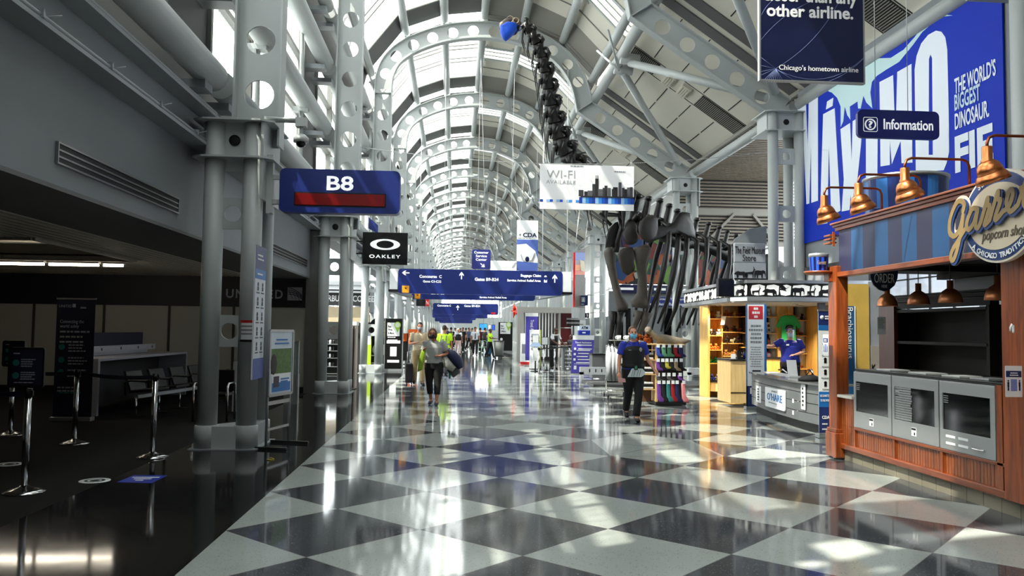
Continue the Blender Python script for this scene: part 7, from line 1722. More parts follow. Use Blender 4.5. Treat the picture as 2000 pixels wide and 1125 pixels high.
def fl(t_, a, c, Y):
    W = c.x-a.x; cx = (a.x+c.x)/2; z = lambda yy: P(150, yy, Y).z
    text('UNITED', W*.34, .045, GPR, t_, (a.x+W*.23, Y-.004, z(598))); lines(1, W*.2, .1, .03, GPR, t_, (a.x+W*.72, Y-.004, z(601))); flat(rrect(.05, .06, .004), .003, GPR, t_, (a.x+W*.45, Y-.004, z(597)), FACE_S, 'mark')
    text('Connecting the', W*.62, .075, GPR, t_, (a.x+W*.41, Y-.004, z(629)), bold=.01); text('world safely', W*.50, .075, GPR, t_, (a.x+W*.35, Y-.004, z(638)), bold=.01)
    lines(3, W*.78, .085, .03, GPR, t_, (cx, Y-.004, z(648)), seed=2)
    for i, yy in enumerate((678, 703, 727)): flat(circ(0, 0, .05, 20), .003, TEAL, t_, (a.x+W*.17, Y-.004, z(yy)), FACE_S, 'round_icon'); lines(3, W*.55, .05, .022, GPR, t_, (a.x+W*.62, Y-.004, z(yy-4)), seed=i+3)
    lines(2, W*.7, .055, .025, GPR, t_, (cx-W*.05, Y-.004, z(757)), seed=9); lines(1, W*.7, .05, .022, TEAL, t_, (cx, Y-.004, z(767)), seed=11)
rollup('roll_up_banner', 'tall dark navy lounge roll-up banner reading Connecting the world safely', 112, 187, 14.0, 583, DKBL, fl)
# gate counter
GW = mat('counter_white', (.66, .66, .68), .4, var=.04)
cx0, cx1 = -6.95, -6.28
t = thing('gate_counter', 'long white waterfall gate counter with a navy screen panel behind the lounge banner', 'counter', (-6.6, 17, 0))
m = MB(); m.box(cx0, cx1, 14.75, 19.5, .96, 1.01); m.build('top', GW, t, bevel=.005)
for y in (14.75, 19.42): m = MB(); m.box(cx0, cx1, y, y+.08, 0, .96); m.build('end_panel', GW, t)
m = MB(); m.box(cx0, cx0+.05, 14.83, 19.42, .05, .96); m.build('modesty_panel', mat('counter_dark', (.15, .15, .16), .6), t)
m = MB(); m.box(-6.9, -6.86, 14.9, 18.6, 1.02, 1.10); m.box(-6.9, -6.80, 14.9, 18.9, 1.08, 1.20); m.build('raised_strip', GW, t)
m = MB()
for y in (15.2, 16.1, 17.0, 17.9, 18.7): m.ell((-6.80, y, 1.14), .008, .03, .03, 10, 6)
m.build('cable_port', BLACK, t)
m = MB(); m.box(-6.98, -6.94, 14.9, 18.5, 1.0, 1.46); m.build('screen_panel', DKBL, t)
# beam seating
BS = mat('black_seat_leather', (.035, .035, .04), .4)
b0, b1 = F(245, 812), F(372, 780)
t = thing('beam_seat', 'row of black lounge seats with curved steel arms in front of the white gate counter', 'seat', ((b0.x+b1.x)/2, (b0.y+b1.y)/2, 0))
b0 = V((-5.55, 14.6, 0)); b1 = V((-4.95, 18.4, 0)); d = (b1-b0).normalized(); nx = V((d.y, -d.x, 0))
m = MB(); m.bar(b0+V((0, 0, .36)), b1+V((0, 0, .36)), .06, .06); m.build('beam', ALU, t)
N = 5; L = (b1-b0).length
for i in range(N):
    c = b0+d*(L*(i+.5)/N)
    m = MB(); m.prism([c+d*-.26+nx*-.22+V((0, 0, .41)), c+d*.26+nx*-.22+V((0, 0, .41)), c+d*.26+nx*.26+V((0, 0, .45)), c+d*-.26+nx*.26+V((0, 0, .45))], (0, 0, .05)); m.build('seat', BS, t, bevel=.015)
    m = MB(); m.prism([c+d*-.26+nx*-.22+V((0, 0, .44)), c+d*.26+nx*-.22+V((0, 0, .44)), c+d*.26+nx*-.34+V((0, 0, .80)), c+d*-.26+nx*-.34+V((0, 0, .80))], tuple(nx*.05)); m.build('backrest', BS, t, bevel=.015)
for i in range(N+1):
    c = b0+d*(L*i/N)
    m = MB(); m.tube([c+nx*-.2+V((0, 0, .38)), c+nx*-.22+V((0, 0, .60)), c+nx*-.12+V((0, 0, .64)), c+nx*.18+V((0, 0, .63)), c+nx*.24+V((0, 0, .66))], .02, 8); m.build('armrest', BS, t)
    if i in (0, 1, 2, 4, 5):
        m = MB(); m.tube([c+V((0, 0, .36)), c+V((0, 0, .03))], .018, 8); m.bar(c+nx*-.16+V((0, 0, .015)), c+nx*.16+V((0, 0, .015)), .03, .03); m.build('leg', CHROME, t)
c = F(430, 815)
t = thing('lounge_chair', 'black lounge chair with a bent chrome frame seen behind the first steel column', 'chair', (-4.1, 14.2, 0))
m = MB(); m.box(-4.35, -3.85, 14.0, 14.5, .42, .47); m.build('seat', BS, t, bevel=.015); m = MB(); m.box(-4.35, -3.85, 14.5, 14.55, .48, .85); m.build('backrest', BS, t, bevel=.015)
for x in (-4.38, -3.82): m = MB(); m.tube([(x, 14.45, .0), (x, 14.45, .58), (x, 14.40, .64), (x, 14.05, .64), (x, 13.98, .58), (x, 13.98, .0)], .018, 8); m.build('frame', CHROME, t)
t = thing('low_cabinet', 'pale low cabinet against the end of the lounge behind the first steel column', 'cabinet', (-3.95, 15.5, 0)); m = MB(); m.box(-4.12, -3.80, 15.4, 15.75, .03, .95); m.build('body', GW, t); m = MB(); m.box(-4.10, -3.82, 15.39, 15.4, .08, .90); m.build('door', GW, t)
t = thing('glass_lectern', 'small framed glass podium behind the poster stand at the lounge end', 'podium', (-3.7, 17.2, 0))
m = MB(); xg = P(556, 700, 17.2).x; m.box(xg-.0, xg+.26, 17.2, 17.5, 0, .62); m.build('body', mat('podium_grey', (.45, .46, .47), .4), t); m = MB(); m.box(xg, xg+.26, 17.2, 17.23, .62, 1.30); m.build('glass', mat('podium_glass', (.50, .56, .55), .1), t)
m = MB(); m.box(xg+.26, xg+.29, 17.18, 17.25, 0, 1.32); m.box(xg-.02, xg+.29, 17.18, 17.25, 1.30, 1.33); m.build('frame', ALU, t); m = MB(); m.box(xg+.0, xg+.1, 17.17, 17.18, 1.36, 1.56); m.box(xg+.04, xg+.06, 17.18, 17.2, 1.3, 1.4); m.build('card', WHITE, t)
# airline name on the navy band
Y = GYN-.03; a, c = P(441, 574, Y), P(553, 574, Y)
t = thing('wall_sign', 'spaced white wall lettering UNITED with a gridded globe square on the dark navy band', 'sign', ((a.x+c.x)/2, Y, a.z))
zc_ = (a.z+c.z)/2
for i, ch in enumerate('UNITED'): text(ch, .185 if ch not in 'I' else .05, .22, GPR, t, (a.x+.1+(c.x-a.x-.2)*i/5, Y-.004, zc_), bold=.02, name='letter')
a, c = P(562, 561, Y), P(590, 587, Y); cx, cz, S_ = (a.x+c.x)/2, (a.z+c.z)/2, (c.x-a.x)
flat(rrect(S_, a.z-c.z, .005), .008, GPR, t, (cx, Y-.002, cz), FACE_S, 'globe_square')
m = MB(); H_ = a.z-c.z
for i in range(6): m.tube([V((a.x+S_*(.05+.95*t_), Y-.012, c.z+H_*(.95-.16*i*(1-.4*t_)-(.55*t_**1.6)))) for t_ in [j/8 for j in range(9)] if c.z+.01 < c.z+H_*(.95-.16*i*(1-.4*t_)-(.55*t_**1.6))], .007, 5) if i < 4 else None
for i in range(4): m.tube([V((a.x+S_*(.1+.25*i+.25*t_), Y-.012, c.z+H_*(.75-.1*i-.6*t_))) for t_ in [j/6 for j in range(7)]], .005, 5)
m.build('globe_lines', NAVYB, t)
# floor stickers
q = [F(262, 928), F(327, 929), F(296, 944), F(228, 942)]; m = MB(); m.prism([(p.x, p.y, .0005) for p in q], (0, 0, .0015)); o = m.build('floor_sticker', mat('sticker_blue', (.09, .20, .62), .4)); tag(o, 'blue rectangular floor sticker beside the bare queue post', 'floor sticker')
lines_m = MB()
for i in range(3): c = q[0].lerp(q[3], .3+.2*i).lerp(q[1].lerp(q[2], .3+.2*i), .5); lines_m.box(c.x-.14+.05*i, c.x+.14-.05*i, c.y-.02, c.y+.02, .0022, .003)
lines_m.build('lettering', WHITE, o)
for px_, py_, lb in ((185, 939, 'round white ring floor sticker on the lounge carpet beside the blue sticker'), (18, 907, 'round white ring floor sticker behind the notice-board queue post')):
    c = F(px_, py_); m = MB(); m.lathe([(.05, .001), (.05, .003), (.15, .003), (.15, .001)], (c.x, c.y, 0), 28); m.mi = 1; m.lathe([(.07, .0035), (.10, .0035)], (c.x, c.y, 0), 24); tag(m.build('floor_sticker', [WHITE, BLACK]), lb, 'floor sticker', 'ring floor stickers')
c = F(528, 897); m = MB(); m.tube([c+V((-.03, .10, .006)), c+V((.02, .04, .006)), c+V((.05, -.02, .006)), c+V((-.02, -.08, .006)), c+V((.03, -.10, .006))], .006, 6); tag(m.build('tape_scrap', mat('yellow_tape', (.70, .62, .10), .4)), 'curled scrap of yellow tape on the floor in front of the poster stand', 'tape')
# poster stand on two feet
p0, p1 = F(519, 878), F(563, 865); p0.z = p1.z = 0
t = thing('poster_stand', 'silver framed poster stand on two long feet beside the first steel column', 'poster stand', ((p0.x+p1.x)/2, (p0.y+p1.y)/2, 0))
dd = (p1-p0).normalized(); nn = V((dd.y, -dd.x, 0)); Wd = (p1-p0).length
SILVF = mat('satin_silver_frame', (.66, .67, .68), .35, .7)
for p in (p0, p1):
    m = MB(); m.tube([p+V((0, 0, .02)), p+V((0, 0, 1.56))], .018, 10); m.build('upright', SILVF, t)
    m = MB(); m.bar(p-nn*.26+V((0, 0, .018)), p+nn*.30+V((0, 0, .018)), .05, .03); m.build('foot', mat('foot_black', (.12, .12, .12), .5), t)
def pst(u, v, off=.0): return p0+dd*(Wd*u)+V((0, 0, .70+.86*v))+nn*off
m = MB()
for a_, c_ in (((-.02, 0), (1.02, 0)), ((-.02, 1), (1.02, 1)), ((-.02, 0), (-.02, 1)), ((1.02, 0), (1.02, 1))): m.bar(pst(*a_, .02), pst(*c_, .02), .035, .03, tuple(nn))
m.build('poster_frame', SILVF, t)
def pq(m, u0, u1, v0, v1, off): m.prism([pst(u0, v0, off), pst(u1, v0, off), pst(u1, v1, off), pst(u0, v1, off)], tuple(nn*.002))
m = MB(); pq(m, 0, 1, 0, 1, .02); m.build('poster', mat('poster_pale', (.80, .85, .90), .4), t)
m = MB(); pq(m, .06, .96, .33, .72, .024); m.build('poster_picture', mat('field_green', (.28, .42, .16), .5, var=.8, scale=22), t)
m = MB(); m.pillow([pst(.16+.15*cos(a_), .48+.17*sin(a_), .028) for a_ in [j*pi/4 for j in range(8)]], tuple(nn), .003); m.build('picture_figure', mat('figure_dark', (.14, .12, .10), .6), t)
m = MB(); pq(m, .10, .92, .05, .33, .026); m.build('poster_card', WHITE, t); m = MB(); pq(m, .10, .92, .05, .19, .028); m.build('card_blue', PBL, t); m = MB(); pq(m, .16, .40, .12, .29, .030); m.build('card_inset', NAVY, t)
m = MB()
for i, (v, u0, u1) in enumerate(((.86, .25, .75), (.80, .18, .82), (.24, .48, .86), (.2, .48, .8))): pq(m, u0, u1, v-.012, v+.012, .028)
m.build('lettering', PBL, t)
m = MB(); m.bar(pst(0, -.52), pst(1, -.52), .02, .03); m.bar(pst(0, -.12), pst(1, -.12), .02, .05); m.build('cross_bar', SILVF, t)
# panel and paper on the first column
XP = -2.50
ya, yb = PX(497, 600, XP).y, PX(517, 600, XP).y
t = thing('column_poster', 'tall narrow pictogram poster mounted on the flank of the first steel column', 'poster', (XP, (ya+yb)/2, .95))
ya, yb = min(ya, yb), max(ya, yb); z0, z1 = .95, 2.64; W = yb-ya
m = MB(); m.box(XP-.02, XP, ya, yb, z0, z1); m.build('board', mat('poster_offwhite', (.80, .82, .85), .4), t)
m = MB(); m.box(XP, XP+.003, ya, yb, z1-.30, z1); m.build('navy_head', DNB, t); m = MB(); m.box(XP, XP+.004, ya, yb, z1-.42, z1-.30); m.build('blue_line', PBL, t); m = MB(); m.box(XP, XP+.003, ya, yb, z0, z0+.26); m.build('blue_foot', mat('poster_violet_blue', (.20, .28, .58), .4), t)
m = MB()
for i in range(5):
    for s in (.28, .72):
        y_ = ya+W*s; z_ = z0+.40+i*.19; m.ell((XP+.003, y_, z_+.04), .002, W*.07, .03, 8, 5); m.box(XP+.002, XP+.005, y_-W*.06, y_+W*.06, z_-.04, z_+.01); m.box(XP+.002, XP+.005, y_-W*.14, y_+W*.14, z_-.075, z_-.06)
m.build('pictogram_print', mat('pictogram_grey', (.18, .2, .22), .5), t)
lines(2, W*.7, .05, .02, WHITE_P, t, (XP+.005, (ya+yb)/2, z1-.12), FACE_E); lines(1, W*.7, .05, .02, WHITE_P, t, (XP+.006, (ya+yb)/2, z1-.36), FACE_E)
q0, q1 = P(463, 625, 10.79), P(492, 668, 10.79)
xq = -2.75; t = thing('paper_notice', 'white paper notice with a red heading stuck to the first steel column', 'notice', (xq, 10.79, q1.z))
m = MB(); cxq = -2.72
def curved(m, w0, w1, z0_, z1_, off):
    n_ = 6; rr_ = .14+off; R0 = (-2.72, 10.96)
    for i in range(n_):
        a0, a1 = w0+(w1-w0)*i/n_, w0+(w1-w0)*(i+1)/n_
        m.quad((R0[0]+rr_*sin(a0), R0[1]-rr_*cos(a0), z0_), (R0[0]+rr_*sin(a1), R0[1]-rr_*cos(a1), z0_), (R0[0]+rr_*sin(a1), R0[1]-rr_*cos(a1), z1_), (R0[0]+rr_*sin(a0), R0[1]-rr_*cos(a0), z1_))
def cpart(nm, mm, *a): m = MB(); curved(m, *a); m.build(nm, mm, t, recalc=False)
cpart('sheet', WHITE, -.85, .55, q1.z, q0.z, .004); cpart('red_heading', RED, -.85, .55, q0.z-.035, q0.z, .006); cpart('black_foot', BLACK, -.85, .55, q1.z, q1.z+.03, .006)
for i in range(3): cpart('lettering', GREYP, -.7, .4, q0.z-.09-.05*i, q0.z-.07-.05*i, .006)
# dome camera on its arm
t = thing('security_camera', 'dome security camera on a long arm from the first steel column', 'camera', (-2.0, 10.9, 4.1))
e = P(590, 245, 10.9); d0 = P(588, 275, 10.9)
m = MB(); m.tube([(-2.6, 10.9, 4.42), (e.x, 10.9, 4.40)], .025, 10); m.tube([(-2.6, 10.93, 4.38), (e.x, 10.93, 4.38)], .012, 8); m.box(e.x-.08, e.x+.06, 10.84, 10.97, 4.31, 4.43); m.build('arm', STEEL, t)
m = MB(); m.tube([(d0.x, 10.9, 4.31), (d0.x, 10.9, d0.z+.06)], .025, 10); m.lathe([(0, .09), (.05, .085), (.10, .04), (.10, -.02), (0, -.02)], (d0.x, 10.9, d0.z), 22); m.build('housing', mat('camera_shell', (.70, .71, .71), .4), t)
m = MB(); m.lathe([(.072, -.02), (.062, -.06), (.035, -.085), (0, -.09)], (d0.x, 10.9, d0.z), 20); m.build('dome', mat('dome_glass', (.02, .02, .025), .05), t)

# ================================================================== SHOPS AND THINGS FARTHER DOWN, GATE SIDE
# coffee shop front standing across the side strip
Y = 31.2
t = thing('coffee_shop_facade', 'dark coffee shop front reading STARBUCKS COFFEE behind the white columns', 'shop front', (-5.5, Y, 0))
zA, zB = P(690, 597, Y).z, P(690, 566, Y).z
m = MB(); m.box(-9.1, -3.3, Y, Y+.25, zA, zB); m.build('fascia', mat('fascia_charcoal', (.17, .17, .17), .5), t)
a, c = P(619, 583, Y), P(731, 583, Y)
text('STARBUCKS COFFEE', c.x-a.x, .24, mat('fascia_letter', (.86, .86, .85), .4), t, ((a.x+c.x)/2, Y-.004, (a.z+c.z)/2), bold=.02)
m = MB(); m.box(-9.1, -3.3, Y-.1, Y+.3, zB, 4.0); m.build('white_bulkhead', WHITE, t)
m = MB(); m.box(-9.1, -3.3, Y-.25, Y-.1, 3.25, 3.4); m.box(-9.1, -3.3, Y-.3, Y-.1, 2.95, 3.02); m.build('bulkhead_rail', SILV, t)
zC = P(690, 629, Y).z; m = MB(); m.box(-9.1, -3.3, Y+.02, Y+.2, zC, zA-.05); m.build('beige_transom', mat('transom_beige', (.66, .60, .48), .6), t)
m = MB(); m.box(-9.1, -3.3, Y+2.2, Y+2.3, 0, zC); m.build('back_wall', mat('shop_dark', (.13, .12, .11), .7), t)
m = MB(); m.box(-3.5, -3.3, Y, Y+2.3, 0, zC); m.build('side_wall', mat('shop_dark', (.13, .12, .11), .7), t)
t = thing('display_shelves', 'open dark shop shelves with small goods glimpsed between the second column tubes', 'shelf unit', (-4.5, 28, 0))
Y = 28.0; a, c = P(634, 660, Y), P(658, 740, Y)
m = MB(); m.box(a.x-.05, c.x+.05, Y+.3, Y+.34, .0, a.z); m.build('back', BLACK, t)
for yy in (672, 685, 699, 716, 730): m = MB(); z = P(640, yy, Y).z; m.box(a.x-.05, c.x+.05, Y, Y+.3, max(z-.015, .03), max(z, .045)); m.build('shelf', ALU, t)
m = MB(); m.box(c.x+.02, c.x+.06, Y, Y+.34, 0, a.z); m.box(a.x-.06, a.x-.02, Y, Y+.34, 0, a.z); m.build('side', BLACK, t)
r_ = random.Random(4)
for si, yy in enumerate((672, 685, 699, 716)):
    z = P(640, yy, Y).z
    for j in range(3):
        x = a.x+.06+.12*j; m = MB(); m.lathe([(0, 0), (.04, 0), (.04, .12), (.02, .14), (0, .14)], (x, Y+.12, z+.001), 12)
        tag(m.build('jar', [SILV, WHITE, BLACK][j] if j != 1 else WHITE), 'small %s jar, %s on the %s shelf between the second column tubes' % (['silver', 'white', 'black'][j], ['first', 'middle', 'last'][j], ['top', 'second', 'third', 'lowest'][si]), 'jar', 'jars on the dark shop shelves')
t = thing('menu_totem', 'slim upright menu totem with a white cap and dark stripes beside the second column', 'totem', (P(689, 700, 21.4).x, 21.4, 0))
Y = 21.4; a, c = P(684, 628, Y), P(692, 770, Y); m = MB(); m.box(a.x, c.x, Y, Y+.5, .02, a.z-.1); m.build('body', mat('totem_pale', (.72, .66, .62), .4), t)
m = MB()
for u in (.15, .55): m.box(a.x+(c.x-a.x)*u, a.x+(c.x-a.x)*(u+.22), Y-.004, Y, .05, a.z-.13); 
m.build('stripe', BLACK, t); m = MB(); m.box(a.x-.01, c.x+.02, Y-.01, Y+.5, a.z-.1, a.z); m.build('cap', WHITE, t)
m = MB(); xb = P(718, 700, 24).x
# round black grill sign and pylons
Y = 32.0; a, c = P(722, 620, Y), P(760, 727, Y); cx = (a.x+c.x)/2
t = thing('oval_board', 'black rounded board with yellow upright lettering and a white disc behind the third column', 'sign board', (cx, Y, 0))
flat(rrect(c.x-a.x, a.z-.02, .36, 8), .12, BLACK, t, (cx, Y, (a.z+.02)/2), FACE_S, 'board')
flat(circ(0, 0, .27, 28), .004, WHITE, t, (cx, Y-.004, P(740, 683, Y).z), FACE_S, 'disc')
o = text('Prairie', .62, .16, mat('yellow_print', (.80, .85, .20), .5), t, (cx+.18, Y-.004, P(740, 643, Y).z), name='lettering'); o.rotation_euler = (R(90), R(90), 0)
lines(2, .3, .3, .05, WHITE_P, t, (cx-.15, Y-.004, .55))
Y = 30.6; q = P(721, 690, Y); t = thing('lime_banner', 'narrow lime green upright strip between the third column tubes', 'banner', (q.x, Y, 0)); m = MB(); m.box(q.x-.07, q.x+.07, Y, Y+.03, .02, P(720, 655, Y).z); m.build('strip', mat('lime_strip', (.62, .74, .10), .5), t); m = MB(); m.box(q.x-.07, q.x+.05, Y-.003, Y, 1.0, 1.35); m.build('white_patch', WHITE, t)
def pylon(label, x0, x1, ytop, Y, pin_right=True):
    a, c = P(x0, ytop, Y), P(x1, ytop, Y); W = c.x-a.x; cx = (a.x+c.x)/2; H = a.z
    t = thing('directory_pylon', label, 'directory', (cx, Y, 0), group='black shop directories')
    m = MB(); m.box(a.x, c.x, Y, Y+.3, .08, H); m.build('body', mat('pylon_black', (.05, .05, .05), .3), t); m = MB(); m.box(a.x-.04, c.x+.04, Y-.05, Y+.35, 0, .08); m.build('foot', SILV, t)
    m = MB(); m.box(a.x-.03, a.x, Y-.01, Y+.3, .08, H+.02); m.box(c.x, c.x+.03, Y-.01, Y+.3, .08, H+.02); m.build('edge', ALU, t)
    cz = H*.80; m = MB(); m.box(a.x+W*.12, a.x+W*.85, Y-.004, Y, cz-W*.42, cz+W*.38); m.build('card', WHITE, t)
    for i, s in enumerate(('Eat', 'Shop', '& More')): text(s, W*(.2, .26, .36)[i], W*.13, BLACK, t, (a.x+W*(.26, .29, .34)[i], Y-.006, cz+W*(.16-.2*i)), bold=.02)
    px = a.x+W*.72; flat([(W*.20*cos(a_), W*.24+W*.20*sin(a_)) for a_ in [R(-35+i*250/16) for i in range(17)]]+[(0, -W*.22)], .008, mat('pin_lime', (.62, .78, .22), .5), t, (px, Y-.006, cz), FACE_S, 'pin'); flat(circ(0, W*.24, W*.15, 18), .004, mat('pin_white', (.88, .92, .80), .5), t, (px, Y-.016, cz), FACE_S, 'pin_disc')
    return t, a, c, Y
t, a, c, Y = pylon('black shop directory pylon reading Eat Shop and More beside the khaki-clad person', 753, 786, 622, 31.0)
W = c.x-a.x; lines(3, W*.7, .10, .03, WHITE_P, t, ((a.x+c.x)/2, Y-.004, 1.38), seed=3)
for z0, z1, f in ((1.05, 1.16, .8), (.56, .92, .38), (.32, .42, .7)): m = MB(); m.box((a.x+c.x)/2-W*f/2, (a.x+c.x)/2+W*f/2, Y-.004, Y, z0, z1); m.build('white_panel', WHITE, t)
t, a, c, Y = pylon('black shop directory pylon with a lime pin on the shop side, far down the hall', 974, 1001, 629, 60)
flat(circ(0, .18, .10, 14)+[], .004, WHITE, t, (a.x+.22, Y-.004, .75), FACE_S, 'white_figure')
Y = 37; q0, q1 = P(797, 643, Y), P(816, 672, Y); t = thing('orange_poster', 'orange hanging poster board behind the person in khaki', 'poster', ((q0.x+q1.x)/2, Y, 0))
m = MB(); m.box(q0.x, q1.x, Y, Y+.05, q1.z, q0.z); m.build('board', mat('poster_orange', (.88, .38, .12), .5, var=.2), t); m = MB(); m.tube([(q0.x+.05, Y+.02, 0), (q0.x+.05, Y+.02, q1.z)], .02, 8); m.box(q0.x-.2, q0.x+.3, Y-.15, Y+.2, 0, .02); m.build('stand', BLACK, t); lines(4, .3, .1, .04, WHITE_P, t, ((q0.x+q1.x)/2, Y-.004, (q0.z+q1.z)/2+.15))
Y = 33.5; q0, q1 = P(782, 651, Y), P(796, 712, Y); t = thing('black_totem', 'black display totem with an orange panel behind the directory pylon', 'totem', ((q0.x+q1.x)/2, Y, 0)); m = MB(); m.box(q0.x, q1.x, Y, Y+.2, .3, q0.z); m.tube([(q0.x+.08, Y+.1, 0), (q0.x+.08, Y+.1, .3)], .02, 8); m.tube([(q1.x-.08, Y+.1, 0), (q1.x-.08, Y+.1, .3)], .02, 8); m.box(q0.x-.1, q1.x+.1, Y-.1, Y+.3, 0, .02); m.build('body', BLACK, t); m = MB(); m.box(q0.x+.04, q1.x-.04, Y-.004, Y, 1.1, 1.42); m.build('panel', mat('poster_orange', (.88, .38, .12), .5), t)
Y = 25.5; q0, q1 = P(720, 424, Y), P(738, 456, Y); t = thing('hanging_banner', 'small blue hanging banner between the column tops beside the oval ring sign', 'banner', (q0.x, Y, q1.z)); m = MB(); m.prism([(q0.x, Y, q1.z+.15), (q1.x, Y, q1.z), (q1.x, Y, q0.z-.25), (q0.x, Y, q0.z)], (0, .02, 0)); m.build('cloth', BLUE, t); m = MB(); m.tube([(q0.x, Y+.01, q0.z), (q0.x-.3, Y+.01, q0.z+.6), (-3.36, Y, 6.45)], .01, 6); m.build('hanger_cable', CABLE, t)
Y = 44; q0, q1 = P(813, 584, Y), P(838, 598, Y); t = sign_box('hanging_sign', 'dark hanging box sign with a red end under the blue overhead signs', 'sign', q0.x, q1.x, q1.z, q0.z, Y, .15, BLACK, .02); m = MB(); m.box(q1.x-.2, q1.x, Y-.004, Y, q1.z, q0.z); m.build('red_end', RED, t); text('N', .12, .2, WHITE_P, t, (q1.x-.1, Y-.006, (q0.z+q1.z)/2)); m = MB(); m.tube([(q0.x+.1, Y+.07, q0.z), (hang(-1.7)[0], Y+.07, hang(-1.7)[1])], .01, 6); m.build('hanger_cable', CABLE, t)
# repeated side shop fronts farther along both sides
for i in range(3, 14):
    y0 = RY(i)+1.2; lb = 'pale grey shop bulkhead with a dark opening, %s past the coffee shop' % ordn[i-2] if i > 3 else 'pale grey shop bulkhead with a dark opening, first past the coffee shop'
    t = thing('shop_bulkhead', lb, 'shop front', (-4.6, y0, 0), group='shop fronts, gate side')
    m = MB(); m.box(-4.9, -4.7, y0, y0+7.2, 2.5, 4.0); m.build('bulkhead', WALLG if i % 2 else STEEL_D, t); m = MB(); m.box(-5.6, -5.5, y0, y0+7.2, 0, 2.5); m.build('opening', mat('shop_dark', (.13, .12, .11), .7), t)
    [MB().box(-4.9, -4.7, y0+a_, y0+a_+.25, 0, 2.5).build('pier', STEEL, t) for a_ in (0, 3.5, 6.95)]

# ================================================================== SHOP SIDE, MIDDLE DISTANCE
# mural wall and overhead strips behind the skeleton
Y = 33.0
t = thing('mural', 'colourful abstract mural of orange, green and blue blobs behind the skeleton ribs', 'mural', (8, Y, 3.2))
zm0, zm1 = P(1300, 556, Y).z, P(1300, 450, Y).z; x0, x1 = P(1195, 500, Y).x, P(1432, 500, Y).x
m = MB(); m.box(x0, x1, Y, Y+.06, zm0, zm1); m.build('board', mat('mural_black', (.07, .08, .10), .5), t)
MC = [mat('mural_%d' % i, c_, .5, var=.25, scale=3) for i, c_ in enumerate([(.55, .26, .10), (.30, .45, .14), (.08, .20, .38), (.36, .10, .09), (.08, .24, .2), (.5, .5, .48), (.16, .1, .22), (.06, .07, .08)])]
r_ = random.Random(12); m = MB()
for i in range(95):
    cx, cz = r_.uniform(x0+.2, x1-.2), r_.uniform(zm0+.2, zm1-.2); rr_ = r_.uniform(.12, .42); m.mi = r_.randrange(8); n_ = r_.choice((5, 7, 12)); ph = r_.uniform(0, 6); e_ = Y-.003-.0012*i
    m.prism([(max(x0, min(x1, cx+rr_*r_.uniform(.7, 1.3)*cos(ph+2*pi*j/n_))), e_, max(zm0, min(zm1, cz+rr_*r_.uniform(.7, 1.4)*sin(ph+2*pi*j/n_)))) for j in range(n_)], (0, .001, 0))
m.build('painted_shape', MC, t)
t = thing('sign_strip', 'long navy sign strip of small white lettering under the mural', 'sign', (8, Y, 3)); za, zb = P(1270, 573, Y).z, P(1270, 557, Y).z
m = MB(); m.box(x0+.2, x1, Y-.1, Y+.05, za, zb); m.build('strip', NAVY, t); lines(1, 5.5, .1, .10, WHITE_P, t, ((x0+x1)/2, Y-.104, (za+zb)/2), seed=2)
t = thing('direction_sign', 'navy directional sign panel beneath the long navy strip', 'sign', (8.3, Y, 2.5)); q0, q1 = P(1262, 580, Y), P(1420, 600, Y)
m = MB(); m.box(q0.x, q1.x, Y-.08, Y+.05, q1.z, q0.z); m.build('panel', BLUE, t); text('Ground Transport', 1.1, .12, WHITE_P, t, (P(1310, 586, Y).x, Y-.085, P(1310, 585, Y).z)); text('Service Animal Relief Area', 1.5, .12, WHITE_P, t, (P(1300, 594, Y).x, Y-.085, P(1300, 594, Y).z))
b = MB(); xw = P(1190, 600, Y).x
b.box(xw, 14, Y+.06, Y+.2, 0, 3.3); struct(b.build('wall_wing_back', mat('wing_wall_grey', (.42, .43, .44), .5)))
for i, (p0_, p1_) in enumerate(((1208, 1232), (1298, 1330), (1388, 1400))):
    t = snode('door_%d' % (i+1), (P(p0_, 650, Y).x, Y, 0)); q0, q1 = P(p0_, 602, Y-.02), P(p1_, 602, Y-.02); m = MB(); m.box(q0.x, q1.x, Y-.0, Y+.058, 0, q0.z); m.build('leaf', mat('door_black_glass', (.03, .03, .035), .1), t); m = MB(); m.box((q0.x+q1.x)/2-.05, (q0.x+q1.x)/2+.05, Y-.02, Y, 0, q0.z-.35); m.build('stile', ALU, t); m = MB(); m.box(q0.x+.1, q0.x+.3, Y-.03, Y, 1.05, 1.09); m.build('door_handle', CHROME, t)
# travel assistance point
t = thing('travel_pavilion', 'pale stone pavilion frame with vertical slats behind the travel desk', 'pavilion', (4.6, 43, 0))
Y = 43; xa, xb = P(1010, 605, Y).x, P(1116, 605, Y).x; z0, z1 = P(1060, 611, Y).z, P(1060, 600, Y).z
STONE = mat('pavilion_stone', (.66, .65, .62), .5)
m = MB(); m.box(xa, xb, Y, Y+.5, z0, z1); m.build('lintel', STONE, t)
for px_ in (1011, 1092): x = P(px_, 640, Y).x; m = MB(); m.box(x, x+.3, Y, Y+.5, 0, z0); m.build('pier', STONE, t)
for px_ in list(range(1018, 1030, 4))+list(range(1048, 1090, 6)): x = P(px_, 640, Y).x; m = MB(); m.box(x, x+.06, Y+.3, Y+.42, .2, z0); m.build('slat', WHITE, t)
m = MB(); m.box(xa+.3, xb-.3, Y+1.0, Y+1.1, 0, z0); m.build('back_wall', mat('pavilion_dark', (.20, .17, .16), .6), t)
for j in range(3): m = MB(); x = P(1095, 640, Y-.02).x; zz = P(1100, 611, Y).z; h = zz/3.2; m.box(x, xb, Y-.04, Y, zz-h*(j+1)+.03, zz-h*j-.02); m.build('maroon_panel', mat('maroon_lacquer', (.22, .05, .06), .3), t)
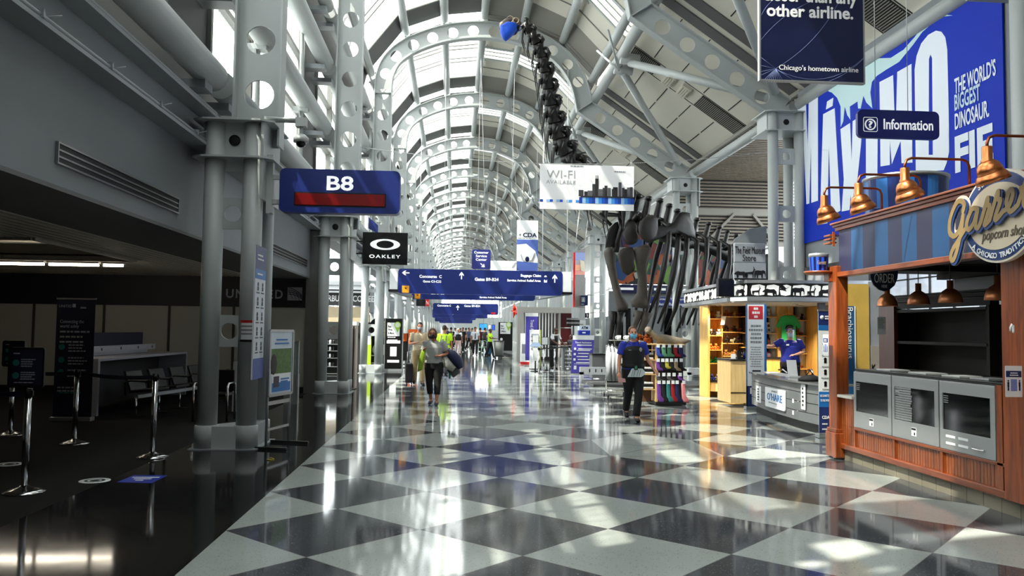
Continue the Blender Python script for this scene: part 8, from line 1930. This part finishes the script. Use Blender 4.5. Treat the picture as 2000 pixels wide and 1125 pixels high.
Y = 36.5; q0, q1 = P(1027, 611, Y), P(1050, 664, Y); t = thing('hanging_banner', 'violet upright banner reading Travel Assistance standing by the brochure rack', 'banner', ((q0.x+q1.x)/2, Y, 0))
VIO = mat('travel_violet', (.30, .27, .66), .45); m = MB(); m.box(q0.x, q1.x, Y, Y+.02, .25, q0.z); m.build('cloth', VIO, t); m = MB(); m.box(q0.x-.02, q1.x+.02, Y-.004, Y+.024, q0.z-.16, q0.z); m.build('white_head', WHITE, t); m = MB(); m.box(q0.x-.05, q1.x+.05, Y-.15, Y+.2, 0, .03); m.tube([((q0.x+q1.x)/2, Y+.03, 0), ((q0.x+q1.x)/2, Y+.03, q0.z)], .015, 8); m.build('stand', ALU, t)
o = text('Travel Assistance', .95, .15, WHITE_P, t, ((q0.x+q1.x)/2+.02, Y-.004, P(1040, 645, Y).z)); o.rotation_euler = (R(90), R(90), 0)
def simple_box(name, label, cat, x0, x1, y0, Y, dep, mm, z0=0.0, extra=None, group=None):
    a, c = P(x0, y0, Y), P(x1, y0, Y); t = thing(name, label, cat, ((a.x+c.x)/2, Y, z0), group=group)
    m = MB(); m.box(a.x, c.x, Y, Y+dep, z0, a.z); m.build('body', mm, t)
    if extra: extra(t, a, c, Y)
    return t
def ex(t, a, c, Y):
    m = MB(); m.box(a.x-.02, c.x+.02, Y-.02, Y+.4, 0, .10); m.build('red_foot', RED, t); m = MB(); m.box(a.x+.04, c.x-.04, Y-.004, Y, .5, .95); m.build('panel', SILV, t)
simple_box('info_kiosk', 'white kiosk cabinet with a red foot at the pavilion end', 'kiosk', 1018, 1034, 651, 38.5, .4, WHITE, 0, ex)
def ex(t, a, c, Y):
    for i in range(4): m = MB(); z = a.z-.18-.17*i; m.box(a.x+.02, c.x-.02, Y-.03, Y, z-.10, z-.08); m.build('pocket', ALU, t); m = MB(); m.box(a.x+.04, c.x-.04, Y-.015, Y, z-.08, z+.02); m.build('leaflets', [mat('leaflet_mix', (.55, .58, .62), .5, var=.6, scale=25)], t)
    m = MB(); m.box(c.x, c.x+.06, Y, Y+.3, .05, a.z); m.build('lime_side', mat('rack_lime', (.55, .60, .25), .5), t)
simple_box('brochure_rack', 'white brochure rack with four leaflet pockets and a lime side', 'brochure rack', 1036, 1054, 644, 33.4, .3, WHITE, .03, ex)
Y = 31.5; q = P(1046, 700, Y); t = thing('sanitiser_stand', 'slim grey hand sanitiser stand in front of the brochure rack', 'sanitiser stand', (q.x, Y, 0))
m = MB(); m.box(q.x-.10, q.x+.10, Y, Y+.10, .42, 1.42); m.build('panel', WHITE, t); m = MB(); m.tube([(q.x, Y+.06, .0), (q.x, Y+.06, .42)], .03, 10); m.lathe([(0, 0), (.2, 0), (.2, .02), (0, .03)], (q.x, Y+.06, 0), 20); m.build('stem', BLACK, t); m = MB(); m.prism([(q.x-.26, Y-.02, .98), (q.x+.26, Y-.02, .98), (q.x+.12, Y, 1.14), (q.x-.12, Y, 1.14)], (0, .02, 0)); m.build('blue_roof', mat('stand_pale_blue', (.62, .70, .82), .4), t)
qp = [(1052, 731, 'first'), (1062, 726, 'second'), (1083, 724, 'third'), (1101, 716, 'fourth'), (1112, 720, 'fifth')]
for px_, py_, o_ in qp:
    c = F(px_, py_); stanchion('queue_post', '%s steel queue post in the row before the travel desk' % o_, c.x, c.y, .98, 'travel desk queue posts')
cs = [F(px_, py_) for px_, py_, _ in qp]
for i in range(4): belt('black belt between the %s and %s travel desk queue posts' % (qp[i][2], qp[i+1][2]), (cs[i].x, cs[i].y, .93), (cs[i+1].x, cs[i+1].y, .93), BLACK)
c = F(1066, 722); t = thing('notice_stand', 'white sheet in a black frame on a post before the travel desk', 'notice stand', (c.x, 32.6, 0)); x = P(1064, 660, 32.6).x
m = MB(); m.box(x-.15, x+.15, 32.6, 32.63, P(1064, 674, 32.6).z, P(1064, 658, 32.6).z); m.build('frame', BLACK, t); m = MB(); m.box(x-.12, x+.12, 32.595, 32.6, P(1064, 673, 32.6).z, P(1064, 659, 32.6).z); m.build('sheet', WHITE, t); m = MB(); m.tube([(x, 32.65, 0), (x, 32.65, 1.3)], .018, 8); m.lathe([(0, 0), (.17, 0), (.17, .02), (0, .03)], (x, 32.65, 0), 20); m.build('post', BLACK, t)
t = thing('travel_desk', 'pale desk with a stack of white trays where the travel attendants sit', 'desk', (4.8, 34.6, 0)); xa, xb = P(1094, 670, 34.6).x, P(1122, 670, 34.6).x
m = MB(); m.box(xa, xb, 34.4, 35.0, .93, .98); m.build('top', STONE, t); m = MB(); m.box(xa+.1, xb, 34.5, 35.0, 0, .93); m.build('body', mat('desk_grey', (.62, .63, .64), .5), t)
for i in range(5):
    m = MB(); x = P(1113, 680, 33.2).x; z = .10+.16*i; m.box(x-.16, x+.16, 33.1, 33.5, z, z+.05)
    tag(m.build('tray', WHITE, bevel=.01), 'white tray, %s from the floor in the rack before the travel desk' % ['first', 'second', 'third', 'fourth', 'fifth'][i], 'tray', 'white trays by the travel desk')
x = P(1113, 680, 33.2).x; t = thing('tray_rack', 'dark wire rack holding the white trays before the travel desk', 'rack', (x, 33.3, 0)); m = MB()
for sx in (-.17, .17):
    for y in (33.08, 33.52): m.tube([(x+sx, y, 0), (x+sx, y, .85)], .012, 6)
for i in range(5): m.box(x-.17, x+.17, 33.08, 33.52, .085+.16*i, .098+.16*i)
m.build('frame', BLACK, t)
# purple A-board
a_, c_ = F(1114, 731), F(1159, 731); Y = 30.0; a_ = P(1115, 728, Y); c_ = P(1157, 728, Y)
t = thing('travel_board', 'leaning violet board with white lettering, Travel Assistance heading and white top', 'sign board', ((a_.x+c_.x)/2, Y, 0))
def tp(u, v): 
    p = V((a_.x, Y, .03)).lerp(V((c_.x, Y, .03)), u); return p+V((.10*v, .22*v, 1.42*v))
def tq(m, u0, u1, v0, v1, off): m.prism([tp(u0, v0)+V((0, -off, 0)), tp(u1, v0)+V((0, -off, 0)), tp(u1, v1)+V((0, -off, 0)), tp(u0, v1)+V((0, -off, 0))], (0, .003, 0))
m = MB(); m.prism([tp(0, 0), tp(1, 0), tp(1, 1), tp(0, 1)], (0, .04, 0)); m.build('board', VIO, t); m = MB(); tq(m, 0, 1, .88, 1, .006); m.build('white_top', WHITE, t)
m = MB(); r_ = random.Random(6)
for i, v in enumerate((.74, .64, .60, .52, .44, .36, .28)): tq(m, .28 if i % 2 else .22, r_.uniform(.75, .95), v-.012, v+.012, .008)
for v in (.64, .50, .36): tq(m, .08, .18, v-.03, v+.03, .008)
tq(m, .12, .24, .10, .20, .008); tq(m, .12, .95, .24, .25, .008); m.build('lettering', WHITE_P, t)
o = text('Travel Assistance', .62, .07, WHITE_P, t, tp(.5, .81)+V((0, -.012, 0)), bold=.02)
m = MB(); m.tube([tp(.15, .9)+V((0, .03, 0)), (a_.x+.15, Y+.55, 0)], .015, 6); m.tube([tp(.85, .9)+V((0, .03, 0)), (c_.x, Y+.55, 0)], .015, 6); m.box(a_.x, c_.x, Y-.03, Y+.05, 0, .03); m.build('rear_leg', ALU, t)
# bank machine and its signs
Y = 36.0; q0, q1 = P(1133, 640, Y), P(1150, 652, Y); t = thing('cash_machine', 'cash machine topped by a blue sign reading ATM, behind the violet board', 'cash machine', ((q0.x+q1.x)/2, Y, 0))
m = MB(); m.box(q0.x, q1.x, Y, Y+.5, 0, q1.z-.05); m.build('body', SILV, t); m = MB(); m.box(q0.x-.05, q1.x+.05, Y-.05, Y+.4, q1.z-.05, q0.z-.12); m.build('blue_topper', mat('atm_blue', (.10, .18, .60), .4), t); m = MB(); m.box(q0.x-.05, q1.x+.05, Y-.05, Y+.4, q0.z-.12, q0.z+.12); m.build('pale_head', mat('atm_pale', (.75, .80, .88), .4), t); text('ATM', .3, .12, NAVY, t, ((q0.x+q1.x)/2, Y-.055, q0.z+.0), bold=.03); lines(1, .2, .1, .06, WHITE_P, t, ((q0.x+q1.x)/2, Y-.055, q1.z+.05))
Y = 34.0; q0, q1 = P(1107, 621, Y), P(1132, 637, Y); t = thing('street_style_sign', 'stack of black and silver direction blades on a pole beside the white card', 'sign', ((q0.x+q1.x)/2, Y, 0))
h = (q0.z-q1.z)/4
for i, mm in enumerate((SILV, BLACK, SILV, BLACK)): m = MB(); m.box(q0.x, q1.x, Y, Y+.04, q0.z-h*(i+1)+.01, q0.z-h*i); m.build('blade', mm, t)
m = MB(); m.tube([((q0.x+q1.x)/2+.02, Y+.06, 0), ((q0.x+q1.x)/2+.02, Y+.06, q0.z)], .03, 8); m.build('pole', BLACK, t); q2 = P(1138, 628, Y); m = MB(); m.box(q1.x+.01, q2.x+.13, Y, Y+.03, q1.z, q0.z-h); m.build('white_card', WHITE, t); lines(1, .2, .1, .05, GREYP, t, (q2.x-.02, Y-.004, (q0.z+q1.z)/2-.1))
for nm, lb, x0, x1, y0, y1, Y in (('restroom_sign', 'small blue hanging sign with a white pictogram beside the flame-coloured poster', 1130, 1148, 577, 597, 37.0), ('exchange_sign', 'tiny black hanging sign with a white dollar mark above the bank machine', 1143, 1151, 611, 621, 37.0)):
    q0, q1 = P(x0, y0, Y), P(x1, y1, Y); t = sign_box(nm, lb, 'sign', q0.x, q1.x, q1.z, q0.z, Y, .08, DNB if 'rest' in nm else BLACK, .03)
    if 'rest' in nm: flat(rrect(.17, .22, .02), .004, WHITE_P, t, ((q0.x+q1.x)/2, Y-.004, (q0.z+q1.z)/2+.04), FACE_S, 'pictogram', [rrect(.13, .18, .01)]); flat([(-.05, -.08), (.05, -.08), (.03, .08), (-.03, .08)], .004, WHITE_P, t, ((q0.x+q1.x)/2, Y-.004, (q0.z+q1.z)/2+.04), FACE_S, 'figure_mark'); lines(1, .2, .1, .03, WHITE_P, t, ((q0.x+q1.x)/2, Y-.004, q1.z+.07))
    else: text('$', .08, .14, WHITE_P, t, ((q0.x+q1.x)/2, Y-.004, (q0.z+q1.z)/2))
    m = MB(); m.tube([(q0.x+.05, Y+.04, q0.z-.02), (8.1, 38.34, q0.z+.2)], .015, 6); m.build('bracket_arm', ALU, t)
# tall poster of a crowd under a flame sky
Y = 36.2; t = thing('wall_poster', 'tall poster with a blue to orange sky over a dark crowd and a red edge', 'poster', (7, Y, 2.6))
q0, q1 = P(1121, 492, Y), P(1150, 602, Y); xl, xr = q0.x, q1.x; ztop = P(1150, 480, Y).z; zl = P(1123, 493, Y).z; zb = P(1123, 600, Y).z; zr = P(1150, 575, Y).z; zmid = P(1135, 520, Y).z
m = MB(); m.prism([(xl, Y, zb), (xr, Y+1.2, zb), (xr, Y+1.2, ztop), (xl, Y, zl)], (0, .03, 0)); m.build('crowd_print', mat('crowd_brown', (.22, .14, .10), .5, var=.9, scale=9), t)
for i, (c__, f0, f1) in enumerate((((.20, .36, .68), .0, .35), ((.55, .45, .50), .35, .55), ((.90, .50, .18), .55, .8), ((.82, .30, .12), .8, 1.0))):
    zz = lambda f: zl-(zl-zmid+.4)*f
    m = MB(); m.prism([(xl+.05, Y-.004, zz(f1)), (xr, Y+1.196, zz(f1)+.1), (xr, Y+1.196, zz(f0)+.12), (xl+.05, Y-.004, zz(f0))], (0, .003, 0)); m.build('sky_print', mat('sky_print_%d' % i, c__, .5), t)
m = MB(); m.box(xl-.02, xl+.06, Y-.01, Y+.04, zb, zl); m.build('red_edge', RED, t); m = MB(); m.prism([(xr-.28, Y+.6, zmid-.15), (xr-.05, Y+.8, zmid-.2), (xr-.1, Y+.8, zmid+.3), (xr-.33, Y+.6, zmid+.35)], (0, -.01, 0)); m.build('white_ticket', mat('ticket_cream', (.88, .84, .72), .5), t)
m = MB(); m.tube([(xl+.03, Y+.02, zl), (xl+.3, Y+.3, 7.3)], .015, 6); m.tube([(xr-.05, Y+1.2, ztop), (xr+.2, Y+1.3, 7.3)], .015, 6); m.build('hanger_cable', CABLE, t)
# red star ornament
Y = 45; q = P(1005, 607, Y); t = thing('hanging_ornament', 'red spiky hanging ornament beside the pavilion lintel', 'ornament', (q.x, Y, q.z-.4))
m = MB()
for i in range(10): a__ = 2*pi*i/10; ln = .42 if i % 2 else .28; m.tube([q, q+V((ln*.45*cos(a__), .1*(i % 3-1), ln*sin(a__)))], [.09, .015], 6)
m.build('spikes', mat('ornament_red', (.85, .16, .08), .4), t); m = MB(); m.tube([q+V((0, 0, .2)), (hang(q.x)[0], Y, hang(q.x)[1])], .008, 5); m.build('hanger_cable', CABLE, t)
# dark check-in desk edge and white bench
Y = 26.8; q0, q1 = P(1157, 690, Y), P(1190, 690, Y); t = thing('grey_desk', 'dark grey desk block behind the white ledge near the skeleton feet', 'desk', ((q0.x+q1.x)/2, Y, 0)); m = MB(); m.box(q0.x, q1.x, Y, Y+.6, .04, .82); m.build('body', mat('desk_dark_grey', (.34, .35, .36), .5), t); m = MB(); m.box(q0.x-.02, q1.x+.02, Y-.03, Y+.62, .82, .86); m.build('top', BLACK, t)
Y = 25.6; q0, q1 = P(1133, 720, Y), P(1192, 720, Y); t = thing('plinth_rail', 'low white rail with small dark ports around the skeleton plinth', 'rail', ((q0.x+q1.x)/2, Y, 0)); m = MB(); m.box(q0.x, q1.x, Y, Y+.15, .22, .46); m.build('board', WHITE, t)
m = MB(); m.box(q0.x, q0.x+.12, Y, Y+.15, 0, .3); m.box(q1.x-.12, q1.x, Y, Y+.15, 0, .3); m.build('foot', WHITE, t); m = MB()
for u in (.30, .5, .7, .9): m.box(q0.x+(q1.x-q0.x)*u, q0.x+(q1.x-q0.x)*u+.035, Y-.004, Y, .30, .40)
m.build('port', BLACK, t)
m = MB(); m.box(q0.x+.05, 8.0, 23.4, 25.58, .0, .05); m.mi = 0; o = m.build('skeleton_plinth', mat('plinth_grey', (.36, .36, .36), .5)); tag(o, 'low grey plinth under the feet of the dinosaur skeleton', 'plinth')
Y = 26.0; q0, q1 = P(1345, 722, Y), P(1376, 722, Y); t = thing('plinth_rail', 'low white rail with small dark ports behind the sock stand', 'rail', ((q0.x+q1.x)/2, Y, 0)); m = MB(); m.box(q0.x, q1.x, Y, Y+.15, .22, .44); m.box(q0.x, q0.x+.1, Y, Y+.15, 0, .3); m.box(q1.x-.1, q1.x, Y, Y+.15, 0, .3); m.build('board', WHITE, t)
# bins, carts, wire chairs in the distance
Y = 45.5; q0, q1 = P(966, 667, Y), P(984, 690, Y); t = thing('bin_cart', 'grey wheeled waste bin cart pushed by the person in the yellow vest', 'cart', ((q0.x+q1.x)/2, Y, 0)); m = MB(); m.loft([((( q0.x+q1.x)/2, Y+.3, .15), .24, .26), (((q0.x+q1.x)/2, Y+.3, .95), .30, .32)], 16); m.build('bin', mat('bin_grey', (.42, .43, .42), .6), t); m = MB(); m.box(q0.x, q1.x, Y, Y+.6, .10, .15)
for sx in (.08, .4): m.ell((q0.x+sx, Y+.1, .05), .03, .05, .05)
m.build('dolly', BLACK, t); m = MB(); m.lathe([(.30, .95), (.33, .97), (.33, 1.0), (.0, 1.02)], ((q0.x+q1.x)/2, Y+.3, 0), 20); m.build('lid', mat('bin_lid', (.25, .26, .26), .6), t)
Y = 51; q0, q1 = P(951, 659, Y), P(960, 676, Y); t = thing('blue_cart', 'small teal and navy upright cart with a white label beside the yellow vest', 'cart', ((q0.x+q1.x)/2, Y, 0)); m = MB(); m.box(q0.x, q1.x, Y, Y+.4, .08, q0.z); m.build('body', mat('cart_teal', (.08, .30, .42), .5), t); m = MB(); m.box(q0.x+.04, q1.x-.04, Y-.004, Y, .75, .9); m.build('label', WHITE, t); m = MB(); m.box(q0.x+.02, q1.x-.02, Y+.05, Y+.35, 0, .08); m.build('wheels', BLACK, t)
for i, px_ in enumerate((940, 946)):
    Y = 54+i; x = P(px_, 670, Y).x; t = thing('wire_chair', 'pale wire chair by the blue cart, %s of two' % ['outer', 'inner'][i], 'chair', (x, Y, 0), group='pale wire chairs'); PW = mat('wire_pale_green', (.62, .76, .68), .4)
    m = MB(); m.box(x-.2, x+.2, Y, Y+.4, .43, .46); m.build('seat', PW, t)
    m = MB(); m.tube([(x-.2, Y+.4, .45), (x-.2, Y+.44, .75), (x-.1, Y+.46, .86), (x+.1, Y+.46, .86), (x+.2, Y+.44, .75), (x+.2, Y+.4, .45)], .014, 6); m.build('backrest', PW, t)
    for sx in (-.18, .18):
        for sy in (.03, .37): m = MB(); m.tube([(x+sx, Y+sy, .44), (x+sx, Y+sy, 0)], .013, 6); m.build('leg', PW, t)
for i, (x0, x1, y0, y1, c__, ds) in enumerate(((936, 952, 632, 645, (.25, .62, .90), 'bright sky blue'), (953, 959, 634, 646, (.85, .86, .88), 'white'), (960, 967, 634, 645, (.20, .35, .75), 'royal blue'))):
    Y = 64; q0, q1 = P(x0, y0, Y), P(x1, y1, Y); t = thing('display_screen', '%s hanging display screen far down the shop side' % ds, 'screen', ((q0.x+q1.x)/2, Y, q1.z), group='far hanging screens'); m = MB(); m.box(q0.x, q1.x, Y, Y+.08, q1.z, q0.z); m.build('case', BLACK, t); m = MB(); m.box(q0.x+.03, q1.x-.03, Y-.004, Y, q1.z+.03, q0.z-.03); m.build('screen_glass', mat('lit_screen_%d' % i, c__, .3, emit=.5), t); m = MB(); hx, hz = hang(q0.x); m.tube([((q0.x+q1.x)/2, Y+.04, q0.z), (hx, Y+.04, hz)], .012, 5); m.build('hanger_rod', CABLE, t)
# white fin walls between shop-side columns
for i in range(4, 13):
    y0 = RY(i)+.8; lb = 'white vertical fin screen between shop-side columns, %s from the pavilion' % ('first' if i == 4 else ordn[i-3])
    t = thing('fin_screen', lb, 'screen wall', (7.6, y0, 0), group='white fin screens')
    for j in range(15): m = MB(); m.box(7.55, 7.95, y0+.53*j, y0+.53*j+.09, .2, 4.9); m.build('fin', STEEL, t)
    m = MB(); m.box(7.6, 7.9, y0, y0+7.6, 4.9, 5.1); m.box(7.6, 7.9, y0, y0+7.6, 0, .2); m.build('rail', STEEL, t)
